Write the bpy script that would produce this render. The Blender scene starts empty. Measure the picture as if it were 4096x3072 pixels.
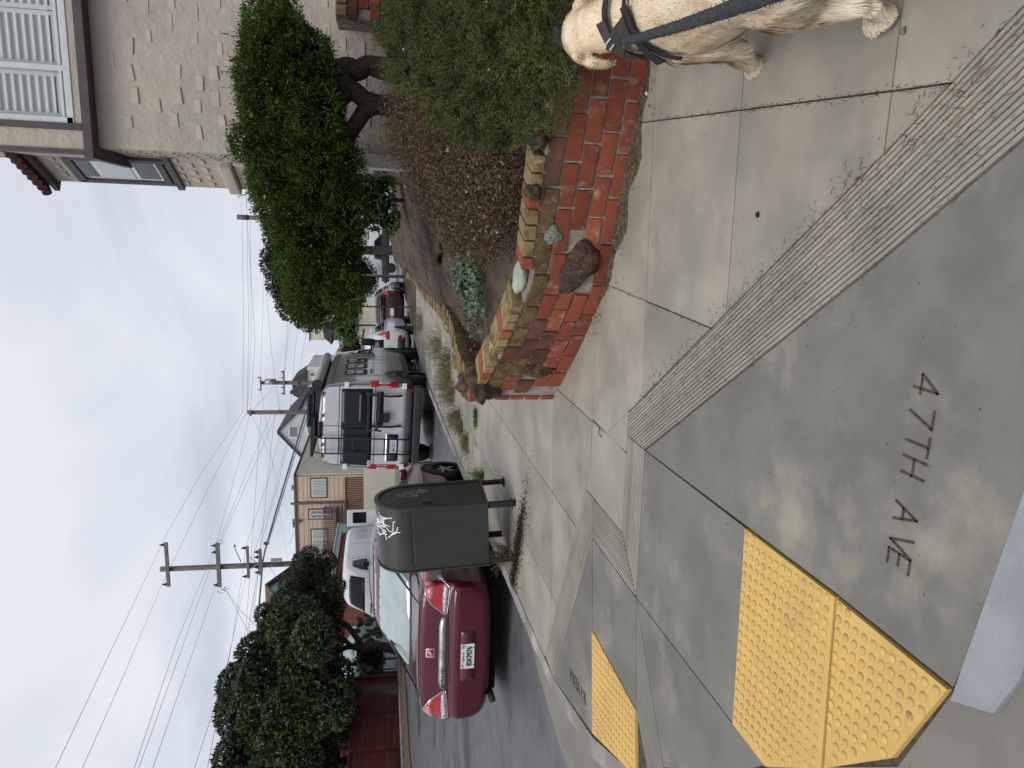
import bpy, bmesh, math, random
import numpy as np
from mathutils import Vector, Matrix, geometry
from mathutils.bvhtree import BVHTree

S = bpy.context.scene
COL = S.collection
rnd = random.Random(7)
nrg = np.random.default_rng(11)

# ------------------------------------------------------------------ camera
# The photograph was taken with the phone on its side: world-up points to the
# left edge of the frame.
FPX, PITCH_PX, CAM_H, YAW = 2840.0, 498.0, 1.5, math.radians(12.0)
_p = math.atan(PITCH_PX / FPX)
RIGHT = Vector((math.cos(YAW), math.sin(YAW), 0))
_fh = Vector((-math.sin(YAW), math.cos(YAW), 0))
FWD = _fh * math.cos(_p) - Vector((0, 0, 1)) * math.sin(_p)
DOWN = -(_fh * math.sin(_p) + Vector((0, 0, 1)) * math.cos(_p))
CAMP = Vector((0, 0, CAM_H))
cam_d = bpy.data.cameras.new('camera')
cam_d.sensor_fit = 'HORIZONTAL'
cam_d.sensor_width = 36.0
cam_d.lens = FPX / 4096 * 36.0
cam_d.clip_start = 0.05
cam_d.clip_end = 4000
cam = bpy.data.objects.new('camera', cam_d)
COL.objects.link(cam)
M = Matrix((DOWN, RIGHT, -FWD)).transposed().to_4x4()
M.translation = CAMP
cam.matrix_world = M
S.camera = cam

# ------------------------------------------------------------------ overcast sky, weak veiled sun
SUN_EL, SUN_AZ = math.radians(55), math.radians(200)
w = bpy.data.worlds.new('World')
S.world = w
w.use_nodes = True
wn, wl = w.node_tree.nodes, w.node_tree.links
wn.clear()
out = wn.new('ShaderNodeOutputWorld')
bg = wn.new('ShaderNodeBackground')
sky = wn.new('ShaderNodeTexSky')
sky.sky_type = 'NISHITA'
sky.sun_disc = False
sky.sun_elevation = SUN_EL
sky.sun_rotation = SUN_AZ
sky.dust_density = 3.0
scl = wn.new('ShaderNodeMixRGB'); scl.blend_type = 'MULTIPLY'; scl.inputs[0].default_value = 1
scl.inputs[2].default_value = (.10, .10, .10, 1)
wl.new(sky.outputs[0], scl.inputs[1])
tc = wn.new('ShaderNodeTexCoord')
# cloud layer laid out on a flat ceiling (direction / height), so clouds shrink to the horizon
sep = wn.new('ShaderNodeSeparateXYZ'); wl.new(tc.outputs['Generated'], sep.inputs[0])
mx = wn.new('ShaderNodeMath'); mx.operation = 'MAXIMUM'; mx.inputs[1].default_value = 0.0
wl.new(sep.outputs[2], mx.inputs[0])
ad = wn.new('ShaderNodeMath'); ad.operation = 'ADD'; ad.inputs[1].default_value = 0.28
wl.new(mx.outputs[0], ad.inputs[0])
dv = wn.new('ShaderNodeVectorMath'); dv.operation = 'DIVIDE'
cmb = wn.new('ShaderNodeCombineXYZ')
for i in range(3): wl.new(ad.outputs[0], cmb.inputs[i])
wl.new(tc.outputs['Generated'], dv.inputs[0]); wl.new(cmb.outputs[0], dv.inputs[1])
n1 = wn.new('ShaderNodeTexNoise'); n1.inputs['Scale'].default_value = 1.25; n1.inputs['Detail'].default_value = 5
n1.inputs['Roughness'].default_value = .5; n1.inputs['Distortion'].default_value = .55
mp = wn.new('ShaderNodeMapping'); mp.inputs['Location'].default_value = (3.1, 1.7, 0.4)
wl.new(dv.outputs[0], mp.inputs[0]); wl.new(mp.outputs[0], n1.inputs['Vector'])
rp = wn.new('ShaderNodeValToRGB')
rp.color_ramp.elements[0].position = .34; rp.color_ramp.elements[0].color = (.475, .51, .585, 1)
rp.color_ramp.elements[1].position = .62; rp.color_ramp.elements[1].color = (.715, .74, .795, 1)
e = rp.color_ramp.elements.new(.47); e.color = (.585, .62, .69, 1)
wl.new(n1.outputs[0], rp.inputs[0])
mixc = wn.new('ShaderNodeMixRGB'); mixc.inputs[0].default_value = .88
wl.new(scl.outputs[0], mixc.inputs[1]); wl.new(rp.outputs[0], mixc.inputs[2])
wl.new(mixc.outputs[0], bg.inputs[0]); bg.inputs[1].default_value = 1.0
wl.new(bg.outputs[0], out.inputs[0])

sun_d = bpy.data.lights.new('sun', 'SUN')
sun_d.energy = 1.55; sun_d.angle = math.radians(30); sun_d.color = (1.0, .97, .92)
sun = bpy.data.objects.new('sun', sun_d); COL.objects.link(sun)
sdir = Vector((math.sin(SUN_AZ) * math.cos(SUN_EL), math.cos(SUN_AZ) * math.cos(SUN_EL), math.sin(SUN_EL)))
sun.rotation_euler = sdir.to_track_quat('Z', 'Y').to_euler()

S.view_settings.view_transform = 'Standard'
S.view_settings.look = 'None'
S.view_settings.exposure = 0.30
S.view_settings.gamma = 1.0
S.view_settings.use_curve_mapping = False
S.render.engine = 'CYCLES'
S.cycles.max_bounces = 6
S.cycles.use_denoising = True

# ------------------------------------------------------------------ where things stand
def at(x, y, Y):
    """point where the sight line through photo position (x, y) meets the plane Y"""
    d = RIGHT * (1536 - y) + DOWN * (x - 2048) + FWD * FPX
    return CAMP + d * (Y / d.y)
def atx(x, y, X):
    d = RIGHT * (1536 - y) + DOWN * (x - 2048) + FWD * FPX
    return CAMP + d * (X / d.x)
_HY = ((-1e3, 0.), (2., 0.), (11., .405), (17., .62), (30., .75), (1e4, .75))
def H(y):
    for (a, za), (b, zb) in zip(_HY, _HY[1:]):
        if y <= b:
            return za + (zb - za) * (y - a) / (b - a)
    return .75
def sst(a, b, t):
    t = min(1, max(0, (t - a) / (b - a)))
    return t * t * (3 - 2 * t)
def HS(x, y):
    """street surface: below the pavement, rising gently to the far side"""
    return H(y) - (.03 + .10 * sst(4.2, 7.0, y)) + .045 * max(0, min(10.5, -4.2 - x))
def gp(x, y, dz=0.0):
    """photo position -> point on the pavement"""
    d = RIGHT * (1536 - y) + DOWN * (x - 2048) + FWD * FPX
    lo, hi = 0.0, 120 / d.y
    for _ in range(60):
        m = (lo + hi) / 2
        q = CAMP + d * m
        if q.z > H(q.y) + dz: lo = m
        else: hi = m
    return CAMP + d * lo

# ------------------------------------------------------------------ mesh helpers
class MB:
    def __init__(s): s.v = []; s.f = []
    def add(s, v, f):
        o = len(s.v); s.v += [tuple(p) for p in v]; s.f += [tuple(i + o for i in q) for q in f]; return s
    def box(s, c, d, rz=0.0, mat=None):
        a, b, h = d[0] / 2, d[1] / 2, d[2] / 2
        vs = [Vector((i * a, j * b, k * h)) for k in (-1, 1) for j in (-1, 1) for i in (-1, 1)]
        Mx = mat if mat is not None else Matrix.Rotation(rz, 3, 'Z')
        vs = [Mx @ p + Vector(c) for p in vs]
        return s.add(vs, [(0, 2, 3, 1), (4, 5, 7, 6), (0, 1, 5, 4), (2, 6, 7, 3), (0, 4, 6, 2), (1, 3, 7, 5)])
    def tube(s, pts, r, n=8, cap=True, flat=None):
        pts = [Vector(p) for p in pts]; m = len(pts)
        rs = r if hasattr(r, '__len__') else [r] * m
        rings = []; up = None
        for i, p in enumerate(pts):
            t = (pts[min(i + 1, m - 1)] - pts[max(i - 1, 0)])
            t = t.normalized() if t.length > 1e-9 else Vector((0, 0, 1))
            if up is None:
                up = Vector((0, 0, 1)) if abs(t.z) < .9 else Vector((1, 0, 0))
            u = (up - t * up.dot(t)).normalized(); w_ = t.cross(u); up = u
            fl = flat if flat else 1
            rings.append([p + (u * math.cos(2 * math.pi * k / n) + w_ * fl * math.sin(2 * math.pi * k / n)) * rs[i] for k in range(n)])
        return s.loft(rings, cap)
    def loft(s, rings, cap=True, closed=True):
        n = len(rings[0]); o = len(s.v)
        for rg in rings: s.v += [tuple(p) for p in rg]
        for i in range(len(rings) - 1):
            for k in range(n if closed else n - 1):
                a = o + i * n + k; b = o + i * n + (k + 1) % n
                s.f.append((a, b, b + n, a + n))
        if cap:
            s.f.append(tuple(o + k for k in reversed(range(n))))
            s.f.append(tuple(o + (len(rings) - 1) * n + k for k in range(n)))
        return s
    def prism(s, poly, z0, z1):
        """poly: list of 2-D points; z0/z1 number or f(x, y)"""
        f0 = z0 if callable(z0) else (lambda x, y: z0)
        f1 = z1 if callable(z1) else (lambda x, y: z1)
        n = len(poly); a = sum(poly[i][0] * poly[(i + 1) % n][1] - poly[(i + 1) % n][0] * poly[i][1] for i in range(n))
        if a < 0: poly = poly[::-1]
        v = [(p[0], p[1], f0(p[0], p[1])) for p in poly] + [(p[0], p[1], f1(p[0], p[1])) for p in poly]
        f = [tuple(reversed(range(n))), tuple(range(n, 2 * n))] + [(i, (i + 1) % n, n + (i + 1) % n, n + i) for i in range(n)]
        return s.add(v, f)
    def prism3(s, poly, o, ux, uy, depth):
        """extrude a 2-D outline placed at o with axes ux, uy along their normal"""
        o, ux, uy = Vector(o), Vector(ux), Vector(uy); nz = ux.cross(uy).normalized() * depth
        n = len(poly); a = sum(poly[i][0] * poly[(i + 1) % n][1] - poly[(i + 1) % n][0] * poly[i][1] for i in range(n))
        if a < 0: poly = poly[::-1]
        b = [o + ux * p[0] + uy * p[1] for p in poly]
        v = b + [p + nz for p in b]
        if depth > 0: f = [tuple(reversed(range(n))), tuple(range(n, 2 * n))] + [(i, (i + 1) % n, n + (i + 1) % n, n + i) for i in range(n)]
        else: f = [tuple(range(n)), tuple(reversed(range(n, 2 * n)))] + [((i + 1) % n, i, n + i, n + (i + 1) % n) for i in range(n)]
        return s.add(v, f)
    def rock(s, c, r, seed=0, sub=2, amp=.22, M3=None):
        bm = bmesh.new(); bmesh.ops.create_icosphere(bm, subdivisions=sub, radius=1)
        q = random.Random(seed); ph = [Vector((q.uniform(-1, 1), q.uniform(-1, 1), q.uniform(-1, 1))).normalized() for _ in range(9)]
        fr = [q.uniform(1.2, 4.5) for _ in range(9)]; of = [q.uniform(0, 6) for _ in range(9)]
        bm.verts.ensure_lookup_table(); vs = []
        for v in bm.verts:
            k = 1 + amp * sum(math.sin(fr[i] * v.co.dot(ph[i]) * 2 + of[i]) for i in range(9)) / 3.2 + amp * .45 * sum(math.sin(fr[i] * 4.3 * v.co.dot(ph[(i + 3) % 9]) + of[i] * 2) for i in range(9)) / 3.2
            p = Vector((v.co.x * r[0], v.co.y * r[1], v.co.z * r[2])) * k
            if M3: p = M3 @ p
            vs.append(p + Vector(c))
        fs = [tuple(l.index for l in f.verts) for f in bm.faces]; bm.free()
        return s.add(vs, fs)
    def obj(s, name, mat, parent=None, smooth=False, bevel=0, seg=2, sub=0, world=False):
        me = bpy.data.meshes.new(name); me.from_pydata(s.v, [], s.f); me.update()
        return mk(name, me, mat, parent, smooth, bevel, seg, sub)

def mk(name, me, mat, parent=None, smooth=False, bevel=0, seg=2, sub=0):
    o = bpy.data.objects.new(name, me); COL.objects.link(o)
    if mat is not None and not me.materials: me.materials.append(mat)
    if parent: o.parent = parent
    if smooth: me.polygons.foreach_set('use_smooth', [True] * len(me.polygons))
    if bevel:
        b = o.modifiers.new('bevel', 'BEVEL'); b.width = bevel; b.segments = seg; b.limit_method = 'ANGLE'; b.angle_limit = math.radians(35)
        me.polygons.foreach_set('use_smooth', [True] * len(me.polygons))
        wn_ = o.modifiers.new('wn', 'WEIGHTED_NORMAL'); wn_.keep_sharp = True
    if sub:
        m = o.modifiers.new('sub', 'SUBSURF'); m.levels = sub; m.render_levels = sub
    return o
def quadmesh(name, V, F, mat, parent=None, smooth=False):
    """fast mesh from numpy: V (n,3), F (m,k)"""
    me = bpy.data.meshes.new(name); V = np.asarray(V, np.float32); F = np.asarray(F, np.int32)
    k = F.shape[1]
    me.vertices.add(len(V)); me.vertices.foreach_set('co', V.ravel())
    me.loops.add(F.size); me.loops.foreach_set('vertex_index', F.ravel())
    me.polygons.add(len(F)); me.polygons.foreach_set('loop_start', np.arange(0, F.size, k, dtype=np.int32))
    me.update(calc_edges=True); me.validate()
    return mk(name, me, mat, parent, smooth)
def thing(name, label, cat, loc=(0, 0, 0), rz=0.0, group=None):
    o = bpy.data.objects.new(name, None); COL.objects.link(o)
    o.location = loc; o.rotation_euler = (0, 0, rz); o.empty_display_size = .1
    return tag(o, label, cat, group)
def tag(o, label=None, cat=None, group=None, kind=None):
    if label: o['label'] = label
    if cat: o['category'] = cat
    if group: o['group'] = group
    if kind: o['kind'] = kind
    return o

# ------------------------------------------------------------------ materials
MATS = {}
def lin(c):
    if isinstance(c, str):
        c = [int(c[i:i + 2], 16) / 255 for i in (0, 2, 4)]
        c = [x / 12.92 if x <= .04045 else ((x + .055) / 1.055) ** 2.4 for x in c]
    return (c[0], c[1], c[2], 1)
def mat(name, col, rough=.7, col2=None, scale=4., lo=.35, hi=.65, var=0., bump=0., bscale=60., bdet=4, metal=0., spec=.22, coat=0.,
        stain=None, stain_scale=2., stain_lo=.5, stain_hi=.7, isl=0., stretch=None, trans=0., emit=None, alpha=1., bdist=.01, speck=None):
    """principled material; colours mottled by world-space noise; var = per-object, isl = per-leaf brightness variation"""
    m = bpy.data.materials.new(name); m.use_nodes = True; MATS[name] = m
    n, l = m.node_tree.nodes, m.node_tree.links
    b = n['Principled BSDF']
    b.inputs['Roughness'].default_value = rough; b.inputs['Metallic'].default_value = metal
    b.inputs['Specular IOR Level'].default_value = spec; b.inputs['Coat Weight'].default_value = coat
    b.inputs['Coat Roughness'].default_value = .06
    if trans: b.inputs['Transmission Weight'].default_value = trans
    if emit: b.inputs['Emission Color'].default_value = lin(emit); b.inputs['Emission Strength'].default_value = 1
    if alpha < 1: b.inputs['Alpha'].default_value = alpha
    geo = n.new('ShaderNodeNewGeometry'); pos = geo.outputs['Position']
    if stretch:
        mpn = n.new('ShaderNodeMapping'); mpn.inputs['Scale'].default_value = stretch; l.new(pos, mpn.inputs[0]); pos = mpn.outputs[0]
    c = None
    def noise(sc, det=5, rg=.55):
        t = n.new('ShaderNodeTexNoise'); t.inputs['Scale'].default_value = sc; t.inputs['Detail'].default_value = det; t.inputs['Roughness'].default_value = rg
        l.new(pos, t.inputs['Vector']); return t.outputs[0]
    def ramp(src, a, z):
        r = n.new('ShaderNodeMapRange'); r.interpolation_type = 'SMOOTHSTEP'; r.inputs[1].default_value = a; r.inputs[2].default_value = z; l.new(src, r.inputs[0]); return r.outputs[0]
    def mix(fac, a, bb, mode='MIX'):
        x = n.new('ShaderNodeMixRGB'); x.blend_type = mode
        if isinstance(fac, float): x.inputs[0].default_value = fac
        else: l.new(fac, x.inputs[0])
        for k, s_ in ((1, a), (2, bb)):
            if isinstance(s_, tuple): x.inputs[k].default_value = s_
            else: l.new(s_, x.inputs[k])
        return x.outputs[0]
    c = lin(col)
    if col2 is not None: c = mix(ramp(noise(scale), lo, hi), lin(col), lin(col2))
    if speck: c = mix(ramp(noise(speck[1], 2), speck[2], speck[2] + .04), c, lin(speck[0]))
    if stain is not None: c = mix(ramp(noise(stain_scale, 6, .62), stain_lo, stain_hi), c, lin(stain))
    if var or isl:
        if var:
            oi = n.new('ShaderNodeObjectInfo'); src = oi.outputs['Random']; amt = var
            mr = n.new('ShaderNodeMapRange'); mr.inputs[3].default_value = 1 - amt; mr.inputs[4].default_value = 1 + amt; l.new(src, mr.inputs[0])
            c = mix(1.0, c, mr.outputs[0], 'MULTIPLY')
        if isl:
            mr = n.new('ShaderNodeMapRange'); mr.inputs[3].default_value = 1 - isl; mr.inputs[4].default_value = 1 + isl; l.new(geo.outputs['Random Per Island'], mr.inputs[0])
            c = mix(1.0, c, mr.outputs[0], 'MULTIPLY')
    if isinstance(c, tuple): b.inputs['Base Color'].default_value = c
    else: l.new(c, b.inputs['Base Color'])
    if bump:
        bp = n.new('ShaderNodeBump'); bp.inputs['Strength'].default_value = bump; bp.inputs['Distance'].default_value = bdist
        l.new(noise(bscale, bdet), bp.inputs['Height']); l.new(bp.outputs[0], b.inputs['Normal'])
    return m

def clip(poly, a, b, off=0.0):
    """keep the part of a convex 2-D polygon to the left of a->b, moved inwards by off"""
    dx, dy = b[0] - a[0], b[1] - a[1]; L = math.hypot(dx, dy); nx, ny = -dy / L, dx / L
    d = [(p[0] - a[0]) * nx + (p[1] - a[1]) * ny - off for p in poly]
    o = []
    for i in range(len(poly)):
        j = (i + 1) % len(poly)
        if d[i] >= 0: o.append(poly[i])
        if (d[i] >= 0) != (d[j] >= 0):
            t = d[i] / (d[i] - d[j]); o.append((poly[i][0] + t * (poly[j][0] - poly[i][0]), poly[i][1] + t * (poly[j][1] - poly[i][1])))
    return o
def ccw(poly):
    n = len(poly); a = sum(poly[i][0] * poly[(i + 1) % n][1] - poly[(i + 1) % n][0] * poly[i][1] for i in range(n))
    return list(poly) if a > 0 else list(poly)[::-1]
def inset(poly, off):
    poly = ccw(poly); r = poly
    for i in range(len(poly)):
        r = clip(r, poly[i], poly[(i + 1) % len(poly)], off)
        if len(r) < 3: return []
    return r

# ================================================================== GROUND
M_asphalt = mat('asphalt', (.092, .094, .099), .40, (.122, .123, .128), 3., spec=.45, bump=.5, bscale=230, bdist=.006, stain=(.035, .035, .038), stain_scale=.7, stain_lo=.5, stain_hi=.68, speck=((.16, .16, .16), 160., .66))
M_walk = mat('pavement_concrete', (.310, .280, .228), .55, (.228, .207, .168), 1.9, bump=.18, bscale=160, bdist=.004, var=.11, spec=.4, stain=(.175, .158, .127), stain_scale=1.3, stain_lo=.50, stain_hi=.74, speck=((.42, .41, .38), 210., .70))
M_ramp = mat('ramp_concrete', (.140, .135, .121), .75, (.178, .170, .148), 2.6, bump=.2, bscale=210, bdist=.004, var=.05, stain=(.31, .285, .222), stain_scale=1.6, stain_lo=.50, stain_hi=.74, speck=((.33, .33, .33), 240., .69))
M_joint = mat('joint_dirt', (.050, .042, .034), .95, (.09, .075, .055), 30.)
M_curb = mat('curb_concrete', (.27, .255, .225), .8, (.18, .17, .15), 3.0, bump=.3, bscale=90, bdist=.005, stain=(.38, .36, .31), stain_scale=2.5)
M_gutter = mat('gutter_concrete', (.165, .155, .138), .75, (.215, .20, .175), 2.0, bump=.3, bscale=150, bdist=.004, speck=((.30, .29, .26), 190., .68))
M_paint = mat('grey_curb_paint', (.28, .295, .32), .65, (.23, .24, .26), 4., bump=.25, bscale=70, stain=(.20, .19, .18), stain_scale=7, stain_lo=.66, stain_hi=.74)
M_yellow = mat('yellow_tile', (.64, .425, .135), .7, (.56, .37, .12), 3., bump=.6, bscale=420, bdist=.003, stain=(.24, .15, .055), stain_scale=9, stain_lo=.60, stain_hi=.80)
M_dome = mat('yellow_dome', (.62, .405, .13), .6, (.52, .345, .14), 5., var=.08, stain=(.3, .2, .09), stain_scale=16, stain_lo=.58, stain_hi=.74)

# roadway: one sheet out to the horizon
def sheet(name, xs, ys, zf, m):
    V = [(x, y, zf(x, y)) for y in ys for x in xs]; n = len(xs)
    F = [(j * n + i, j * n + i + 1, (j + 1) * n + i + 1, (j + 1) * n + i) for j in range(len(ys) - 1) for i in range(n - 1)]
    return quadmesh(name, V, F, m, smooth=True)
xs = [-900, -300, -100, -60, -40, -25] + [-18 + .75 * i for i in range(33)] + [7, 10, 20, 40, 100, 300, 900]
ys = [-900, -200, -50, -20, -8, -3] + [0 + .6 * i for i in range(60)] + [38, 42, 50, 60, 80, 120, 200, 400, 900, 2500]
road = sheet('roadway', xs, ys, lambda x, y: HS(x, y) - .02, M_asphalt); tag(road, kind='structure')

# corner pavement: dark bed, slabs on top with open joints
bedpoly = [(-3.45, 40), (-3.50, 9), (-3.58, 6.12), (-3.59, 5.12), (-3.40, 4.15), (-3.0, 3.2), (-2.04, 2.24), (-1.52, 1.62), (-1.15, 1.47), (-.57, 1.38), (6, 1.0), (9, 1.0), (9, 40)]
bed = MB()
for y0, y1 in zip([1.0, 2, 3, 4, 5, 6, 8, 11, 14, 17, 23, 30], [2, 3, 4, 5, 6, 8, 11, 14, 17, 23, 30, 40]):
    # slice by y to follow the rise of the ground
    def xl(y):
        pts = [(-.57, 1.38), (-1.15, 1.47), (-1.52, 1.62), (-2.04, 2.24), (-3.0, 3.2), (-3.40, 4.15), (-3.59, 5.12), (-3.58, 6.12), (-3.50, 9), (-3.40, 17), (-3.0, 24), (-2.2, 40)]
        if y <= 1.38: return -.57 + (1.38 - y) * 6
        for (xa, ya), (xb, yb) in zip(pts, pts[1:]):
            if ya <= y <= yb: return xa + (xb - xa) * (y - ya) / (yb - ya)
        return -2.2
    ks = sorted({y0, y1, *[k for k in (1.38, 1.47, 1.62, 2.24, 3.2, 4.15, 5.12, 6.12, 9.) if y0 < k < y1]})
    for a, b in zip(ks, ks[1:]):
        bed.prism([(xl(a), a), (9, a), (9, b), (xl(b), b)], lambda x, y: H(y) - .30, lambda x, y: H(y) - .014)
walk = bed.obj('pavement', M_joint); tag(walk, kind='structure')

JW = .0034
def slab(poly, m, dz=0.0, j=JW):
    q = inset(poly, j)
    if len(q) < 3: return
    mb = MB()
    for part in (clip(q, (-9, 2), (9, 2)), clip(q, (9, 2), (-9, 2))):
        if len(part) >= 3: mb.prism(part, lambda x, y: H(y) - .05, lambda x, y: H(y) + dz)
    mb.obj('slab', m, walk)
W2 = lambda x, y: tuple(gp(x, y)[:2])
# joint lines, world plan (x, y)
wall_front = [(2.6, 3.55), (.91, 4.0), (.46, 4.16), (.1, 4.31), (-.3, 4.43), (-.9, 5.08), (-1.29, 5.53)]
b1hi, b1lo = ((-.998, 3.92), (.58, 1.62)), ((-1.156, 3.641), (.27, 1.55))   # grooved band edges
def cell(lines, m, big=((-6, -2), (8, -2), (8, 45), (-6, 45))):
    q = list(big)
    for a, b in lines:
        q = clip(q, a, b)
        if len(q) < 3: return
    slab(q, m)
def clip2(lines):
    q = [(-6, -2), (8, -2), (8, 45), (-6, 45)]
    for a, b in lines: q = clip(q, a, b)
    return q
def slab2(polys, m):
    mb = MB()
    for q in polys: mb.prism(q if q is polys[-1] else inset(q, JW * .1), lambda x, y: H(y) - .05, lambda x, y: H(y))
    mb.obj('slab', m, walk)
W1 = ((-.75, 3.75), (1.0, 3.89)); Wa = ((-.26, 2.90), (.78, 2.95)); W3 = ((.33, 2.05), (.58, 2.055)); W4 = ((0, 1.17), (1, 1.18)); LC = ((-1.7, 4.523), (-.571, 4.6))
X1 = ((.45, 1.87), (.63, 3.85)); X2 = ((-.38, 3.06), (-.29, 4.42)); D0 = ((-1.255, 3.903), (-1.201, 5.365)); X0 = ((1.36, 1.87), (1.5, 3.85)); X00 = ((2.26, 1.87), (2.36, 3.85))
rv = lambda L: (L[1], L[0])
rows = [((( -.6, 5.44), (1, 5.55)), LC), (LC, W1), (W1, Wa), (Wa, W3), (W3, W4)]
colsX = [(D0, X2), (X2, X1), (X1, X0), (X0, X00), (X00, ((4, 0), (4, 5)))]
for top, bot in rows:
    for lf, rt in colsX:
        # left of rt going up, right of lf, above bot, below top, above the grooved band
        if lf is D0 and top is LC:
            slab2([clip2([rt, rv(lf), bot, rv(top), b1hi]), [(-1.250, 3.912), (-1.004, 3.926), (-1.236, 4.262)]], M_walk); continue
        cell([rt, rv(lf), bot, rv(top), b1hi], M_walk)
# along the avenue
D1 = ((-2.095, 4.764), (-1.96, 9.0)); D2 = ((-2.93, 5.15), (-2.74, 9.0)); CB = ((-3.59, 5.12), (-3.50, 9.0))
b4hi = ((-1.74, 4.6), (-3.55, 5.40)); b4lo = ((-2.02, 4.40), (-3.59, 5.12))
LB = ((-3.22, 5.26), (-1.72, 5.47)); LA = ((-3.58, 6.12), (-2.01, 6.40))
ylines = [((-3.3, 3.85), (0, 3.92)), LC, LB, LA, ((-3, 6.62), (0, 6.9)), ((-3, 7.5), (0, 7.68)), ((-3, 8.32), (0, 8.5)), ((-3, 9.12), (0, 9.28))]
for k in range(14): ylines.append(((-3, 9.95 + .86 * k), (0, 10.1 + .86 * k)))
avD0 = ((-1.255, 3.903), (-1.201, 5.365)); wl_ = ((-1.22, 5.3), (-.6, 22.0))
for a, b in zip(ylines[1:], ylines[2:]):
    far = a[0][1] > 5.3
    for lf, rt in ((D1, wl_ if far else avD0), (D2, D1), (CB, D2)):
        cl = [rt, rv(lf), a, rv(b)]
        if a[0][1] < 6.3:
            cl.append(rv(b4hi))
            if lf is D1: cl += [] 
        cell(cl, M_walk if not (far and a[0][1] > 7.6 and lf is CB) else M_curb)
# wedge between D1, the first grooved band and the zig-zag
b2 = [(-1.145, 3.907), (-1.156, 3.641), (-2.04, 3.605), (-1.76, 3.885)]
b3 = [(-1.74, 4.45), (-1.76, 3.885), (-2.04, 3.605), (-2.02, 4.40)]
b4 = [(-1.74, 4.60), (-1.74, 4.45), (-2.02, 4.40), (-3.59, 5.12), (-3.55, 5.40)]
b1 = [(-.998, 3.92), (-1.145, 3.907), (-1.156, 3.641), (.27, 1.55), (.9, .62), (1.27, .62), (.58, 1.62)]
slab([(-1.255, 3.903), (-1.205, 4.55), (-1.70, 4.523), (-1.74, 4.45), (-1.76, 3.885)], M_walk)
slab([(-1.57, 4.532), (-1.738, 4.598), (-1.737, 4.455)], M_walk, -.001, .0)
# ramp slabs
P1, P2, P3, P4 = (-1.16, 2.57), (-1.16, 1.985), (-1.16, 1.48), (-2.04, 2.50)
L1, L2 = (-2.65, 4.29), (-2.69, 3.49)
slab([(-1.156, 3.641), (.27, 1.55), (.62, 1.03), (-.57, 1.32), (-1.15, 1.47)], M_ramp)
slab([(-1.156, 3.641), P1, P4, (-2.04, 3.605)], M_ramp)
slab([(-2.02, 4.40), (-2.04, 3.605), L2, L1], M_ramp)
slab([(-2.04, 3.605), (-2.04, 2.50), (-2.04, 2.25), (-2.35, 2.55), (-2.75, 3.09)], M_ramp)
slab([(-2.04, 3.605), (-2.75, 3.09), (-3.0, 3.2), (-2.69, 3.49)], M_ramp)
slab([(-2.02, 4.40), L1, (-3.37, 4.15), (-3.59, 5.12)], M_ramp)

# grooved warning bands: ribs with open grooves between
def band(poly, a, b, n, m):
    poly = ccw(poly); dx, dy = b[0] - a[0], b[1] - a[1]; L = math.hypot(dx, dy); nx, ny = -dy / L, dx / L
    ds = [(p[0] - a[0]) * nx + (p[1] - a[1]) * ny for p in poly]; d0, d1 = min(ds), max(ds); st = (d1 - d0) / n
    for k in range(n):
        lo, hi = d0 + st * k + st * .17, d0 + st * (k + 1) - st * .17
        pa = (a[0] + nx * lo, a[1] + ny * lo); pb = (pa[0] + dx, pa[1] + dy)
        qa = (a[0] + nx * hi, a[1] + ny * hi); qb = (qa[0] + dx, qa[1] + dy)
        q = clip(clip(poly, pa, pb), qb, qa)
        mb = MB()
        for part in (clip(q, (-9, 2), (9, 2)), clip(q, (9, 2), (-9, 2))):
            if len(part) >= 3: mb.prism(part, lambda x, y: H(y) - .05, lambda x, y: H(y) + .001)
        if mb.v: mb.obj('rib', m, walk)
band(inset(b1, .004), b1lo[0], b1lo[1], 15, M_walk)
band(inset(b2, .004), b2[1], b2[2], 13, M_walk)
band(inset(b3, .004), b3[3], b3[2], 13, M_walk)
band(inset(b4, .004), b4[2], b4[3], 14, M_walk)

# curb along the avenue and round the corner, gutter pan, painted curb
def strip(name, left, right, z0, z1, m, parent=None, n=6):
    mb = MB()
    for i in range(len(left) - 1):
        for k in range(n):
            t0, t1 = k / n, (k + 1) / n
            A = [left[i][c] + (left[i + 1][c] - left[i][c]) * t0 for c in (0, 1)]; B = [left[i][c] + (left[i + 1][c] - left[i][c]) * t1 for c in (0, 1)]
            Cc = [right[i][c] + (right[i + 1][c] - right[i][c]) * t1 for c in (0, 1)]; Dd = [right[i][c] + (right[i + 1][c] - right[i][c]) * t0 for c in (0, 1)]
            mb.prism([A, B, Cc, Dd], z0, z1)
    return mb.obj(name, m, parent, smooth=False)
cin = [(-3.0, 3.2), (-3.40, 4.15), (-3.59, 5.12), (-3.58, 6.12), (-3.50, 9), (-3.40, 17), (-3.0, 24), (-2.2, 40)]
cout = [(-3.12, 3.12), (-3.53, 4.10), (-3.72, 5.12), (-3.71, 6.12), (-3.64, 9), (-3.54, 17), (-3.14, 24), (-2.34, 40)]
gout = [(-3.55, 2.8), (-4.0, 4.0), (-4.19, 4.95), (-4.13, 5.85), (-3.74, 6.6), (-3.60, 17), (-3.2, 24), (-2.4, 40)]
curb = strip('curb', cin, cout, lambda x, y: H(y) - .3, lambda x, y: H(y) + .002 - .012 * (1 - sst(3.4, 5.0, y)), M_curb); tag(curb, kind='structure')
gut = strip('gutter', cout[:5], gout[:4] + [(-3.80, 8.0)], lambda x, y: H(y) - .3, lambda x, y: HS(x, y) - .012, M_gutter); tag(gut, kind='structure')
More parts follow.
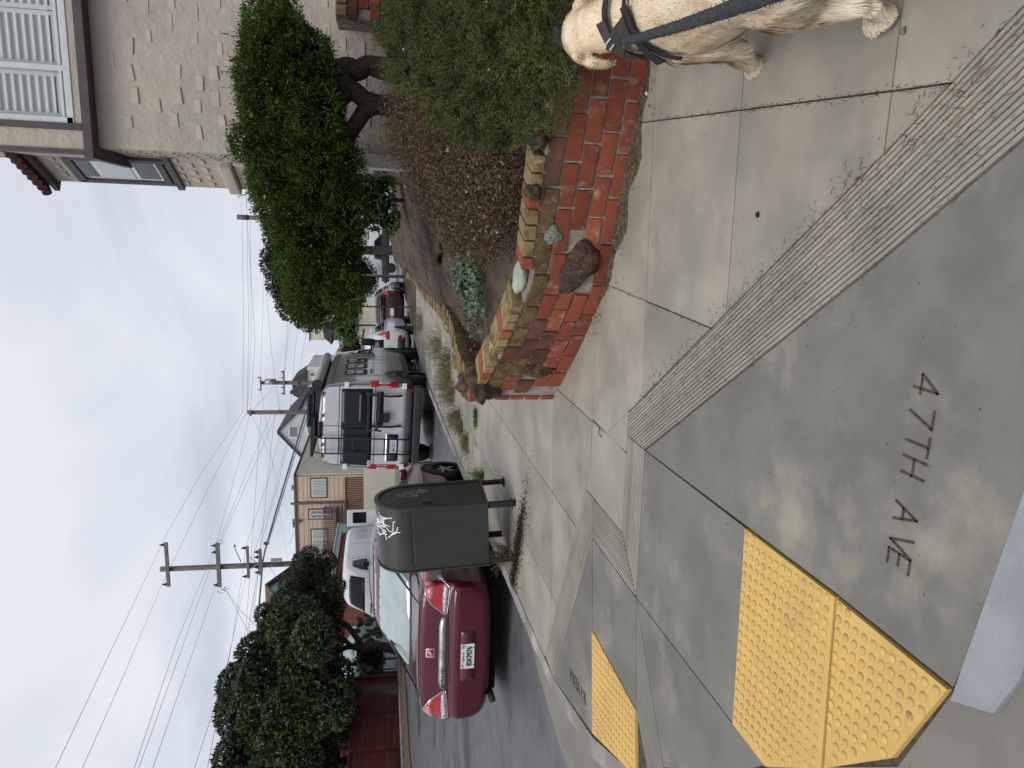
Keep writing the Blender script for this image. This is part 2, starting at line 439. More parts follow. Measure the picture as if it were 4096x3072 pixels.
# near corner: gutter apron and grey-painted curb
g2 = MB().prism([(-2.6, 2.45), (-2.04, 2.24), (-1.52, 1.62), (-1.15, 1.47), (-.57, 1.38), (3, 1.0), (3, .2), (-3.4, .2), (-3.4, 2.4)], -.3, -.010).obj('gutter', M_gutter); tag(g2, kind='structure')
g3 = MB().prism([(-2.04, 2.24), (-3.0, 3.2), (-3.12, 3.12), (-3.56, 2.79), (-3.41, 2.38), (-2.6, 2.44)], lambda x, y: -.3, lambda x, y: H(y) * .8 - .014).obj('gutter', M_gutter); tag(g3, kind='structure')
c3 = strip('curb', [(-2.06, 2.26), (-3.0, 3.2)], [(-2.14, 2.15), (-3.12, 3.12)], lambda x, y: -.3, lambda x, y: H(y) - .006, M_curb); tag(c3, kind='structure')
c2 = MB().prism([(-1.185, 1.468), (-.57, 1.375), (3, .9), (3, .75), (-.57, 1.235), (-1.0, 1.29), (-1.13, 1.34)], -.3, .004).obj('painted_curb', M_paint); tag(c2, kind='structure')

# yellow detectable-warning tiles with truncated domes
dome_me = None
def dome_mesh():
    mb = MB(); n = 12
    rr = [(.0140, 0), (.0132, .0032), (.0098, .0062), (.0080, .0066)]
    mb.loft([[(r * math.cos(2 * math.pi * k / n), r * math.sin(2 * math.pi * k / n), z) for k in range(n)] for r, z in rr], cap=True)
    me = bpy.data.meshes.new('dome'); me.from_pydata(mb.v, [], mb.f); me.materials.append(M_dome)
    me.polygons.foreach_set('use_smooth', [True] * len(me.polygons)); return me
dome_me = dome_mesh()
def tile(poly, o, ux, nx, ny, pitch, label, z=.005, grp=None):
    poly = ccw(poly); c = Vector((sum(p[0] for p in poly) / len(poly), sum(p[1] for p in poly) / len(poly)))
    t = thing('tactile_tile', label, 'tactile tile', (c.x, c.y, H(c.y)), 0, grp)
    loc = [(p[0] - c.x, p[1] - c.y) for p in inset(poly, .003)]
    hz = lambda x, y: H(y + c.y) - H(c.y)
    MB().prism(loc, lambda x, y: hz(x, y) - .04, lambda x, y: hz(x, y) + z).obj('plate', M_yellow, t)
    inn = inset(poly, .016); uy = (-ux[1], ux[0])
    for i in range(nx):
        for j in range(ny):
            px_, py_ = o[0] + ux[0] * (i + .5) * pitch + uy[0] * (j + .5) * pitch, o[1] + ux[1] * (i + .5) * pitch + uy[1] * (j + .5) * pitch
            if all((inn[(k + 1) % len(inn)][0] - inn[k][0]) * (py_ - inn[k][1]) - (inn[(k + 1) % len(inn)][1] - inn[k][1]) * (px_ - inn[k][0]) > 0 for k in range(len(inn))):
                d = bpy.data.objects.new('dome', dome_me); COL.objects.link(d); d.parent = t
                d.location = (px_ - c.x, py_ - c.y, hz(px_ - c.x, py_ - c.y) + z)
u = Vector((P4[0] - P1[0], P4[1] - P1[1])).normalized()
tile([P1, P2, (-1.79, 1.93), (-2.04, 2.24), P4], P1, (u.x, u.y), 24, 14, .0435, 'yellow domed warning tile beside the pale concrete, farther of the near pair', grp='corner warning tiles')
tile([(P2[0], P2[1] - .008), P3, (-1.50, 1.63), (-1.78, 1.92)], (P2[0], P2[1] - .008), (u.x, u.y), 24, 14, .0435, 'yellow domed warning tile touching the grey painted curb, nearest of all', grp='corner warning tiles')
tile([L1, L2, tuple(gp(2546, 3110)[:2]), (-3.36, 4.15)], L1, tuple(Vector((-.71, -.14)).normalized()), 20, 20, .05, 'yellow domed warning tile beside the smaller stamped lettering', grp='corner warning tiles')

# stamped street names in the concrete
def strokes(name, letters, o, ux, uy, wd, parent, m, z=.0035):
    mb = MB()
    for (ox, sc), segs in letters:
        for (a, b) in segs:
            pa = Vector(o) + Vector(ux) * (ox + a[0] * sc * .72) + Vector(uy) * a[1]; pb = Vector(o) + Vector(ux) * (ox + b[0] * sc * .72) + Vector(uy) * b[1]
            d = (pb - pa).normalized() * wd * .5; nn = Vector((-d.y, d.x)); 
            mb.prism([tuple((pa - d + nn)), tuple((pb + d + nn * .8)), tuple((pb + d - nn)), tuple((pa - d - nn * .9))], lambda x, y: H(y) - .01, lambda x, y: H(y) + z)
    return mb.obj(name, m, parent)
GL = {'4': [((.75, 0), (.75, 1)), ((.75, 1), (0, .3)), ((0, .3), (1, .3))], '7': [((0, 1), (.9, 1)), ((.9, 1), (.3, 0))], 'T': [((0, 1), (1, 1)), ((.5, 1), (.5, 0))],
      'H': [((0, 0), (0, 1)), ((.9, 0), (.9, 1)), ((0, .5), (.9, .5))], 'A': [((0, 0), (.5, 1)), ((.5, 1), (1, 0)), ((.2, .38), (.8, .38))], 'V': [((0, 1), (.5, 0)), ((.5, 0), (1, 1))],
      'E': [((0, 0), (0, 1)), ((0, 1), (.8, 1)), ((0, .5), (.65, .5)), ((0, 0), (.8, 0))], 'R': [((0, 0), (0, 1)), ((0, 1), (.7, .95)), ((.7, .95), (.75, .6)), ((.75, .6), (0, .5)), ((.3, .5), (.85, 0))], 'I': [((.4, 0), (.4, 1))]}
M_stamp = mat('stamped_groove', (.045, .040, .032), .95, (.095, .075, .052), 60.)
strokes('stamped_lettering', [((a, .076), GL[c]) for a, c in zip((0, .095, .172, .247, .39, .483, .54), '47THAVE')], (-.345, 1.778), (-1, 0), (0, -.09), .0075, walk, M_stamp)
_o = gp(2341, 2772); _e = gp(2277, 2668); _ux = Vector((_e.x - _o.x, _e.y - _o.y)); _tot = _ux.length; _ux.normalize()
_up = gp(2282, 2716) - gp(2280, 2674)
strokes('stamped_lettering', [((k * _tot / 5.9 , _tot / 5.9 * .95), GL[c]) for k, c in enumerate('RIVERA')], (_o.x, _o.y), tuple(_ux), (_up.x, _up.y), .009, walk, M_stamp)

# ================================================================== GARDEN WALLS
M_bricks = [mat('brick_red', (.215, .055, .030), .85, (.155, .043, .026), 9., bump=.5, bscale=120, bdist=.006, var=.22, stain=(.33, .17, .125), stain_scale=9, stain_lo=.52, stain_hi=.74),
            mat('brick_orange', (.265, .075, .036), .85, (.19, .055, .030), 9., bump=.5, bscale=120, bdist=.006, var=.2, stain=(.36, .21, .16), stain_scale=8, stain_lo=.52, stain_hi=.74),
            mat('brick_dark', (.13, .052, .036), .9, (.065, .038, .027), 7., bump=.6, bscale=100, bdist=.006, var=.25),
            mat('brick_mossy', (.105, .060, .036), .95, (.150, .118, .040), 16., .42, .62, bump=.8, bscale=110, bdist=.008, var=.2, stain=(.27, .25, .17), stain_scale=38, stain_lo=.60, stain_hi=.68),
            mat('brick_lichen', (.235, .180, .085), .95, (.17, .08, .045), 14., .45, .65, bump=.7, bscale=120, bdist=.006, var=.18, stain=(.32, .29, .17), stain_scale=22, stain_lo=.58, stain_hi=.7)]
M_mortar = mat('mortar', (.31, .275, .24), .95, (.20, .17, .14), 12., bump=.6, bscale=150, bdist=.004, stain=(.12, .10, .05), stain_scale=5)
M_stoneD = mat('stone_brown', (.040, .028, .022), .7, (.095, .058, .036), 14., bump=1., bscale=34, bdist=.03, stain=(.16, .085, .028), stain_scale=12, stain_lo=.60, stain_hi=.70)
M_stoneG = mat('stone_granite', (.20, .20, .175), .8, (.10, .10, .085), 60., bump=.8, bscale=70, bdist=.01, speck=((.42, .42, .38), 110., .6))
M_stoneP = mat('stone_pale', (.36, .39, .315), .7, (.27, .30, .24), 8., bump=.5, bscale=40, bdist=.01)
M_stoneM = mat('stone_mossy', (.12, .105, .06), .9, (.21, .17, .07), 12., bump=.8, bscale=45, bdist=.015, stain=(.36, .34, .27), stain_scale=16, stain_lo=.55, stain_hi=.66)

def smooth_path(pts, n=10, it=2):
    P = [Vector(p) for p in pts]
    for _ in range(it):
        Q = [P[0]]
        for a, b in zip(P, P[1:]): Q += [a * .75 + b * .25, a * .25 + b * .75]
        P = Q + [P[-1]]
    return P
class Path:
    def __init__(s, pts):
        s.p = smooth_path(pts); s.c = [0]
        for a, b in zip(s.p, s.p[1:]): s.c.append(s.c[-1] + (b - a).length)
        s.L = s.c[-1]
    def at(s, d):
        d = min(max(d, 0), s.L - 1e-6)
        for i in range(len(s.c) - 1):
            if s.c[i + 1] >= d:
                t = (d - s.c[i]) / (s.c[i + 1] - s.c[i]); q = s.p[i].lerp(s.p[i + 1], t); tg = (s.p[i + 1] - s.p[i]).normalized(); return q, tg
    def near(s, P):
        b = min(range(400), key=lambda k: (s.at(s.L * k / 399)[0].xy - Vector(P).xy).length); return s.L * b / 399
def brickbox(q, tg, up0, length, height, depth, inward, off, tilt=0, seed=0):
    """box on the wall face: q base centre on the face line, tg tangent, inward unit vector"""
    r = random.Random(seed); j = lambda a: r.uniform(-a, a)
    x = Vector((tg.x, tg.y, tilt)).normalized(); n = inward; zc = Vector((0, 0, 1))
    a = length / 2; o = []
    for dz in (0, height):
        for dn in (-off, depth):
            for dx in (-a, a): o.append(q + x * (dx + j(.003)) + n * (dn + j(.002)) + zc * (up0 + dz + j(.003)))
    return o, [(0, 2, 3, 1), (4, 5, 7, 6), (0, 1, 5, 4), (2, 6, 7, 3), (0, 4, 6, 2), (1, 3, 7, 5)]

# --- near wall, bowed, 5 courses under a rowlock cap
nw = Path([(2.75, 3.50, 0), (1.6, 3.80, 0), (.91, 4.0, 0), (.46, 4.16, 0), (.1, 4.31, 0), (-.3, 4.45, 0), (-.62, 4.75, 0), (-.95, 5.12, 0), (-1.29, 5.53, 0)])
s_m = nw.near((-.27, 4.44, 0)); s_c = nw.L
wallA = thing('garden_wall', 'low bowed red brick garden wall with set stones beside the dog', 'wall', (-.27, 4.5, .1))
def topz(d): return .685 + (.175 * ((d - s_m) / (s_c - s_m)) ** 1.2 if d > s_m else 0)
def basez(q): return H(q.y) - .01
inw = lambda tg: Vector((tg.y, -tg.x, 0)) if Vector((tg.y, -tg.x)).y > 0 else Vector((-tg.y, tg.x, 0))
wo = Vector(wallA.location)
TH = .21
core = MB(); nS = 60; rings = []
for k in range(nS + 1):
    q, tg = nw.at(nw.L * k / nS); n = inw(tg); zt = topz(nw.L * k / nS) - .075
    b0 = q + n * .010; b1_ = q + n * (TH - .012)
    rings.append([Vector((b0.x, b0.y, -.1)) - wo, Vector((b1_.x, b1_.y, -.1)) - wo, Vector((b1_.x, b1_.y, zt)) - wo, Vector((b0.x, b0.y, zt)) - wo])
core.loft(rings).obj('mortar_core', M_mortar, wallA)
# stones set in the face: (photo x, y, half width, half height, material, depth)
stones = [(2318, 1070, .195, .120, M_stoneD, .085, 3, -.42), (2212, 938, .062, .062, M_stoneG, .045, 5, 0), (2141, 1478, .075, .155, M_stoneD, .075, 8, .1), (2255, 190, .13, .09, M_stoneG, .06, 21, 0), (1958, 1562, .08, .10, M_stoneD, .09, 31, 0)]
sp = []
for (x, y, a, b, m, dp, sd, tl) in stones:
    # find where the sight line meets the wall face
    best = None
    for k in range(400):
        q, tg = nw.at(nw.L * k / 399)
        d = RIGHT * (1536 - y) + DOWN * (x - 2048) + FWD * FPX
        t = math.hypot(q.x, q.y) / math.hypot(d.x, d.y); P = CAMP + d * t
        e_ = (P.xy - q.xy).length
        if best is None or e_ < best[0]: best = (e_, k, P, tg)
    _, k, P, tg = best; sp.append((nw.L * k / 399, P.z, a, b))
    n = inw(tg); Mx = Matrix((tg.normalized(), n, Vector((0, 0, 1)))).transposed() @ Matrix.Rotation(tl, 3, 'Y')
    MB().rock(Vector((P.x, P.y, P.z)) + n * dp * .35 - wo, (a, dp, b), sd, 3, .13, Mx).obj('stone', m, wallA, smooth=True)
r2 = random.Random(5); bid = 0
for row in range(5):
    d = -.02 - (.15 if row % 2 else 0) - row * .03
    while d < nw.L:
        L_ = .262 + r2.uniform(-.02, .035)
        if d > s_m + .2: L_ *= .88
        mid = d + L_ / 2
        if mid > 0 and d + L_ < nw.L + .02:
            q, tg = nw.at(mid); n = inw(tg); zb = basez(q); ch = (topz(mid) - .085 - zb) / 5
            zc = zb + (row + .5) * ch
            hid = any(((mid - a) / (w_ * .75)) ** 2 + ((zc - b) / (h_ * .75)) ** 2 < 1 for a, b, w_, h_ in sp)
            if not hid:
                q2, _ = nw.at(mid + .05); tilt = (H(q2.y) - H(q.y)) / .05 + (topz(mid + .05) - topz(mid)) / .05 * row / 5
                if row == 4: m = M_bricks[r2.choice((3, 3, 3, 2))]
                elif row == 3: m = M_bricks[r2.choice((2, 2, 0, 3) if mid > s_m else (2, 0, 0, 0))]
                elif row == 2: m = M_bricks[r2.choice((0, 2, 1) if mid > s_m else (0, 1, 0))]
                else: m = M_bricks[r2.choice((0, 0, 1))]
                v, f = brickbox(q, tg, zb + row * ch + .006, L_ - .016, ch - .015, .10, n, .004 + r2.uniform(0, .004), tilt, bid); bid += 1
                MB().add([p - wo for p in v], f).obj('brick', m, wallA, bevel=.004, seg=1)
        d += L_
qe, te = nw.at(nw.L); ne = inw(te)
for row in range(5):          # quoin bricks closing the wall end
    zb = basez(qe); ch = (topz(nw.L) - .085 - zb) / 5
    v, f = brickbox(qe + te * .022 + ne * .10, ne, zb + row * ch + .006, .205, ch - .014, .05, -te, .012, 0, 900 + row)
    MB().add([p - wo for p in v], f).obj('brick', M_bricks[(0, 1, 0, 2, 3)[row]], wallA, bevel=.004, seg=1)
d = s_m - 1.0 + .01
capst = [(2035, 1139, .125, .075, .05, M_stoneP, 41), (1930, 1415, .06, .10, .05, M_stoneM, 42), (2088, 765, .05, .10, .05, M_stoneD, 43), (1862, 1550, .10, .14, .085, M_stoneD, 44), (2120, 556, .06, .10, .05, M_stoneD, 45)]
cs = []
for x, y, a, b, c, m, sd in capst:
    best = None
    for k in range(400):
        q, tg = nw.at(nw.L * k / 399); u_, v_ = (1536 - y), FPX
        d_ = RIGHT * (1536 - y) + FWD * FPX
        e_ = abs(math.atan2(q.x, q.y) - math.atan2(d_.x, d_.y))
        if best is None or e_ < best[0]: best = (e_, k)
    dd = nw.L * best[1] / 399; q, tg = nw.at(dd); n = inw(tg); cs.append((dd, a))
    Mx = Matrix((tg.normalized(), n, Vector((0, 0, 1)))).transposed()
    P = q + n * (.09 if m is not M_stoneD else .02); P.z = topz(dd) - .035
    MB().rock(P - wo, (a, b, c), sd, 3, .10 if m is M_stoneP else .16, Mx).obj('stone', m, wallA, smooth=True)
while d < nw.L - .03:
    L_ = .098 + r2.uniform(-.012, .012); mid = d + L_ / 2
    if not any(abs(mid - a) < w_ * .9 for a, w_ in cs):
        q, tg = nw.at(mid); n = inw(tg)
        v, f = brickbox(q, tg, topz(mid) - .078, L_ - .010, .074 + r2.uniform(-.004, .004), TH + .012, n, .012, (topz(mid + .03) - topz(mid)) / .03, bid); bid += 1
        m = M_bricks[r2.choice((4, 4, 4, 1))] if mid > s_m - .2 else M_bricks[r2.choice((1, 4, 4))]
        MB().add([p - wo for p in v], f).obj('cap_brick', m, wallA, bevel=.005, seg=1)
    d += L_

# --- avenue wall: swoops down in three runs away from the corner
def topray(x, y, dz): return gp(x, y, dz)
tp = [Vector((-1.27, 5.62, .88)), gp(1822, 1470, .60), gp(1815, 1400, .56), gp(1790, 1310, .50), gp(1740, 1240, .47), gp(1698, 1198, .45), gp(1662, 1140, .46), gp(1648, 1108, .48)]
tp2 = [gp(1640, 1075, .36), gp(1628, 1030, .38), gp(1598, 1008, .42), gp(1578, 990, .46)]
tp3 = [gp(1566, 975, .42), gp(1545, 940, .44), gp(1528, 915, .5)]
wallB = thing('garden_wall', 'low brick wall running along the avenue with lichen covered cap', 'wall', (-1.2, 8, .3)); wo2 = Vector(wallB.location)
for tpp in (tp, tp2, tp3):
    pb = Path(tpp); core = MB(); rings = []
    nS = max(8, int(pb.L / .4))
    for k in range(nS + 1):
        q, tg = pb.at(pb.L * k / nS); n = Vector((tg.y, -tg.x, 0)).normalized()
        a0 = q + n * .01; a1 = q + n * (TH - .012)
        rings.append([Vector((a0.x, a0.y, H(q.y) - .1)) - wo2, Vector((a1.x, a1.y, H(q.y) - .1)) - wo2, Vector((a1.x, a1.y, q.z - .07)) - wo2, Vector((a0.x, a0.y, q.z - .07)) - wo2])
    core.loft(rings).obj('mortar_core', M_mortar, wallB)
    d = 0; stp = .098
    while d < pb.L - .05:
        L_ = stp + r2.uniform(-.01, .01); q, tg = pb.at(d + L_ / 2); n = Vector((tg.y, -tg.x, 0)).normalized()
        qq = q.copy(); tl = tg.z / max(1e-6, tg.xy.length)
        v, f = brickbox(qq, Vector((tg.x, tg.y, 0)).normalized(), -.072, L_ - .011, .072 + r2.uniform(-.005, .005), TH + .01, n, .01, tl, bid); bid += 1
        MB().add([p - wo2 for p in v], f).obj('cap_brick', M_bricks[r2.choice((4, 4, 4, 3))], wallB)
        d += L_
    if tpp is not tp3:
        # inner face courses
        for row in range(5):
            d = -.1 * (row % 2)
            while d < pb.L - .1 and (tpp is tp):
                L_ = .25 + r2.uniform(-.02, .03); mid = d + L_ / 2
                if mid > 0:
                    q, tg = pb.at(mid); n = Vector((tg.y, -tg.x, 0)).normalized(); tl = tg.z / max(1e-6, tg.xy.length)
                    v, f = brickbox(q + n * (TH + .002), Vector((tg.x, tg.y, 0)).normalized(), -.085 - (row + 1) * .118, L_ - .012, .105, .10, -n, .006, tl, bid); bid += 1
                    MB().add([p - wo2 for p in v], f).obj('brick', M_bricks[r2.choice((2, 2, 3, 0, 0, 1))], wallB)
                d += L_
for P, r_, m, sd in ((tp[0] + Vector((.05, .12, -.06)), (.13, .16, .12), M_stoneD, 51), (tp[1] + Vector((.08, .0, -.02)), (.10, .17, .07), M_stoneM, 52), (tp[3] + Vector((.03, 0, -.01)), (.09, .18, .06), M_stoneM, 55), (tp[-1] + Vector((.06, .25, -.03)), (.16, .42, .13), M_stoneM, 53), (tp2[-1] + Vector((.06, .25, -.02)), (.15, .5, .14), M_stoneM, 54)):
    MB().rock(P - wo2, r_, sd, 3, .16).obj('stone', m, wallB, smooth=True)

# --- garden soil behind the walls, dirt spilled at the wall foot
M_soil = mat('garden_soil', (.070, .052, .038), .95, (.115, .088, .064), 7., bump=1., bscale=45, bdist=.03, stain=(.045, .033, .024), stain_scale=2.4, stain_lo=.5, stain_hi=.62)
def soilz(x, y):
    pl = .456 + .2367 * x + .0612 * y
    q, tg = nw.at(nw.near((x, y, 0))); dist = (Vector((x, y)) - q.xy).length
    z = min(pl, .55 + .24 * max(0, dist - .2))
    return min(z, 1.34) + .02 * math.sin(x * 5.1 + y * 3.3) + .015 * math.sin(x * 11 - y * 7.7)
def soil_left(y):
    pts = [(-1.12, 5.6)] + [(p.x + TH - .03, p.y) for p in (tp[1], tp[3], tp[5], tp[-1], tp2[-1], tp3[-1])]
    for (xa, ya), (xb, yb) in zip(pts, pts[1:]):
        if ya <= y <= yb: return xa + (xb - xa) * (y - ya) / (yb - ya)
    return pts[0][0] if y < 5.6 else pts[-1][0]
V = []; F = []; ns, nt = 44, 46
for i in range(ns):
    d0 = nw.L * i / (ns - 1); q, tg = nw.at(d0); n = inw(tg)
    a = q + n * (TH - .03); fr = i / (ns - 1)
    b = Vector((3.4 + (soil_left(30) - 3.4) * fr, 12 + 12 * fr, 0))
    for j in range(nt):
        t = (j / (nt - 1)) ** 1.5; P = a.lerp(b, t)
        if i == ns - 1: P.x = soil_left(P.y) if P.y > 5.6 else P.x
        V.append((P.x, P.y, soilz(P.x, P.y)))
F = [(i * nt + j, i * nt + j + 1, (i + 1) * nt + j + 1, (i + 1) * nt + j) for i in range(ns - 1) for j in range(nt - 1)]
so = quadmesh('garden_ground', V, F, M_soil, smooth=True); tag(so, kind='structure')
# far part of the garden / next lots
so2 = MB().prism([(soil_left(23), 23), (9, 23), (9, 60), (soil_left(30), 60)], .2, .98).obj('garden_ground', M_soil); tag(so2, kind='structure')
M_dirt = mat('spilled_dirt', (.105, .075, .048), .95, (.18, .145, .10), 22., bump=1., bscale=160, bdist=.02, spec=.05)
dm = MB(); prof = [(0, .012), (.35, .0)]
rings = []
for k in range(50):
    dd = s_m - 1.35 + k / 49 * 1.55; q, tg = nw.at(dd); n = inw(tg); t = k / 49
    wd = .02 + (.12 * math.sin(math.pi * min(1, t * 1.02)) + .05 * math.sin(t * 23) * math.sin(math.pi * t)); hg = .026 * math.sin(math.pi * t) + .004
    row = []
    for s_ in range(7):
        u_ = s_ / 6; P = q + n * .03 - n * (wd + .03) * u_; row.append((P.x, P.y, H(P.y) + .003 + hg * (1 - u_) ** 1.4 + (.004 * math.sin(k * 2.3 + s_ * 3) if 0 < u_ < 1 else 0) - (.006 if u_ == 1 else 0)))
    rings.append(row)
o = MB().loft(rings, cap=False, closed=False).obj('spilled_dirt', M_dirt, smooth=True); tag(o, 'brown dirt washed out along the foot of the brick wall', 'dirt', kind='stuff')
rr4 = random.Random(8); ch_ = MB()
for k in range(420):
    dd = s_m - 1.35 + rr4.random() * 1.75; q, tg = nw.at(dd); n = inw(tg); q = q - n * abs(rr4.gauss(.05, .075)); a = rr4.uniform(0, 6.28); L_ = rr4.uniform(.006, .022); z = H(q.y) + .012 + rr4.uniform(0, .02)
    d = Vector((math.cos(a), math.sin(a), rr4.uniform(-.1, .3))) * L_; s_ = Vector((-d.y, d.x, 0)) * rr4.uniform(.2, .6); q = Vector((q.x, q.y, z))
    ch_.add([q, q + d * .5 + s_, q + d, q + d * .5 - s_ + Vector((0, 0, .003))], [(0, 1, 2, 3)])
o = ch_.obj('wall_foot_litter', mat('litter_chip', (.09, .055, .03), .9, (.20, .15, .10), 60., isl=.5)); tag(o, 'dead needles and chips caught at the foot of the wall', 'litter', kind='stuff')

# ================================================================== STUCCO HOUSE
M_stucco = mat('stucco', (.47, .415, .345), .9, (.41, .362, .305), 1.3, bump=.7, bscale=9, bdist=.03, stain=(.40, .37, .34), stain_scale=.8)
M_stuccoW = mat('stucco_patch', (.465, .41, .34), .9, (.42, .372, .315), 5., bump=.5, bscale=35, bdist=.01)
M_trim = mat('dark_trim', (.075, .068, .072), .6, (.10, .09, .092), 8.)
M_wframe = mat('window_frame_white', (.62, .64, .64), .4, (.56, .58, .58), 10.)
M_shut = mat('shutter_white', (.52, .56, .56), .6)
M_glassP = mat('window_glass', (.40, .45, .46), .05, spec=.7, coat=.4)
M_pane = mat('clear_pane', (.8, .85, .86), .03, alpha=.13, spec=.8)
M_dglass = mat('dark_glass', (.02, .023, .026), .06, spec=.8)
M_tile = mat('roof_tile', (.11, .05, .038), .85, (.07, .04, .032), 8., bump=.5, bscale=60, var=.2)
M_brdk = M_bricks[1]
HY = 9.5
cx = .84
hs = thing('corner_house', 'pale grey stucco corner house with shuttered upper window', 'house', (cx, HY, 1.2)); ho = Vector(hs.location)
w_ = MB(); w_.box((2.6 + cx, HY + .85, 2.95), (5.2, 1.7, 4.0)); w_.v = [tuple(Vector(p) - ho) for p in w_.v]
w_.obj('wall', M_stucco, hs, bevel=.03)
SZ = 4.93   # underside of the upper storey
uw = MB(); uw.box((2.6 + cx - .06, HY + .82, SZ + 1.9), (5.32, 1.76, 3.8)); uw.v = [tuple(Vector(p) - ho) for p in uw.v]
# upper storey wall kept clear of the window opening: four pieces round it
def hb(c, d, name, m, parent=hs, bevel=.004, rz=0): 
    mb = MB(); mb.box(Vector(c) - ho, d, rz); return mb.obj(name, m, parent, bevel=bevel)
yf = HY - .06   # face of the upper storey
xl_, xr_ = cx - .06, cx + 5.2
zt = 8.7
wx0, wx1, wz0 = 1.085, 3.9, SZ + .16
hb(((xl_ + wx0) / 2, yf + .8, (SZ + zt) / 2), (wx0 - xl_, 1.6, zt - SZ), 'wall', M_stucco)
hb(((wx1 + xr_) / 2, yf + .8, (SZ + zt) / 2), (xr_ - wx1, 1.6, zt - SZ), 'wall', M_stucco)
hb(((wx0 + wx1) / 2, yf + .8, SZ + .08), (wx1 - wx0 - .002, 1.6, .16), 'wall', M_stucco)
hb(((xl_ + xr_) / 2 - .02, yf + .70, SZ - .02), (xr_ - xl_ + .12, 1.66, .10), 'sill_band', M_trim)
hb((wx0 - .035, yf - .01, (SZ + zt) / 2 + .03), (.075, .05, zt - SZ - .08), 'trim', M_trim)
hb((xl_ - .005, yf + .05, (SZ + zt) / 2 + .03), (.05, .16, zt - SZ - .08), 'trim', M_trim)
wd = hb(((wx0 + wx1) / 2, yf + .04, wz0 + .03), (wx1 - wx0, .10, .075), 'window', M_wframe)
def wp(c, d, name, m): return hb(c, d, name, m, wd, .003)
wp((wx0 + .035, yf + .04, (wz0 + zt) / 2), (.07, .10, zt - wz0), 'frame', M_wframe)
for mxx in (wx0 + .60, wx0 + 1.85): wp((mxx, yf + .035, (wz0 + zt) / 2), (.06, .09, zt - wz0), 'mullion', M_wframe)
wp(((wx0 + wx1) / 2, yf + .03, wz0 + .105), (wx1 - wx0, .05, .03), 'frame', M_wframe)
segs = ((wx0 + .07, wx0 + .57), (wx0 + .63, wx0 + 1.22), (wx0 + 1.23, wx0 + 1.82), (wx0 + 1.88, wx0 + 2.5))
for a, b in segs:
    for q in (a + .025, b - .025): wp((q, yf + .115, (wz0 + zt) / 2), (.05, .025, zt - wz0 - .2), 'shutter_stile', M_shut)
    wp(((a + b) / 2, yf + .115, wz0 + .15), (b - a - .1, .025, .09), 'shutter_rail', M_shut)
    for k in range(24):
        zz = wz0 + .24 + k * .085; mb = MB(); mb.box(Vector(((a + b) / 2, yf + .12, zz)) - ho, (b - a - .1, .012, .095), mat=Matrix.Rotation(math.radians(-38), 3, 'X')); mb.obj('slat', M_shut, wd)
wp(((wx0 + wx1) / 2, yf + .22, (wz0 + zt) / 2), (wx1 - wx0, .02, zt - wz0), 'backing', M_shut)
wp(((wx0 + wx1) / 2, yf + .065, (wz0 + zt) / 2 + .1), (wx1 - wx0 - .1, .004, zt - wz0 - .2), 'pane', M_pane)
# trowelled brick-like pads standing proud of the stucco
r3 = random.Random(3); patches = 0
for row in range(13):
    for k in range(19):
        x = cx + .2 + k * .27 + (row % 2) * .13 + r3.uniform(-.06, .06); z = 1.72 + row * .245 + r3.uniform(-.05, .05)
        if x > cx + 4.6 or z > SZ - .25 or r3.random() < .12: continue
        wd_, ht = r3.uniform(.13, .20), r3.uniform(.10, .17); sl = r3.uniform(-.25, .25)
        # wedge: proud at its lower edge, dying into the wall above
        o = Vector((x, HY + .002, z)) - ho; R_ = Matrix.Rotation(sl * .5, 3, 'Y'); t = r3.uniform(.007, .020)
        pts = [(-wd_ / 2, 0, 0), (wd_ / 2, 0, .01), (wd_ / 2 * .9, .004, ht), (-wd_ / 2 * .9, .004, ht), (-wd_ / 2 * .96, -t, .008), (wd_ / 2 * .96, -t * .9, .016)]
        MB().add([o + R_ @ Vector(p) for p in pts], [(0, 1, 5, 4), (4, 5, 2, 3), (0, 4, 3), (1, 2, 5), (0, 3, 2, 1)]).obj('stucco_pad', M_stuccoW, hs, bevel=.006, seg=2)
for row in range(16):
    z = 2.0 + row * .19
    for k in range(4):
        y = HY + .12 + k * .22 + (row % 2) * .1
        if z > SZ - .2: continue
        o = Vector((cx + .001, y, z)) - ho; t = .014; h_ = .1
        MB().add([o + Vector(p) for p in [(0, -.06, 0), (0, .06, 0), (.003, .055, h_), (.003, -.055, h_), (-t, -.058, .008), (-t, .058, .008)]], [(1, 0, 4, 5), (5, 4, 3, 2), (4, 0, 3), (1, 5, 2), (3, 0, 1, 2)]).obj('stucco_pad', M_stuccoW, hs)
# slanted bay farther along, with its own window, corbel and tile eave
A0 = Vector((.84, 10.35, 0)); ang = math.radians(24.5); bd = Vector((-math.sin(ang), math.cos(ang), 0)); bn = Vector((-math.cos(ang), -math.sin(ang), 0))
BL = .80
def bay(u0, u1, z0, z1, t0, t1, name, m, parent=hs, bevel=0.004):
    """box on the slanted face: u along it, t outwards"""
    mb = MB(); vs = []
    for z in (z0, z1):
        for t in (t0, t1):
            for u_ in (u0, u1): vs.append(A0 + bd * u_ + bn * t + Vector((0, 0, z)) - ho)
    mb.add(vs, [(0, 1, 3, 2), (4, 6, 7, 5), (0, 4, 5, 1), (2, 3, 7, 6), (0, 2, 6, 4), (1, 5, 7, 3)])
    return mb.obj(name, m, parent, bevel=bevel)
bay(-.4, BL, 3.35, 6.0, -1.6, 0, 'bay', M_stucco)
bay(-.4, BL - .03, 1.0, 3.36, -1.6, -.16, 'wall', M_stucco)
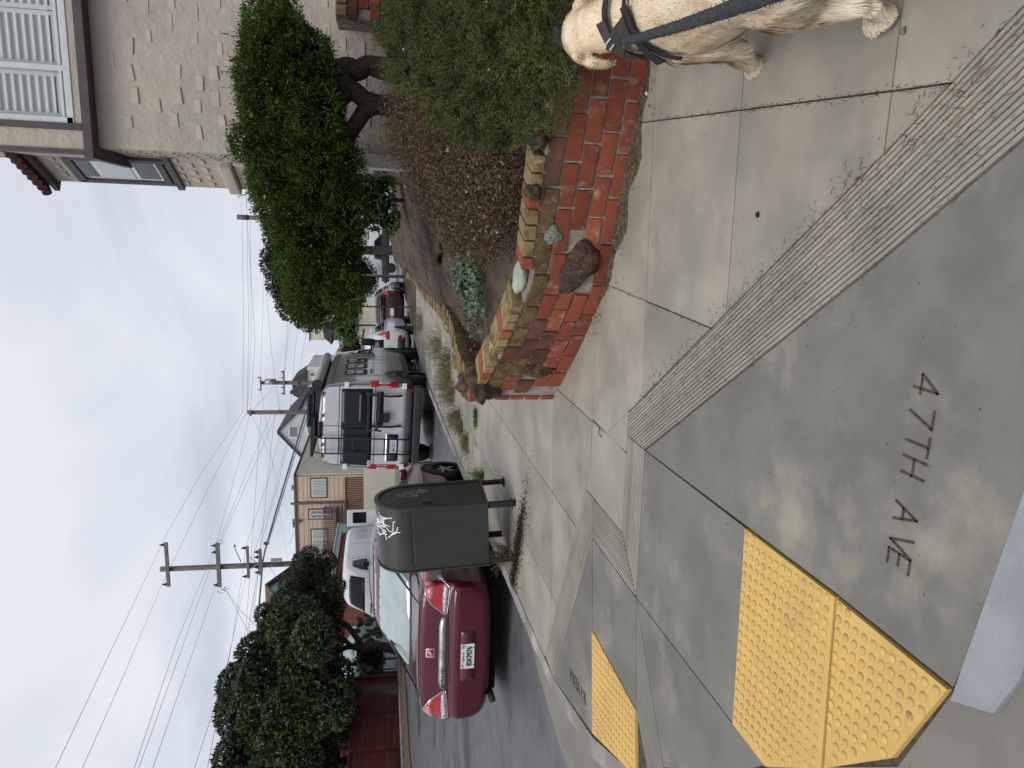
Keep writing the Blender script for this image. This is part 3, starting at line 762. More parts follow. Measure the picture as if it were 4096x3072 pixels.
for k, (t, z) in enumerate(((-.02, 3.72), (-.07, 3.55), (-.12, 3.38))):
    bay(.05, BL - .02 - .05 * k, z - .17, z, -.5, t + .13 - .02 * k, 'corbel', M_stuccoW, bevel=.03)
bw = bay(.10, .66, 4.44, 4.53, -.02, .055, 'window', M_trim)
bay(.04, .11, 4.40, 5.62, -.02, .05, 'frame', M_trim, bw); bay(.64, .71, 4.40, 5.62, -.02, .05, 'frame', M_trim, bw); bay(.04, .71, 5.55, 5.66, -.02, .05, 'frame', M_trim, bw)
bay(.11, .64, 4.53, 5.56, -.02, .012, 'sash', M_wframe, bw)
bay(.16, .59, 4.58, 4.84, -.01, .018, 'pane', M_dglass, bw); bay(.15, .60, 4.90, 5.30, -.01, .02, 'pane', M_glassP, bw); bay(.16, .59, 5.36, 5.52, -.01, .018, 'pane', M_dglass, bw)
bay(-.1, BL + .03, 4.33, 4.42, -.02, .045, 'sill_band', M_trim)
bay(-.4, BL + .1, 5.98, 6.05, -1.6, .10, 'eave', M_trim)
for k in range(9):
    u0 = -.35 + k * .14
    p0 = A0 + bd * u0 + bn * .20 + Vector((0, 0, 6.08)) - ho; p1 = A0 + bd * u0 - bn * .9 + Vector((0, 0, 6.6)) - ho
    MB().tube([p0, p0.lerp(p1, .5), p1], [.062, .06, .06], 12).obj('roof_tile', M_tile, hs)
for row in range(18):
    for k in range(4):
        u0 = .02 + k * .2 + (row % 2) * .1; z0 = 3.9 + row * .17
        if u0 > BL - .12 or (4.3 < z0 < 5.7 and u0 < .72) or z0 > 5.85: continue
        o = A0 + bd * u0 + Vector((0, 0, z0)) - ho
        MB().add([o, o + bd * .11, o + bd * .1 + Vector((0, 0, .09)), o + Vector((0, 0, .09)), o + bn * .018 + Vector((0, 0, .006)), o + bd * .11 + bn * .018 + Vector((0, 0, .006))], [(0, 1, 5, 4), (4, 5, 2, 3), (0, 4, 3), (1, 2, 5)]).obj('stucco_pad', M_stuccoW, hs)
# white pillar at the foot of the corner and brick side stair beyond the shrubs
pl = at(1520, 640, 9.3)
hb((pl.x - .02, 9.42, 1.6), (.16, .28, 1.5), 'pillar', mat('white_stucco', (.58, .56, .51), .9, (.50, .48, .44), 6., bump=.5, bscale=30), bevel=.01)
sw = thing('brick_stair_wall', 'stepped brick stair wall at the right edge against the house', 'wall', (at(1330, 60, 8.9).x + .6, 8.9, 1.2)); swo = Vector(sw.location)
e0 = at(1330, 70, 8.9)
MB().box(Vector((e0.x + .95, 9.15, 1.55)) - swo, (1.9, .5, 1.05)).obj('mortar_core', M_mortar, sw)
for k in range(15):
    t = k / 14; q = Vector((e0.x + .02 + t * 1.8, 8.88, e0.z - .10 - (0 if k < 30 else 0)))
    MB().box(q + Vector((0.05, .22, 0)) - swo, (.105, .52, .11)).obj('cap_brick', M_bricks[r3.choice((4, 4, 1, 1))], sw, bevel=.005, seg=1)
for row in range(6):
    for k in range(7):
        MB().box(Vector((e0.x + .12 + k * .265 + (row % 2) * .12, 8.89, e0.z - .22 - row * .125)) - swo, (.25, .05, .11)).obj('brick', M_bricks[r3.choice((0, 0, 1, 2))], sw, bevel=.004, seg=1)

# ================================================================== VEHICLES, MAILBOX
def bake(o):
    dg = bpy.context.evaluated_depsgraph_get(); dg.update()
    me = bpy.data.meshes.new_from_object(o.evaluated_get(dg)); return me
def body_mesh(stations, sub=2, name='body'):
    """stations: (y, half profile [(x, z) bottom centre .. top centre])"""
    rings = []
    for y, pr in stations:
        rg = [Vector((x, y, z)) for x, z in pr] + [Vector((-x, y, z)) for x, z in reversed(pr[1:-1])]
        rings.append(rg)
    mb = MB().loft(rings, cap=True); mb.f = [tuple(reversed(f)) for f in mb.f]
    me = bpy.data.meshes.new(name); me.from_pydata(mb.v, [], mb.f); me.update()
    o = bpy.data.objects.new('tmp', me); COL.objects.link(o)
    if sub:
        m = o.modifiers.new('s', 'SUBSURF'); m.levels = sub; m.render_levels = sub
    r = bake(o); bpy.data.objects.remove(o); bpy.data.meshes.remove(me)
    bm = bmesh.new(); bm.from_mesh(r); bmesh.ops.recalc_face_normals(bm, faces=bm.faces); bm.to_mesh(r)
    bv = BVHTree.FromBMesh(bm); bm.free()
    r.polygons.foreach_set('use_smooth', [True] * len(r.polygons)); r.name = name
    return r, bv
AX = {'rear': (lambda p: Vector((p[0], -4, p[1])), Vector((0, 1, 0))), 'front': (lambda p: Vector((p[0], 12, p[1])), Vector((0, -1, 0))),
      'right': (lambda p: Vector((4, p[0], p[1])), Vector((-1, 0, 0))), 'left': (lambda p: Vector((-4, p[0], p[1])), Vector((1, 0, 0))), 'top': (lambda p: Vector((p[0], p[1], 6)), Vector((0, 0, -1)))}
def patch(bv, poly, ax, off, name, m, parent, res=.06, thick=.004):
    """a panel cut to a 2-D outline and laid on the bodywork"""
    poly = ccw(poly); P = []
    for a, b in zip(poly, poly[1:] + poly[:1]):
        L = math.hypot(b[0] - a[0], b[1] - a[1]); k = max(1, int(L / res))
        P += [(a[0] + (b[0] - a[0]) * i / k, a[1] + (b[1] - a[1]) * i / k) for i in range(k)]
    nb = len(P); x0, x1 = min(p[0] for p in P), max(p[0] for p in P); z0, z1 = min(p[1] for p in P), max(p[1] for p in P)
    def inside(x, z):
        c = False
        for (xa, za), (xb, zb) in zip(P, P[1:] + P[:1]):
            if (za > z) != (zb > z) and x < (xb - xa) * (z - za) / (zb - za) + xa: c = not c
        return c
    g = []
    nx, nz = max(1, int((x1 - x0) / res)), max(1, int((z1 - z0) / res))
    for i in range(1, nx):
        for j in range(1, nz):
            q = (x0 + (x1 - x0) * i / nx, z0 + (z1 - z0) * j / nz)
            if inside(*q) and min((q[0] - p[0]) ** 2 + (q[1] - p[1]) ** 2 for p in P) > (res * .35) ** 2: g.append(q)
    vs, es, fs, *_ = geometry.delaunay_2d_cdt([Vector(p) for p in P + g], [(i, (i + 1) % nb) for i in range(nb)], [], 1, 1e-5)
    og, dr = AX[ax]; out = []
    for v in vs:
        o = og((v.x, v.y)); h_, nn, _, _ = bv.ray_cast(o, dr)
        if h_ is None:
            h_, nn, _, _ = bv.find_nearest(o + dr * 4)
            h_ = Vector(h_)
        if nn.dot(dr) > 0: nn = -nn
        out.append(h_ + (nn * .6 - dr * .4).normalized() * off)
    flip = []
    for f in fs:
        a, b, c = (out[i] for i in f[:3]); flip.append(tuple(f) if (b - a).cross(c - a).dot(dr) < 0 else tuple(reversed(f)))
    o = MB().add(out, flip).obj(name, m, parent, smooth=True)
    if thick:
        s_ = o.modifiers.new('t', 'SOLIDIFY'); s_.thickness = thick + off; s_.offset = -1
    return o
def rr(x0, x1, z0, z1, r=.03, n=4):
    o = []
    for cx_, cz_, a in ((x1 - r, z1 - r, 0), (x0 + r, z1 - r, 90), (x0 + r, z0 + r, 180), (x1 - r, z0 + r, 270)):
        for k in range(n + 1):
            t = math.radians(a + 90 * k / n); o.append((cx_ + r * math.cos(t), cz_ + r * math.sin(t)))
    return o
def line(pts, w_=.006):
    """thin outline along a polyline"""
    L_, R_ = [], []
    for i, p in enumerate(pts):
        a = Vector(pts[max(i - 1, 0)]); b = Vector(pts[min(i + 1, len(pts) - 1)]); d = (b - a).normalized(); n = Vector((-d.y, d.x)) * w_ / 2
        L_.append(tuple(Vector(p) + n)); R_.append(tuple(Vector(p) - n))
    return L_ + R_[::-1]
def outline(bv, pts, w_, ax, off, name, m, parent, res=.05):
    h = len(pts) // 2; o = None
    a = patch(bv, line(pts[:h + 1], w_), ax, off, name, m, parent, res); patch(bv, line(pts[h:] + pts[:1], w_), ax, off, name, m, parent, res); return a
mir = lambda poly: [(-x, z) for x, z in poly]
def disc(cy, cz, r, n=24): return [(cy + r * math.cos(2 * math.pi * k / n), cz + r * math.sin(2 * math.pi * k / n)) for k in range(n)]
def text(body, size, mat_, parent, loc, rot, sx=1.0, depth=.0008, name='lettering', bold=.0):
    cu = bpy.data.curves.new(name, 'FONT'); cu.body = body; cu.size = size; cu.align_x = 'CENTER'; cu.align_y = 'CENTER'; cu.extrude = depth; cu.offset = bold
    o = bpy.data.objects.new('tmp', cu); COL.objects.link(o); me = bake(o); bpy.data.objects.remove(o); bpy.data.curves.remove(cu)
    me.materials.clear(); me.materials.append(mat_); q = bpy.data.objects.new(name, me); COL.objects.link(q)
    q.parent = parent; q.location = loc; q.rotation_euler = rot; q.scale = (sx, 1, 1); return q
M_tyre = mat('tyre_rubber', (.014, .014, .015), .85, (.03, .029, .028), 20., bump=.3, bscale=120)
M_rim = mat('rim_alloy', (.30, .30, .31), .35, metal=.8)
M_rimd = mat('rim_dark', (.035, .035, .037), .4, metal=.5)
M_black = mat('black_plastic', (.022, .023, .025), .55, (.032, .033, .035), 15., bump=.2, bscale=200)
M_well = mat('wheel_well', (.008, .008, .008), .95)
M_chrome = mat('chrome', (.55, .56, .58), .16, metal=.95)
M_redl = mat('red_lens', (.36, .012, .018), .12, coat=.8)
M_redl2 = mat('pink_lens', (.55, .16, .17), .14, coat=.8)
M_clear = mat('clear_lens', (.58, .58, .57), .14, coat=.8, col2=(.25, .25, .25), scale=40)
M_plate = mat('plate_white', (.66, .67, .68), .45)
M_ptext = mat('plate_navy', (.018, .022, .05), .6)
M_pred = mat('plate_red', (.45, .02, .02), .6)
M_seam = mat('panel_gap', (.012, .012, .013), .8)
M_glassD = mat('tinted_glass', (.010, .011, .013), .08, spec=.14)
def wheel(parent, c, r, wd, side, rim=M_rim, name='wheel', spokes=5):
    """c centre, side +1 if its outer face looks to +x"""
    w_ = MB(); n = 28; pr = [(r * .62, -wd / 2), (r * .93, -wd / 2), (r, -wd * .36), (r, wd * .36), (r * .93, wd / 2), (r * .62, wd / 2)]
    rings = [[(c[0] + x * side, c[1] + q * math.cos(2 * math.pi * k / n), c[2] + q * math.sin(2 * math.pi * k / n)) for k in range(n)] for q, x in pr]
    o = w_.loft(rings, cap=False).obj(name, M_tyre, parent, smooth=True)
    rm = MB(); f = c[0] + side * wd * .36
    rm.loft([[(f - side * .02, c[1] + q * math.cos(2 * math.pi * k / n), c[2] + q * math.sin(2 * math.pi * k / n)) for k in range(n)] for q in (r * .64, r * .56)], cap=False)
    for k in range(spokes):
        a = 2 * math.pi * k / spokes + .3; d = Vector((0, math.cos(a), math.sin(a)))
        rm.box(Vector((f - side * .01, c[1], c[2])) + d * r * .33, (.03, r * .17, r * .58), mat=Matrix((Vector((1, 0, 0)), d.cross(Vector((1, 0, 0))), d)).transposed())
    rm.tube([(f - side * .05, c[1], c[2]), (f + side * .02, c[1], c[2])], r * .13, 12)
    rm.obj('rim', rim, o, smooth=False)
    MB().tube([(c[0] - side * wd * .4, c[1], c[2]), (f - side * .05, c[1], c[2])], r * .6, 20).obj('hub', M_well, o)
    return o
def place(o, x, y, rz=0., lean=0.):
    sl = (HS(x, y + 2.5) - HS(x, y)) / 2.5
    o.location = (x, y, HS(x, y) - .02); o.rotation_euler = (math.atan(sl), lean, rz)

# ------------------------------------------------------------------ maroon saloon at the kerb
M_maroon = mat('maroon_paint', (.088, .007, .018), .30, (.075, .006, .015), 3., coat=.6, metal=.2)
M_rearglass = mat('reflecting_rear_glass', (.33, .40, .40), .10, (.26, .32, .325), 3., spec=.8, coat=.6)  # pale teal reflection put into the glass colour
sd = thing('saloon_car', 'maroon saloon car parked at the kerb behind the mailbox', 'car')
b9 = lambda *p: list(p)
st = [(.00, b9((0, .36), (.46, .36), (.66, .40), (.72, .48), (.73, .56), (.72, .60), (.68, .63), (.50, .645), (0, .65))),
      (.015, b9((0, .30), (.52, .30), (.75, .36), (.80, .48), (.805, .58), (.80, .645), (.75, .680), (.56, .693), (0, .70))),
      (.075, b9((0, .26), (.56, .26), (.80, .33), (.852, .48), (.855, .60), (.85, .672), (.80, .702), (.60, .712), (0, .718))),
      (.092, b9((0, .25), (.57, .25), (.81, .32), (.858, .48), (.862, .62), (.858, .70), (.805, .745), (.60, .76), (0, .768))),
      (.125, b9((0, .245), (.58, .245), (.815, .315), (.864, .48), (.868, .65), (.86, .80), (.80, .93), (.60, .955), (0, .965))),
      (.16, b9((0, .24), (.6, .24), (.82, .31), (.868, .48), (.873, .66), (.862, .84), (.80, .995), (.60, 1.025), (0, 1.04))),
      (.21, b9((0, .23), (.62, .23), (.83, .31), (.875, .48), (.88, .67), (.865, .87), (.80, 1.025), (.60, 1.06), (0, 1.075))),
      (.40, b9((0, .22), (.64, .22), (.85, .30), (.888, .48), (.893, .68), (.872, .90), (.79, 1.03), (.60, 1.065), (0, 1.082))),
      (.78, b9((0, .20), (.66, .20), (.86, .29), (.892, .48), (.896, .69), (.872, .92), (.775, 1.03), (.62, 1.075), (0, 1.095))),
      (1.05, b9((0, .2), (.66, .2), (.86, .29), (.892, .48), (.897, .69), (.872, .95), (.76, 1.08), (.61, 1.20), (0, 1.235))),
      (1.45, b9((0, .2), (.66, .2), (.86, .29), (.892, .48), (.897, .69), (.872, .95), (.735, 1.21), (.57, 1.435), (0, 1.465))),
      (1.80, b9((0, .2), (.66, .2), (.86, .29), (.892, .48), (.897, .69), (.872, .95), (.715, 1.33), (.57, 1.535), (0, 1.568))),
      (2.6, b9((0, .2), (.66, .2), (.86, .29), (.892, .48), (.897, .69), (.872, .95), (.70, 1.35), (.57, 1.55), (0, 1.582))),
      (3.2, b9((0, .2), (.66, .2), (.86, .29), (.892, .48), (.897, .69), (.87, .94), (.72, 1.20), (.54, 1.345), (0, 1.375))),
      (3.95, b9((0, .2), (.66, .2), (.86, .29), (.892, .48), (.895, .69), (.865, .90), (.78, .97), (.58, 1.0), (0, 1.02))),
      (4.5, b9((0, .22), (.6, .22), (.80, .3), (.845, .46), (.845, .62), (.81, .76), (.72, .82), (.5, .855), (0, .87))),
      (4.82, b9((0, .28), (.45, .28), (.6, .34), (.65, .45), (.65, .56), (.6, .65), (.52, .69), (.36, .71), (0, .72)))]
me, bv = body_mesh(st); mk('body', me, M_maroon, sd)
patch(bv, [(-.64, 1.105), (.64, 1.105), (.69, 1.13), (.56, 1.465), (.46, 1.495), (-.46, 1.495), (-.56, 1.465), (-.69, 1.13)], 'rear', .004, 'rear_window', M_rearglass, sd, .07)
outline(bv, [(-.69, 1.10), (.69, 1.10), (.70, 1.13), (.57, 1.475), (.47, 1.505), (-.47, 1.505), (-.57, 1.475), (-.70, 1.13)], .014, 'rear', .0035, 'window_seal', M_black, sd, .06)
tl = [(.455, .755), (.60, .738), (.80, .725), (.855, .78), (.868, .88), (.845, .965), (.79, .995), (.70, .985), (.60, .93)]
for nm, q in (('tail_light', tl), ('tail_light', mir(tl))):
    o = patch(bv, q, 'rear', .006, nm, M_redl, sd, .04)
    s_ = 1 if q is tl else -1
    patch(bv, [(s_ * x, z) for x, z in ((.475, .762), (.60, .748), (.80, .737), (.845, .785), (.70, .80), (.53, .80))], 'rear', .010, 'reverse_lens', M_clear, o, .04)
    patch(bv, [(s_ * x, z) for x, z in ((.70, .895), (.86, .885), (.838, .958), (.79, .985), (.705, .975), (.655, .945))], 'rear', .010, 'upper_lens', M_redl2, o, .04)
    outline(bv, [(s_ * x, z) for x, z in tl], .010, 'rear', .009, 'chrome_edge', M_chrome, o, .04)
patch(bv, [(-.46, .765), (-.38, .752), (.38, .752), (.46, .765), (.43, .815), (.33, .835), (-.33, .835), (-.43, .815)], 'rear', .010, 'chrome_strip', mat('worn_chrome', (.42, .43, .44), .3, (.28, .28, .29), 8., metal=.8), sd, .05)
patch(bv, line([(-.87, .742), (-.45, .735), (0, .728), (.45, .735), (.87, .742)], .010), 'rear', .002, 'panel_gap', M_seam, sd, .05)
for s_ in (1, -1): patch(bv, line([(s_ * .455, .745), (s_ * .60, .925), (s_ * .72, 1.03), (s_ * .74, 1.09)], .008), 'rear', .0025, 'panel_gap', M_seam, sd, .05)
patch(bv, line([(-.74, 1.04), (0, 1.055), (.74, 1.04)], .006), 'rear', .002, 'panel_gap', M_seam, sd, .05)
patch(bv, rr(-.31, .31, .435, .605, .03), 'rear', .002, 'plate_recess', mat('maroon_recess', (.07, .007, .015), .3, coat=.6), sd, .06)
pt = MB().box((0, -.008, .525), (.305, .006, .152)).obj('number_plate', M_plate, sd, bevel=.004)
text('8SKP076', .085, M_ptext, pt, (0, -.0165, .507), (math.pi / 2, 0, 0), .78, bold=.0012)
text('California', .036, M_pred, pt, (-.01, -.0165, .578), (math.pi / 2, math.radians(0), 0), .95)
text('JAN', .022, M_ptext, pt, (-.125, -.0165, .578), (math.pi / 2, 0, 0), .9)
MB().box((.122, -.016, .578), (.036, .002, .026)).obj('sticker', mat('teal_sticker', (.10, .38, .36), .6), pt)
for s_ in (-1, 1):
    for zz in (.462, .588): MB().tube([(s_ * .105, -.0145, zz), (s_ * .105, -.019, zz)], .006, 8).obj('bolt', M_black, pt)
em = patch(bv, rr(-.055, .055, .88, .975, .006), 'rear', .008, 'badge', mat('badge_silver', (.62, .62, .63), .3, metal=.3), sd, .04)
patch(bv, rr(-.042, .042, .892, .963, .004), 'rear', .011, 'badge_field', mat('badge_red', (.42, .012, .03), .3, coat=.5), em, .04)
patch(bv, line([(-.04, .905), (-.012, .923), (.012, .945), (.022, .962)], .007), 'rear', .0135, 'badge_mark', M_plate, em, .02)
patch(bv, line([(-.016, .893), (-.002, .92), (.022, .94), (.042, .947)], .007), 'rear', .0135, 'badge_mark', M_plate, em, .02)
text('AURA XE', .040, mat('badge_dark', (.05, .05, .05), .5), sd, (-.31, bv.ray_cast(Vector((-.31, -4, .793)), Vector((0, 1, 0)))[0].y - .013, .793), (math.radians(80), 0, 0), 1.5, .002, 'model_lettering')
for s_ in (1, -1):
    ax = 'right' if s_ > 0 else 'left'
    patch(bv, [(1.15, 1.0), (2.55, 1.0), (2.55, 1.34), (1.95, 1.36), (1.45, 1.22)], ax, .003, 'side_window', M_glassD, sd, .1)
    patch(bv, [(2.62, 1.0), (3.65, .98), (3.1, 1.27), (2.62, 1.34)], ax, .003, 'side_window', M_glassD, sd, .1)
    for wy in (1.02, 3.88):
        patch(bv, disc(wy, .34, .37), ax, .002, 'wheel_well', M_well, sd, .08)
        wheel(sd, (s_ * .79, wy, .325), .325, .21, s_)
    MB().box((s_ * .98, 3.35, 1.02), (.16, .10, .12)).obj('mirror', M_maroon, sd, bevel=.03)
    patch(bv, line([(2.58, .35), (2.58, .98)], .008), ax, .002, 'panel_gap', M_seam, sd, .1)
    patch(bv, rr(4.02, 4.06, .66, .69, .01), ax, .004, 'marker_light', M_clear, sd, .05)
    patch(bv, [(.40, .60), (.42, .66), (.40, .68), (.38, .66)], ax, .003, 'marker_light', M_redl, sd, .05)
MB().tube([(-.56, .25, .235), (-.56, .02, .235), (-.57, -.03, .23)], .038, 14).obj('exhaust_pipe', M_black, sd, smooth=True)
MB().box((0, 2.4, .2), (1.3, 4.2, .12)).obj('underbody', M_well, sd)
MB().box((0, 1.35, 1.03), (1.1, .34, .10)).obj('parcel_shelf', mat('seat_grey', (.26, .30, .30), .8), sd, bevel=.03)
place(sd, -4.60, 7.10, math.radians(0))

# ------------------------------------------------------------------ silver camper van
M_silver = mat('silver_paint', (.255, .247, .230), .30, (.225, .218, .205), 2., metal=.3, coat=.6)
M_silverL = mat('silver_door_paint', (.52, .53, .555), .35, (.48, .49, .515), 2., metal=.1, coat=.5)
M_vinyl = mat('navy_black_vinyl', (.010, .013, .022), .3, spec=.3)
M_bmp = mat('bumper_plastic', (.028, .029, .031), .6, (.04, .04, .042), 10., bump=.3, bscale=150)
vn = thing('camper_van', 'tall silver camper van with rear ladder and rolled roof awning', 'van')
pv = lambda k, zb, zt: b9((0, zb), (.80 * k, zb), (.97 * k, zb + .08), (1.02 * k, .85), (1.02 * k, 1.38), (.99 * k, 1.80), (.935 * k, zt - .22), (.83 * k, zt - .045), (0, zt))
st = [(.0, pv(.955, .50, 2.55)), (.02, pv(.985, .47, 2.585)), (.07, pv(.998, .45, 2.60)), (.4, pv(1, .45, 2.605)), (2.0, pv(1, .45, 2.61)), (4.3, pv(1, .45, 2.60)), (4.6, pv(1, .45, 2.55)),
      (5.05, b9((0, .45), (.80, .45), (.97, .53), (1.01, .85), (1.01, 1.36), (.97, 1.62), (.88, 1.92), (.74, 2.04), (0, 2.10))),
      (5.45, b9((0, .45), (.78, .45), (.95, .53), (.99, .85), (.98, 1.2), (.93, 1.33), (.82, 1.42), (.66, 1.48), (0, 1.5))),
      (5.85, b9((0, .47), (.70, .47), (.86, .55), (.90, .8), (.88, 1.02), (.83, 1.12), (.74, 1.18), (.55, 1.21), (0, 1.23))),
      (6.0, b9((0, .55), (.5, .55), (.66, .6), (.70, .75), (.68, .9), (.62, .98), (.54, 1.02), (.4, 1.04), (0, 1.05)))]
me, bv = body_mesh(st, 2); mk('body', me, M_silver, vn)
patch(bv, [(-.93, .66), (.93, .66), (.955, 1.2), (.945, 1.8), (.89, 2.36), (.80, 2.52), (-.80, 2.52), (-.89, 2.36), (-.945, 1.8), (-.955, 1.2)], 'rear', .004, 'rear_doors', M_silverL, vn, .10)
patch(bv, [(-.93, 1.42), (-.02, 1.42), (-.02, 2.09), (-.89, 2.09)], 'rear', .010, 'door_glass', M_vinyl, vn, .09)
patch(bv, [(.0, 1.42), (.86, 1.42), (.84, 2.09), (.0, 2.09)], 'rear', .010, 'door_glass', M_vinyl, vn, .09)
patch(bv, rr(.05, .78, 1.45, 1.72, .05), 'rear', .014, 'rear_window', M_glassD, vn, .08)
patch(bv, rr(.02, .80, 1.17, 1.31, .03), 'rear', .007, 'rack_panel', M_vinyl, vn, .08)
for zz in (2.14, 1.36): patch(bv, line([(-.9, zz), (0, zz), (.9, zz)], .012), 'rear', .009, 'panel_gap', M_seam, vn, .08)
patch(bv, line([(-.01, .66), (-.01, 1.5), (-.01, 2.5)], .010), 'rear', .013, 'panel_gap', M_seam, vn, .08)
patch(bv, line([(.93, .5), (.95, 1.2), (.94, 1.8), (.89, 2.36), (.80, 2.5), (0, 2.51), (-.8, 2.5), (-.89, 2.36), (-.94, 1.8), (-.95, 1.2), (-.93, .5)], .010), 'rear', .006, 'panel_gap', M_seam, vn, .08)
patch(bv, [(-.98, .50), (.98, .50), (.985, .66), (-.985, .66)], 'rear', .02, 'bumper', M_bmp, vn, .1, .02)
MB().box((0, .0, .42), (1.9, .24, .17)).obj('bumper_step', M_bmp, vn, bevel=.03)
for s_ in (1, -1):
    ax = 'right' if s_ > 0 else 'left'
    q = [(s_ * x, z) for x, z in ((.90, .86), (1.0, .84), (1.01, 1.2), (1.0, 1.48), (.955, 1.50), (.90, 1.46))]
    o = patch(bv, q, 'rear', .016, 'tail_light', M_redl, vn, .05, .01)
    patch(bv, [(s_ * x, z) for x, z in ((.905, 1.02), (1.005, 1.02), (1.005, 1.28), (.905, 1.28))], 'rear', .022, 'clear_lens', M_clear, o, .05)
    sx = disc(.14, 1.17, .16)
    patch(bv, [(.035, .86), (.15, .88), (.18, 1.2), (.15, 1.46), (.035, 1.48)], ax, .012, 'tail_light', M_redl, vn, .05, .01)
    patch(bv, [(.04, 1.02), (.15, 1.02), (.16, 1.28), (.04, 1.28)], ax, .018, 'clear_lens', M_clear, o, .05)
    for zz in (1.98, .72):
        MB().box((s_ * .94, -.02, zz), (.13, .05, .10)).obj('hinge', M_plate, vn, bevel=.012)
    MB().box((s_ * .86, -.035, .55), (.05, .03, .06)).obj('reflector', M_redl, vn)
    for k in range(3):
        yy = .95 + k * .80
        o = patch(bv, rr(yy, yy + .58, 1.56, 2.06, .06), ax, .010, 'side_window', M_glassD, vn, .1)
        outline(bv, rr(yy, yy + .58, 1.56, 2.06, .06), .03, ax, .013, 'window_seal', M_black, o, .08)
        patch(bv, rr(yy + .04, yy + .54, 1.80, 2.02, .08), ax, .0125, 'curtain', mat('curtain_grey', (.20, .19, .18), .5, coat=.5), o, .1)
    patch(bv, rr(.9, 3.3, 1.40, 1.425, .008), ax, .012, 'door_track', M_chrome, vn, .1)
    patch(bv, rr(1.1, 1.55, 1.44, 1.48, .015), ax, .02, 'door_handle', M_black, vn, .1)
    for yy in (.75, 2.4, 3.5): patch(bv, line([(yy, .6), (yy, 1.5), (yy, 2.35)], .010), ax, .003, 'panel_gap', M_seam, vn, .15)
    patch(bv, line([(.1, 2.30), (2, 2.31), (4.3, 2.30)], .012), ax, .003, 'panel_gap', M_seam, vn, .15)
    patch(bv, rr(1.65, 3.9, .5, .72, .05), ax, .012, 'sill_panel', M_bmp, vn, .1, .01)
    patch(bv, [(.04, .50), (.55, .50), (.62, .70), (.76, .92), (1.0, 1.02), (1.24, .92), (1.40, .70), (1.46, .48), (1.62, .48), (1.56, .78), (1.36, 1.04), (1.0, 1.16), (.64, 1.06), (.4, .98), (.04, .86)], ax, .014, 'wheel_flare', M_bmp, vn, .08, .02)
    patch(bv, [(4.35, .48), (4.42, .80), (4.6, 1.02), (4.9, 1.12), (5.2, 1.0), (5.38, .78), (5.42, .5), (5.3, .5), (5.1, .86), (4.9, .94), (4.7, .86), (4.5, .5)], ax, .014, 'wheel_flare', M_bmp, vn, .08, .02)
    for wy in (1.0, 4.9):
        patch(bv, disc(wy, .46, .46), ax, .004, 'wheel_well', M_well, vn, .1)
        wheel(vn, (s_ * .90, wy, .385), .385, .26, s_, M_rimd)
    patch(bv, [(4.0, 1.45), (4.95, 1.42), (4.75, 1.85), (4.05, 1.95)], ax, .006, 'cab_window', M_glassD, vn, .12)
    m_ = MB(); m_.box((s_ * 1.22, 4.75, 1.55), (.20, .16, .40)); m_.obj('mirror', M_black, vn, bevel=.05)
    MB().tube([(s_ * .98, 4.7, 1.45), (s_ * 1.18, 4.72, 1.45)], .03, 8).obj('mirror_arm', M_black, vn)
# ladder on the left door
ld = MB().tube([(-.26, .12, 2.68), (-.26, -.02, 2.66), (-.26, -.12, 2.52), (-.26, -.13, 1.4), (-.27, -.12, .62), (-.27, -.02, .58)], .018, 8).obj('ladder', M_black, vn, smooth=True)
MB().tube([(-.61, .12, 2.68), (-.61, -.02, 2.66), (-.61, -.12, 2.52), (-.62, -.13, 1.4), (-.62, -.12, .62), (-.62, -.02, .58)], .018, 8).obj('ladder_rail', M_black, ld, smooth=True)
for zz in (2.42, 2.12, 1.80, 1.48, 1.13, .66): MB().tube([(-.26, -.125, zz), (-.615, -.125, zz)], .014, 8).obj('rung', M_black, ld, smooth=True)
# bicycle rack on the right door
br = MB().tube([(.74, -.03, 1.56), (.74, -.10, 1.5), (.72, -.12, 1.0), (.72, -.03, .78)], .024, 8).obj('bicycle_rack', M_black, vn, smooth=True)
MB().tube([(.02, -.03, 1.50), (.02, -.10, 1.45), (.02, -.12, 1.0), (.02, -.03, .78)], .024, 8).obj('rack_post', M_black, br, smooth=True)
for zz, yy in ((1.50, -.16), (1.31, -.18)):
    MB().box((.36, yy, zz), (.86, .06, .055)).obj('rack_arm', M_black, br, bevel=.01)
    MB().box((.36, yy - .035, zz), (.12, .02, .06)).obj('rack_clamp', M_rimd, br)
    for xx in (.78, -.05): MB().tube([(xx, yy - .05, zz - .09), (xx, yy + .05, zz + .05)], .025, 8).obj('rack_knob', M_black, br)
MB().box((.22, -.09, 1.13), (.22, .04, .20)).obj('rack_bag', M_black, br, bevel=.02)
# plate recess, plate, stickers, brake light
patch(bv, rr(-.82, -.18, .82, 1.05, .04), 'rear', .009, 'plate_recess', M_black, vn, .08)
patch(bv, rr(-.84, -.16, 1.05, 1.10, .02), 'rear', .016, 'plate_lamp', M_chrome, vn, .08)
vp = MB().box((-.46, -.022, .93), (.305, .006, .152)).obj('number_plate', M_plate, vn, bevel=.004)
text('88123Y3', .085, M_ptext, vp, (-.46, -.0265, .912), (math.pi / 2, 0, 0), .78, bold=.0012)
text('California', .036, M_pred, vp, (-.46, -.0265, .983), (math.pi / 2, 0, 0), .95)
o = MB().box((-.86, -.018, 1.46), (.12, .004, .07)).obj('sticker', M_plate, vn)
for k in range(3): MB().box((-.86, -.021, 1.445 + k * .016), (.09, .002, .007)).obj('sticker_print', M_black, o)
MB().box((-.10, -.015, 2.545), (.36, .06, .07)).obj('brake_light', M_vinyl, vn, bevel=.015)
for xx in (.72, .22, -.45, -.72): MB().box((xx, -.005, 2.50), (.07, .05, .035)).obj('marker_light', M_redl, vn)
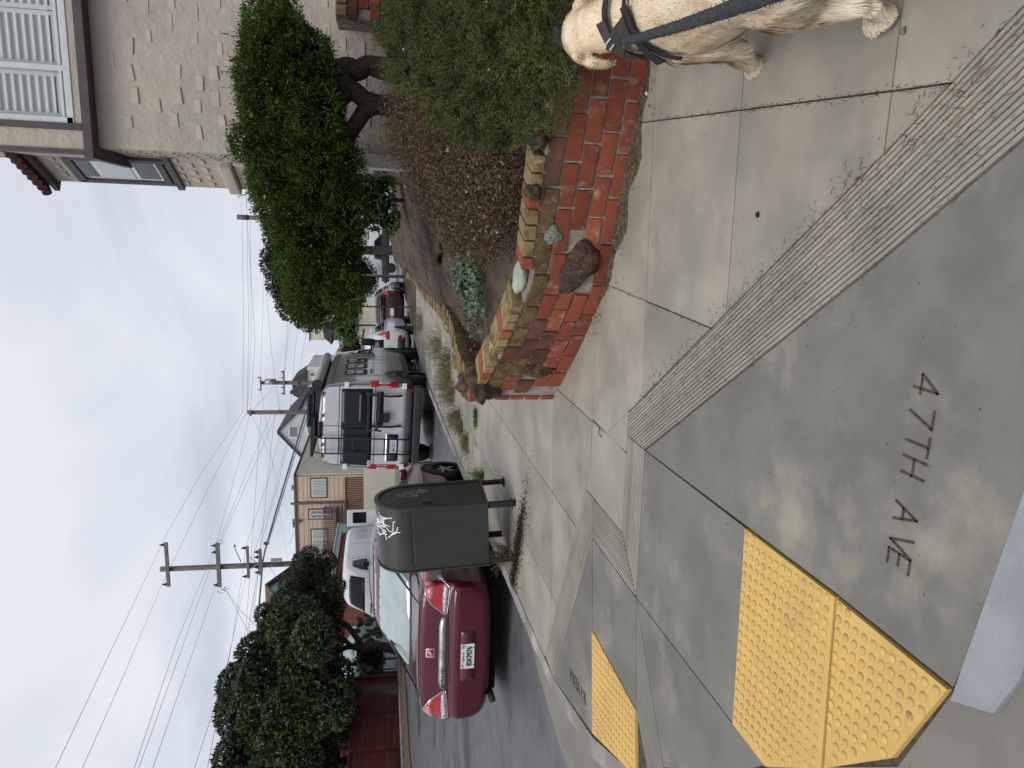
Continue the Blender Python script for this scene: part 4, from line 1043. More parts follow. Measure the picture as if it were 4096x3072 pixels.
# roof rack and awning
for s_ in (1, -1): MB().box((s_ * .72, 2.1, 2.72), (.06, 4.1, .06)).obj('rack_rail', M_black, vn, bevel=.01)
for k in range(6): MB().box((0, .12 + k * .8, 2.73), (1.5, .06, .05)).obj('rack_bar', M_black, vn, bevel=.01)
MB().box((.30, .5, 2.80), (.75, .9, .07)).obj('roof_vent', M_black, vn, bevel=.02)
MB().box((-.45, 1.6, 2.79), (.6, 1.4, .04)).obj('solar_panel', M_vinyl, vn)
MB().tube([(.90, .08, 2.62), (.90, 3.9, 2.62)], .105, 20).obj('awning', mat('awning_silver', (.40, .40, .38), .4, metal=.4), vn, smooth=True)
MB().tube([(.90, .02, 2.62), (.90, .08, 2.62)], .115, 20).obj('awning_cap', M_black, vn)
MB().box((.80, 2.0, 2.56), (.12, 3.9, .08)).obj('awning_bracket', M_black, vn)
MB().box((0, 3.0, .44), (1.5, 5.2, .2)).obj('underbody', M_well, vn)
MB().tube([(.35, .3, .36), (.36, -.06, .34)], .03, 10).obj('exhaust_pipe', M_chrome, vn)
MB().box((.15, -.10, .38), (.09, .14, .09)).obj('tow_hitch', M_black, vn)
MB().box((-.05, 2.9, .28), (2.02, 1.6, .05)).obj('side_step', M_black, vn, bevel=.02)
place(vn, -4.36, 15.75, math.radians(.5), math.radians(2.0))

# ------------------------------------------------------------------ plainer cars farther off
def hatch(name, label, m, L, W, Ht, at_, rz=0., light=M_redl, rack=False, cladding=False):
    t = thing(name, label, 'car'); k = W / 1.8; hh = Ht / 1.66
    z = lambda v: v * hh
    P = lambda zb, wl, zw, ww, belt, wb, gz, gw, zt_, wr: b9((0, zb), (wl * .75 * k, zb), (wl * k, zb + .1), (ww * k, zw), (ww * k, zw + .15), (wb * k, belt), (gw * k, gz), (wr * k, zt_ - .03), (0, zt_))
    s5 = L / 4.6
    st = [(.0, P(z(.42), .74, z(.62), .76, z(.95), .72, z(1.05), .68, z(1.12), .5)), (.08, P(z(.32), .82, z(.62), .85, z(1.0), .82, z(1.2), .74, z(1.3), .55)), (.2, P(z(.28), .86, z(.62), .89, z(1.03), .86, z(1.40), .72, z(1.52), .58)),
          (.5, P(z(.26), .88, z(.62), .90, z(1.03), .87, z(1.46), .70, z(1.62), .58)), (1.6, P(z(.26), .88, z(.62), .90, z(1.02), .87, z(1.48), .69, z(1.66), .57)), (2.6, P(z(.26), .88, z(.62), .90, z(1.0), .87, z(1.42), .69, z(1.60), .56)),
          (3.4, P(z(.26), .88, z(.62), .90, z(.98), .86, z(1.02), .78, z(1.10), .6)), (4.2, P(z(.28), .84, z(.6), .87, z(.88), .82, z(.93), .74, z(.98), .55)), (4.6, P(z(.34), .66, z(.55), .70, z(.72), .64, z(.76), .56, z(.80), .42))]
    st = [(y * s5, p) for y, p in st]
    me, bv = body_mesh(st); mk('body', me, m, t)
    patch(bv, [(-.62 * k, z(1.08)), (.62 * k, z(1.08)), (.58 * k, z(1.46)), (-.58 * k, z(1.46))], 'rear', .005, 'rear_window', M_glassD, t, .09)
    if cladding: patch(bv, [(-.86 * k, z(.32)), (.86 * k, z(.32)), (.86 * k, z(.60)), (.62 * k, z(.66)), (-.62 * k, z(.66)), (-.86 * k, z(.60))], 'rear', .006, 'bumper', M_bmp, t, .1)
    for s_ in (1, -1):
        o = patch(bv, [(s_ * x * k, z(v)) for x, v in ((.62, .92), (.86, .90), (.87, 1.2), (.74, 1.28), (.70, 1.02), (.62, 1.0))], 'rear', .010, 'tail_light', light, t, .05)
        patch(bv, [(s_ * x * k, z(v)) for x, v in ((.72, 1.0), (.86, 1.0), (.86, 1.08), (.72, 1.08))], 'rear', .014, 'clear_lens', M_clear, o, .05)
        MB().box((s_ * .66 * k, -.0, z(.5)), (.12, .03, .05)).obj('reflector', M_redl, t)
        ax = 'right' if s_ > 0 else 'left'
        patch(bv, [(.08, z(.92)), (.24, z(.93)), (.30, z(1.12)), (.2, z(1.22)), (.1, z(1.2))], ax, .010, 'tail_light', light, t, .05)
        patch(bv, [(.55 * s5, z(1.08)), (2.9 * s5, z(1.05)), (2.4 * s5, z(1.45)), (.75 * s5, z(1.48))], ax, .006, 'side_window', M_glassD, t, .12)
        for wy in (.85 * s5, 3.6 * s5):
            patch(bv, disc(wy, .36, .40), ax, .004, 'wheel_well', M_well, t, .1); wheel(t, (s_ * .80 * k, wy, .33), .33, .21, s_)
        MB().box((s_ * 1.0 * k, 3.0 * s5, z(1.08)), (.18, .10, .14)).obj('mirror', M_black, t, bevel=.03)
    if rack:
        for s_ in (1, -1): MB().tube([(s_ * .58 * k, .5, Ht + .06), (s_ * .58 * k, 2.6, Ht + .06)], .025, 8).obj('roof_rail', M_black, t)
        for yy in (.8, 2.1): MB().box((0, yy, Ht + .10), (1.3 * k, .06, .04)).obj('roof_bar', M_chrome, t)
    MB().box((0, L / 2, .28), (1.2, L - .7, .12)).obj('underbody', M_well, t)
    pl_ = MB().box((0, .0, z(.80)), (.305, .012, .152)).obj('number_plate', M_plate, t)
    place(t, at_[0], at_[1], rz); return t
M_white = mat('white_paint', (.62, .63, .64), .3, (.57, .58, .59), 2., coat=.6)
M_dkred = mat('dark_plum_paint', (.045, .016, .02), .3, coat=.7)
hatch('estate_car', 'white estate car with roof bars parked ahead of the camper van', M_white, 4.7, 1.85, 1.68, (-3.95, 22.2), math.radians(0), M_redl, True, True)
hatch('hatchback_car', 'dark plum car with bright red tail light beyond the white estate car', M_dkred, 4.5, 1.8, 1.5, (-3.25, 29.5), math.radians(-1), mat('bright_red_lens', (.62, .02, .03), .2))
M_pickup = mat('black_paint', (.02, .021, .024), .25, coat=.8)
pk = thing('pickup_truck', 'black pickup truck seen side on across the far end of the street', 'truck')
def sidebody(pts, w_, m, par, nm):
    o = MB().prism3(pts, (0, -w_ / 2, 0), (1, 0, 0), (0, 0, 1), -w_).obj(nm, m, par, bevel=.06, seg=3); return o
sidebody([(0, .55), (5.5, .55), (5.5, 1.12), (3.95, 1.18), (3.3, 1.82), (1.9, 1.82), (1.75, 1.20), (0, 1.20)], 1.9, M_pickup, pk, 'body')
for xx in (1.1, 4.5):
    for s_ in (-1, 1):
        w__ = MB(); n = 20
        w__.loft([[(xx + r_ * math.cos(2 * math.pi * k / n), s_ * .95 - s_ * .2 + yy * s_, .38 + r_ * math.sin(2 * math.pi * k / n)) for k in range(n)] for r_, yy in ((.2, .0), (.38, .0), (.38, .22), (.22, .22))]).obj('wheel', M_tyre, pk)
for q in ([(2.05, 1.24), (2.75, 1.24), (2.75, 1.72), (2.1, 1.72)], [(2.85, 1.24), (3.75, 1.22), (3.3, 1.70), (2.85, 1.72)]):
    MB().prism3(q, (0, -.96, 0), (1, 0, 0), (0, 0, 1), .02).obj('window', M_glassD, pk)
MB().box((.0, -.93, 1.0), (.06, .06, .22)).obj('tail_light', M_redl, pk)
p_ = at(1520, 1123, 62); pk.location = (p_.x, 62, .80)

# ------------------------------------------------------------------ white delivery van facing us across the street
tv = thing('delivery_van', 'white high roof delivery van facing the camera on the far side', 'van')
pt_ = lambda k, zb, zt: b9((0, zb), (.75 * k, zb), (.95 * k, zb + .1), (1.0 * k, .8), (1.0 * k, 1.3), (.98 * k, 1.7), (.90 * k, zt - .25), (.78 * k, zt - .05), (0, zt))
st = [(.0, pt_(.96, .40, 2.42)), (.05, pt_(1, .36, 2.5)), (.3, pt_(1, .34, 2.52)), (3.6, pt_(1, .34, 2.52)), (4.05, pt_(1, .34, 2.45)),
      (4.45, b9((0, .34), (.75, .34), (.95, .44), (1.0, .8), (1.0, 1.28), (.96, 1.62), (.84, 2.02), (.70, 2.14), (0, 2.2))),
      (4.95, b9((0, .34), (.75, .34), (.95, .44), (.99, .8), (.98, 1.15), (.94, 1.3), (.82, 1.42), (.66, 1.5), (0, 1.54))),
      (5.4, b9((0, .36), (.68, .36), (.88, .46), (.92, .75), (.90, 1.0), (.86, 1.12), (.74, 1.2), (.55, 1.24), (0, 1.27))),
      (5.6, b9((0, .42), (.5, .42), (.68, .5), (.72, .7), (.70, .86), (.64, .96), (.54, 1.02), (.4, 1.04), (0, 1.05)))]
me, bv = body_mesh(st); mk('body', me, M_white, tv)
patch(bv, [(-.78, 1.50), (.78, 1.50), (.66, 2.1), (.4, 2.16), (-.4, 2.16), (-.66, 2.1)], 'front', .006, 'windscreen', M_glassD, tv, .1)
patch(bv, rr(-.46, .46, .72, .98, .05), 'front', .006, 'grille', M_black, tv, .08)
for kk in range(3): patch(bv, rr(-.42, .42, .76 + kk * .075, .79 + kk * .075, .01), 'front', .012, 'grille_bar', M_rimd, tv, .08)
patch(bv, disc(0, .88, .06, 14), 'front', .016, 'badge', M_chrome, tv, .05)
for s_ in (1, -1):
    ax = 'right' if s_ > 0 else 'left'
    o = patch(bv, [(s_ * .50, .86), (s_ * .80, .92), (s_ * .90, 1.14), (s_ * .84, 1.18), (s_ * .60, 1.05)], 'front', .008, 'headlight', M_glassD, tv, .06)
    patch(bv, disc(s_ * .74, 1.02, .055, 14), 'front', .014, 'lens', M_clear, o, .05)
    patch(bv, rr(s_ * .38 - .26, s_ * .38 + .26, 1.22, 1.27, .02), 'front', .006, 'vent', M_black, tv, .08)
    patch(bv, [(3.55, 1.42), (4.62, 1.38), (4.5, 1.62), (4.1, 2.02), (3.6, 2.05)], ax, .006, 'side_window', M_glassD, tv, .1)
    patch(bv, line([(.5, 1.35), (.5, 2.15), (.6, 2.22), (3.2, 2.22), (3.3, 2.15), (3.3, 1.35)], .02), ax, .004, 'panel_gap', mat('grey_line', (.35, .36, .37), .5), tv, .12)
    for yy in (1.9, 3.4): patch(bv, line([(yy, .5), (yy, 1.4), (yy, 2.3)], .012), ax, .003, 'panel_gap', M_seam, tv, .15)
    patch(bv, rr(.4, 4.9, .52, .60, .02), ax, .012, 'rub_strip', M_bmp, tv, .12)
    patch(bv, rr(3.15, 3.3, 1.15, 1.2, .015), ax, .014, 'door_handle', M_black, tv, .06)
    for wy in (1.1, 4.6):
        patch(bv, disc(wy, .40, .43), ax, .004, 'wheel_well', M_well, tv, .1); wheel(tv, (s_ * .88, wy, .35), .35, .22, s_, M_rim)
    MB().box((s_ * 1.16, 4.45, 1.42), (.22, .14, .34)).obj('mirror', M_black, tv, bevel=.04)
MB().box((0, 2.7, .3), (1.5, 4.8, .16)).obj('underbody', M_well, tv)
q = at(1400, 2330, 24.0)
tv.location = (-14.9, 32.7, .98); tv.rotation_euler = (-.01, 0, math.pi + math.radians(0))
rd = MB().box((-1.36, -.10, 1.45), (.80, .06, 1.95), math.radians(10)).obj('rear_door', M_white, tv, bevel=.03)
for yy in (-.14, -.06): MB().box((-1.38, yy, 1.85), (.52, .02, .62), math.radians(10)).obj('door_window', M_glassD, rd, bevel=.008)
# ------------------------------------------------------------------ olive relay mailbox
M_olive = mat('olive_paint', (.030, .033, .029), .42, (.036, .039, .034), 3., coat=.15, bump=.12, bscale=40, bdist=.004)
M_olive2 = mat('olive_door_paint', (.030, .029, .024), .5, (.036, .034, .028), 3.)
M_rust = mat('worn_olive', (.022, .023, .020), .7, (.035, .028, .022), 9.)
M_spray = mat('white_graffiti', (.75, .76, .76), .6)
M_scr = mat('grey_graffiti', (.34, .34, .35), .7)
mbx = thing('mailbox', 'dark olive relay mailbox on four legs with white graffiti', 'mailbox', (-2.97, 7.03, H(7.0)))
LX, LY, ZB, ZS, R_ = .328, .325, .255, 1.06, .325      # half sizes, underside, springing of the arch
def arch(r, zb, n=18): return [(-r, zb), (r, zb)] + [(r * math.cos(math.pi * k / n), ZS + r * math.sin(math.pi * k / n) * (1.0)) for k in range(n + 1)]
sh = MB().prism3(arch(LY, ZB), (-LX, 0, 0), (0, 1, 0), (0, 0, 1), 2 * LX).obj('shell', M_olive, mbx, bevel=.006)
for p in sh.data.polygons: pass
for x0, dp, nm, m in ((LX, .018, 'end_rim', M_olive), (-LX - .018, .018, 'end_rim', M_olive)):
    out_, inn_ = arch(LY + .012, ZB - .004), arch(LY - .028, ZB + .02)
    v = [(x0 + d_, a, b) for d_ in (0, dp) for a, b in out_] + [(x0 + d_, a, b) for d_ in (0, dp) for a, b in inn_]; n = len(out_)
    f = []
    for i in range(n):
        j = (i + 1) % n; f += [(i, j, n + j, n + i), (2 * n + j, 2 * n + i, 3 * n + i, 3 * n + j), (n + i, n + j, 3 * n + j, 3 * n + i), (j, i, 2 * n + i, 2 * n + j)]
    MB().add(v, f).obj(nm, m, mbx)
dr = MB().prism3(arch(LY - .035, ZB + .03), (LX + .001, 0, 0), (0, 1, 0), (0, 0, 1), .006).obj('door', M_olive2, mbx)
MB().box((LX + .014, -.13, .86), (.014, .085, .10)).obj('lock_plate', M_olive, dr, bevel=.003)
MB().tube([(LX + .022, -.13, .86), (LX + .027, -.13, .86)], .009, 10).obj('keyhole', M_chrome, dr)
for zz in (.5, .8, 1.1): MB().tube([(LX + .016, LY - .03, zz - .06), (LX + .016, LY - .03, zz + .06)], .009, 8).obj('hinge', M_olive, dr)
for sx in (-1, 1):
    for sy in (-1, 1):
        MB().box((sx * (LX - .02), sy * (LY - .02), .15), (.055, .014, .36)).add(*(lambda b: (b.v, b.f))(MB().box((sx * (LX + .0), sy * (LY - .042), .15), (.012, .045, .36)))).obj('leg', M_rust, mbx)
        MB().box((sx * (LX - .02), sy * (LY - .03), .006), (.09, .08, .012)).obj('foot', M_rust, mbx)
rv_ = MB()
def rivet(p, nrm, r=.0065):
    return MB().tube([Vector(p), Vector(p) + Vector(nrm) * .004, Vector(p) + Vector(nrm) * .0055], [r, r * .8, r * .3], 8)
for k in range(9):
    for xx in (-LX + .028, LX - .028): rivet((xx, -LY, .20 + ZB - .2 + .06 + k * .085), (0, -1, 0)).obj('rivet', M_olive, mbx)
for k in range(5):
    for zz in (ZS - .02, ZB + .035): rivet((-LX + .09 + k * .105, -LY, zz), (0, -1, 0)).obj('rivet', M_olive, mbx)
for k in range(6):
    a = math.radians(8 + k * 22)
    for xx in (-LX + .022, LX - .022): rivet((xx, -LY * math.cos(a), ZS + LY * math.sin(a)), (0, -math.cos(a), math.sin(a))).obj('rivet', M_well, mbx)
MB().box((0, -LY - .002, ZS - .05), (.50, .004, .004)).obj('scratch', mat('bare_scratch', (.13, .13, .12), .6), mbx)
MB().box((0, -LY - .003, ZS - .004), (2 * LX - .06, .006, .03)).obj('lap_seam', M_olive, mbx)
# graffiti on the arched top: photo strokes carried to the curved sheet
def gtop(pts, w_, name='graffiti'):
    P = []
    for i, (zx, zy) in enumerate(pts):
        # zx 60..520 runs down over the arch, zy 700..1150 runs across (from the door end)
        a = math.radians(88 - (zx - 60) / 470 * 80); x = LX - .03 - (zy - 700) / 900 * (2 * LX - .05); r = LY + .0015
        P.append(Vector((x, -r * math.cos(a), ZS + r * math.sin(a))))
    mb = MB()
    for a, b in zip(P, P[1:]):
        d = (b - a)
        if d.length < 1e-5: continue
        d.normalize(); m_ = (a + b) / 2; nrm = Vector((0, m_.y, m_.z - ZS)).normalized(); s_ = d.cross(nrm) * w_ / 2
        a2, b2 = a - d * w_ * .3, b + d * w_ * .3
        mb.add([a2 - s_, b2 - s_, b2 + s_, a2 + s_, a2 - s_ + nrm * .0012, b2 - s_ + nrm * .0012, b2 + s_ + nrm * .0012, a2 + s_ + nrm * .0012], [(0, 3, 2, 1), (4, 5, 6, 7), (0, 1, 5, 4), (2, 3, 7, 6), (1, 2, 6, 5), (3, 0, 4, 7)])
    return mb
tags = [[(208, 750), (225, 800), (245, 850), (290, 870), (300, 850), (285, 840), (300, 825), (250, 830), (335, 805)], [(235, 790), (280, 795), (340, 792), (405, 772)], [(440, 822), (420, 830), (415, 880), (410, 960), (400, 995), (360, 990), (290, 910), (330, 905), (370, 915)],
        [(463, 910), (455, 960), (430, 1010), (380, 1060), (345, 1102)], [(485, 992), (420, 1000), (385, 1045), (440, 1010)], [(320, 1145), (312, 1090), (305, 1060), (230, 1085), (215, 1115), (235, 1100)], [(330, 1055), (270, 1070)], [(150, 830), (165, 870), (195, 880), (210, 850), (190, 830)],
        [(160, 890), (200, 900), (250, 890), (295, 900), (260, 940), (215, 970), (180, 960), (150, 930), (165, 905), (205, 930), (230, 915)], [(120, 915), (150, 895), (170, 920), (140, 950), (125, 975), (160, 970), (190, 990), (175, 1010), (150, 1000)], [(120, 985), (125, 1025), (145, 1000), (150, 1040), (140, 1065), (175, 1050)],
        [(190, 985), (225, 1000), (245, 985), (270, 1000), (310, 995), (315, 1020), (290, 1040), (300, 1060)], [(135, 1130), (160, 1105), (185, 1075), (165, 1055)], [(180, 1120), (200, 1090), (190, 1110), (215, 1120)], [(255, 1020), (275, 1050), (285, 1010)], [(200, 900), (235, 960), (300, 950), (290, 905)], [(150, 850), (185, 905), (225, 930)], [(225, 860), (270, 880), (300, 890)]]
gr = MB()
for t_ in tags:
    q = gtop(t_, .0085); gr.add(q.v, q.f)
gr.obj('graffiti', M_spray, mbx)['kind'] = 'stuff'
def gdoor(pts, w_):
    mb = MB(); P = []
    for zx, zy in pts:
        # zx 100..1000 down the door, zy 300..640 across (from the far edge)
        P.append(Vector((LX + .0075, LY - .06 - (zy - 300) / 340 * (2 * LY - .12), ZS + LY - .03 - (zx - 90) / 1000 * .62)))
    for a, b in zip(P, P[1:]):
        d = (b - a).normalized(); s_ = d.cross(Vector((1, 0, 0))) * w_ / 2; n_ = Vector((.0012, 0, 0))
        mb.add([a - s_, b - s_, b + s_, a + s_, a - s_ + n_, b - s_ + n_, b + s_ + n_, a + s_ + n_], [(0, 1, 2, 3), (7, 6, 5, 4), (0, 4, 5, 1), (2, 6, 7, 3), (1, 5, 6, 2), (3, 7, 4, 0)])
    return mb
gd = MB()
for t_ in [[(378, 412), (410, 395), (445, 388), (455, 400), (410, 408), (395, 420), (430, 430), (450, 420)], [(450, 430), (470, 443), (485, 425), (510, 395), (545, 372), (578, 378), (560, 400), (520, 415), (490, 400), (545, 430)], [(575, 400), (640, 410), (680, 395), (720, 365), (660, 362), (615, 380), (640, 405), (700, 412), (740, 395)], [(745, 380), (790, 340), (780, 370), (740, 372), (735, 410), (790, 400), (810, 380), (850, 360), (780, 345)], [(795, 430), (805, 400), (790, 360)], [(835, 430), (845, 395), (820, 360)], [(840, 410), (880, 395), (915, 370), (900, 355), (830, 358)], [(330, 493), (385, 460), (450, 453), (560, 460), (690, 455), (740, 440), (755, 462), (640, 448)], [(250, 515), (255, 530), (280, 525), (305, 515)], [(640, 440), (700, 450), (735, 430), (720, 455), (660, 452)]]:
    q = gdoor(t_, .0042); gd.add(q.v, q.f)
gd.obj('graffiti', M_scr, mbx)['kind'] = 'stuff'
mbx.rotation_euler = (0, math.radians(-3.2), math.radians(-2))

# ================================================================== ACROSS THE STREET AND BEYOND
def facebox(x0, y0, x1, y1, Y, d, pad=0):
    """corner pixels (image) -> box on plane Y facing the camera, depth d behind it"""
    a, b = at(x0, y0, Y), at(x1, y1, Y)
    xa, xb = sorted((a.x, b.x)); za, zb = sorted((a.z, b.z)); return xa, xb, za, zb
class Fac:
    """helper for a house front on the plane Y"""
    def __init__(s, name, label, Y, xc, zc=1.0, cat='house'):
        s.Y = Y; s.t = thing(name, label, cat, (xc, Y, zc)); s.o = Vector(s.t.location)
    def box(s, xa, xb, za, zb, f, b, name, m, parent=None, bevel=.01):
        mb = MB(); mb.box(Vector(((xa + xb) / 2, s.Y + (f + b) / 2, (za + zb) / 2)) - s.o, (xb - xa, b - f, zb - za)); return mb.obj(name, m, parent or s.t, bevel=bevel)
    def px(s, v0, v1, y0, y1, f, b, name, m, parent=None, bevel=.01):
        xa, xb, za, zb = facebox(v0, y0, v1, y1, s.Y, 0); return s.box(xa, xb, za, zb, f, b, name, m, parent, bevel)
    def window(s, v0, v1, y0, y1, frame, glass, split='h', fw=.10, blind=None):
        xa, xb, za, zb = facebox(v0, y0, v1, y1, s.Y, 0)
        w_ = s.box(xa, xb, za, zb, -.05, .05, 'window', frame)
        s.box(xa + fw, xb - fw, za + fw, zb - fw, -.065, 0, 'sash', M_wframe, w_)
        f2 = fw + .06; xm, zm = (xa + xb) / 2, (za + zb) / 2
        if split == 'h': parts = [(xa + f2, xb - f2, za + f2, zm - .03), (xa + f2, xb - f2, zm + .03, zb - f2)]
        elif split == 'v': parts = [(xa + f2, xm - .03, za + f2, zb - f2), (xm + .03, xb - f2, za + f2, zb - f2)]
        else: parts = [(xa + f2, xb - f2, za + f2, zb - f2)]
        for k, (a, b, c, d) in enumerate(parts):
            s.box(a, b, c, d, -.072, -.02, 'pane', glass[k % len(glass)], w_, 0)
            if blind and k in blind:
                n = max(4, int((b - a) / .09))
                for i in range(n): s.box(a + (b - a) * (i + .2) / n, a + (b - a) * (i + .75) / n, c, d, -.076, -.07, 'blind_slat', M_shut, w_, 0)
        return w_
M_tan = mat('tan_siding', (.52, .40, .315), .85, (.475, .365, .288), 1.5, bump=.3, bscale=20)
M_tant = mat('brown_trim', (.14, .09, .075), .8)
M_cream = mat('cream_stucco', (.60, .57, .47), .9, (.54, .51, .42), .6, bump=.4, bscale=6, bdist=.03)
M_wood = mat('deck_wood', (.17, .078, .046), .85, (.13, .062, .038), 3., var=.15)
M_gpane = mat('grey_pane', (.12, .14, .15), .08, spec=.8)
M_tpane = mat('teal_pane', (.10, .17, .18), .06, spec=.8)
M_grey = mat('pale_grey_siding', (.50, .53, .55), .8, (.46, .49, .51), 1., bump=.2, bscale=5)
M_white2 = mat('white_siding', (.62, .63, .62), .8, (.57, .58, .57), .8)
M_roofd = mat('dark_shingle', (.045, .047, .052), .9, (.065, .066, .07), 2., bump=.4, bscale=12)
M_roofb = mat('brown_shingle', (.13, .09, .075), .9, (.09, .065, .055), 3., bump=.5, bscale=10)
M_metal = mat('galvanised', (.35, .37, .38), .4, (.26, .27, .28), 4., metal=.6)

# --- tan house with balcony
T = Fac('tan_house', 'tan clapboard house with small balcony and cream side wall', 45., -18.5, 1.2)
xL, xR = at(1190, 2240, 45.).x - .3, at(1181, 1906, 45.).x; zT = 7.33
T.box(xL, xR, .8, zT, .02, 12, 'wall', M_tan)
for k in range(23):
    z = 1.0 + k * .28
    if z + .27 > zT: break
    mb = MB(); mb.box(Vector(((xL + xR) / 2, 45.0, z + .135)) - T.o, (xR - xL, .05, .285), mat=Matrix.Rotation(math.radians(-4), 3, 'X')); mb.obj('board', M_tan, T.t)
T.box(xR + .005, xR + .12, .8, zT - .05, .1, 11, 'side_wall', M_cream)
T.box(xL - .1, xR + .16, zT - .02, zT + .1, -.12, 12, 'cornice', M_tant)
T.window(1239, 1312, 1910, 1991, M_tant, (M_gpane, M_gpane), 'v', blind=(0, 1))
w2 = T.window(1232, 1331, 2034, 2076, M_tant, (M_gpane,), 's')
for k in range(4): T.px(1246 + k * 21, 1249 + k * 21, 2042, 2068, -.09, -.07, 'muntin', M_wframe, w2, 0)
T.px(1246, 1322, 2054, 2056, -.09, -.07, 'muntin', M_wframe, w2, 0)
T.window(1241, 1315, 2114, 2199, M_tant, (M_gpane, M_gpane), 'v', blind=(0, 1))
T.window(1369, 1390, 2007, 2056, M_tant, (M_gpane, M_gpane), 'v', fw=.06)
bal = T.px(1345, 1352, 2026, 2175, -1.1, .0, 'balcony', M_tant)
for v0, v1 in ((1296, 1300), (1340, 1344)): T.px(v0, v1, 2026, 2175, -1.1, -1.02, 'rail', M_tant, bal)
for k in range(19): T.px(1300, 1345, 2028 + k * 8, 2030.6 + k * 8, -1.09, -1.03, 'baluster', M_tant, bal, 0)
for yy in (2026, 2173):
    T.px(1296, 1300, yy, yy + 3, -1.05, 0, 'rail', M_tant, bal)
    for k in range(4): T.px(1300, 1345, yy, yy + 2.5, -.9 + k * .24, -.86 + k * .24, 'baluster', M_tant, bal, 0)
T.px(1163, 1390, 2008, 2011, -.12, -.06, 'vent_pipe', M_tant)
T.px(1195, 1204, 2078, 2088, -.2, .0, 'lamp', M_tant)
for yy, v in ((1950, 1165), (2085, 1167), (2100, 1165), (2225, 1178)):
    p = at(1182, yy, 46.); MB().tube([Vector((p.x, 46., zT)) - T.o, Vector((p.x, 46., zT + .32)) - T.o, Vector((p.x, 46., zT + .36)) - T.o], [.16, .16, .22], 12).obj('roof_vent', M_metal, T.t)
for k in range(3):
    yy = 47.5 + k * 3; MB().box(Vector((xR + .13, yy, 5.4 - k * .4)) - T.o, (.06, .5, .6)).obj('window', M_gpane, T.t)
# --- deck fence on a cream base in front of it
dk = thing('deck_fence', 'orange brown wooden deck fence on a cream base wall', 'fence', (-14.5, 41, .9)); dko = Vector(dk.location)
a, b = at(1380, 2092, 41.), at(1375, 1912, 41.)
n = 26
for k in range(n):
    t = k / (n - 1); x = a.x + (b.x - a.x) * t; zt = at(1388 - 6 * t, 2092 - 180 * t, 41.).z; zb = at(1455, 2092 - 180 * t, 41.).z
    MB().box(Vector((x, 41., (zt + zb) / 2)) - dko, (abs(b.x - a.x) / n * .72, .04, zt - zb)).obj('board', M_wood, dk)
MB().box(Vector(((a.x + b.x) / 2, 40.95, a.z - .05)) - dko, (abs(b.x - a.x) + .1, .12, .08)).obj('rail', M_wood, dk)
zt = at(1455, 2000, 41.).z
MB().box(Vector(((a.x + b.x) / 2, 41.1, zt / 2 + .2)) - dko, (abs(b.x - a.x) + 1.2, .3, zt - .4)).obj('base_wall', M_cream, dk)
# --- grey gable house
def gable(name, label, Y, pk_, le, re, zb, m, mr, depth=10, over=.25):
    p, l_, r_ = at(*pk_, Y), at(*le, Y), at(*re, Y)
    G = Fac(name, label, Y, p.x)
    pts = [(l_.x, zb), (r_.x, zb), (r_.x, r_.z), (p.x, p.z), (l_.x, l_.z)]
    MB().prism3(pts, Vector((0, Y, 0)) - G.o, (1, 0, 0), (0, 0, 1), -depth).obj('wall', m, G.t)
    for q in (l_, r_):
        dx, dz = q.x - p.x, q.z - p.z; L = math.hypot(dx, dz); ux = Vector((dx / L, 0, dz / L)); nz = Vector((-dz / L, 0, dx / L)) * (1 if dx < 0 else -1); nz = nz if nz.z > 0 else -nz
        s0 = Vector((p.x, Y - over, p.z)) - G.o + nz * .01; e0_ = s0 + ux * (L + .35)
        v = [s0, e0_, e0_ + Vector((0, depth + over, 0)), s0 + Vector((0, depth + over, 0))]; v += [q_ + nz * .16 for q_ in v]
        MB().add(v, [(0, 1, 2, 3), (7, 6, 5, 4), (0, 4, 5, 1), (1, 5, 6, 2), (2, 6, 7, 3), (3, 7, 4, 0)]).obj('roof', mr, G.t)
    return G
G = gable('gabled_house', 'pale grey house with steep gable and teal windows behind the camper van', 80., (1113, 1727), (1206, 1822), (1190, 1650), .8, M_grey, M_roofd, 12)
for v0, v1, y0, y1 in ((1152, 1197, 1701, 1752), (1224, 1252, 1694, 1738), (1222, 1246, 1628, 1676)): G.window(v0, v1, y0, y1, M_wframe, (M_tpane,), 's', .12)
D2 = Fac('dark_roofed_house', 'white house with broad dark shingle roof far up the street', 100., -20.5)
D2.px(1228, 1560, 1468, 1600, 0, 10, 'wall', M_white2)
xa, xb, za, zb = facebox(1170, 1492, 1229, 1597, 100, 0)
MB().prism3([(xa - .4, za), (xb + .4, za), (xb - .9, zb), (xa + .7, zb)], Vector((0, 99.6, 0)) - D2.o, (1, 0, 0), (0, 0, 1), -6).obj('roof', M_roofd, D2.t)
D2.px(1156, 1172, 1572, 1583, 1, 2, 'chimney', M_roofd)
for y0 in (1486, 1520, 1556): D2.window(1236, 1262, y0, y0 + 22, M_wframe, (M_gpane,), 's', .12)
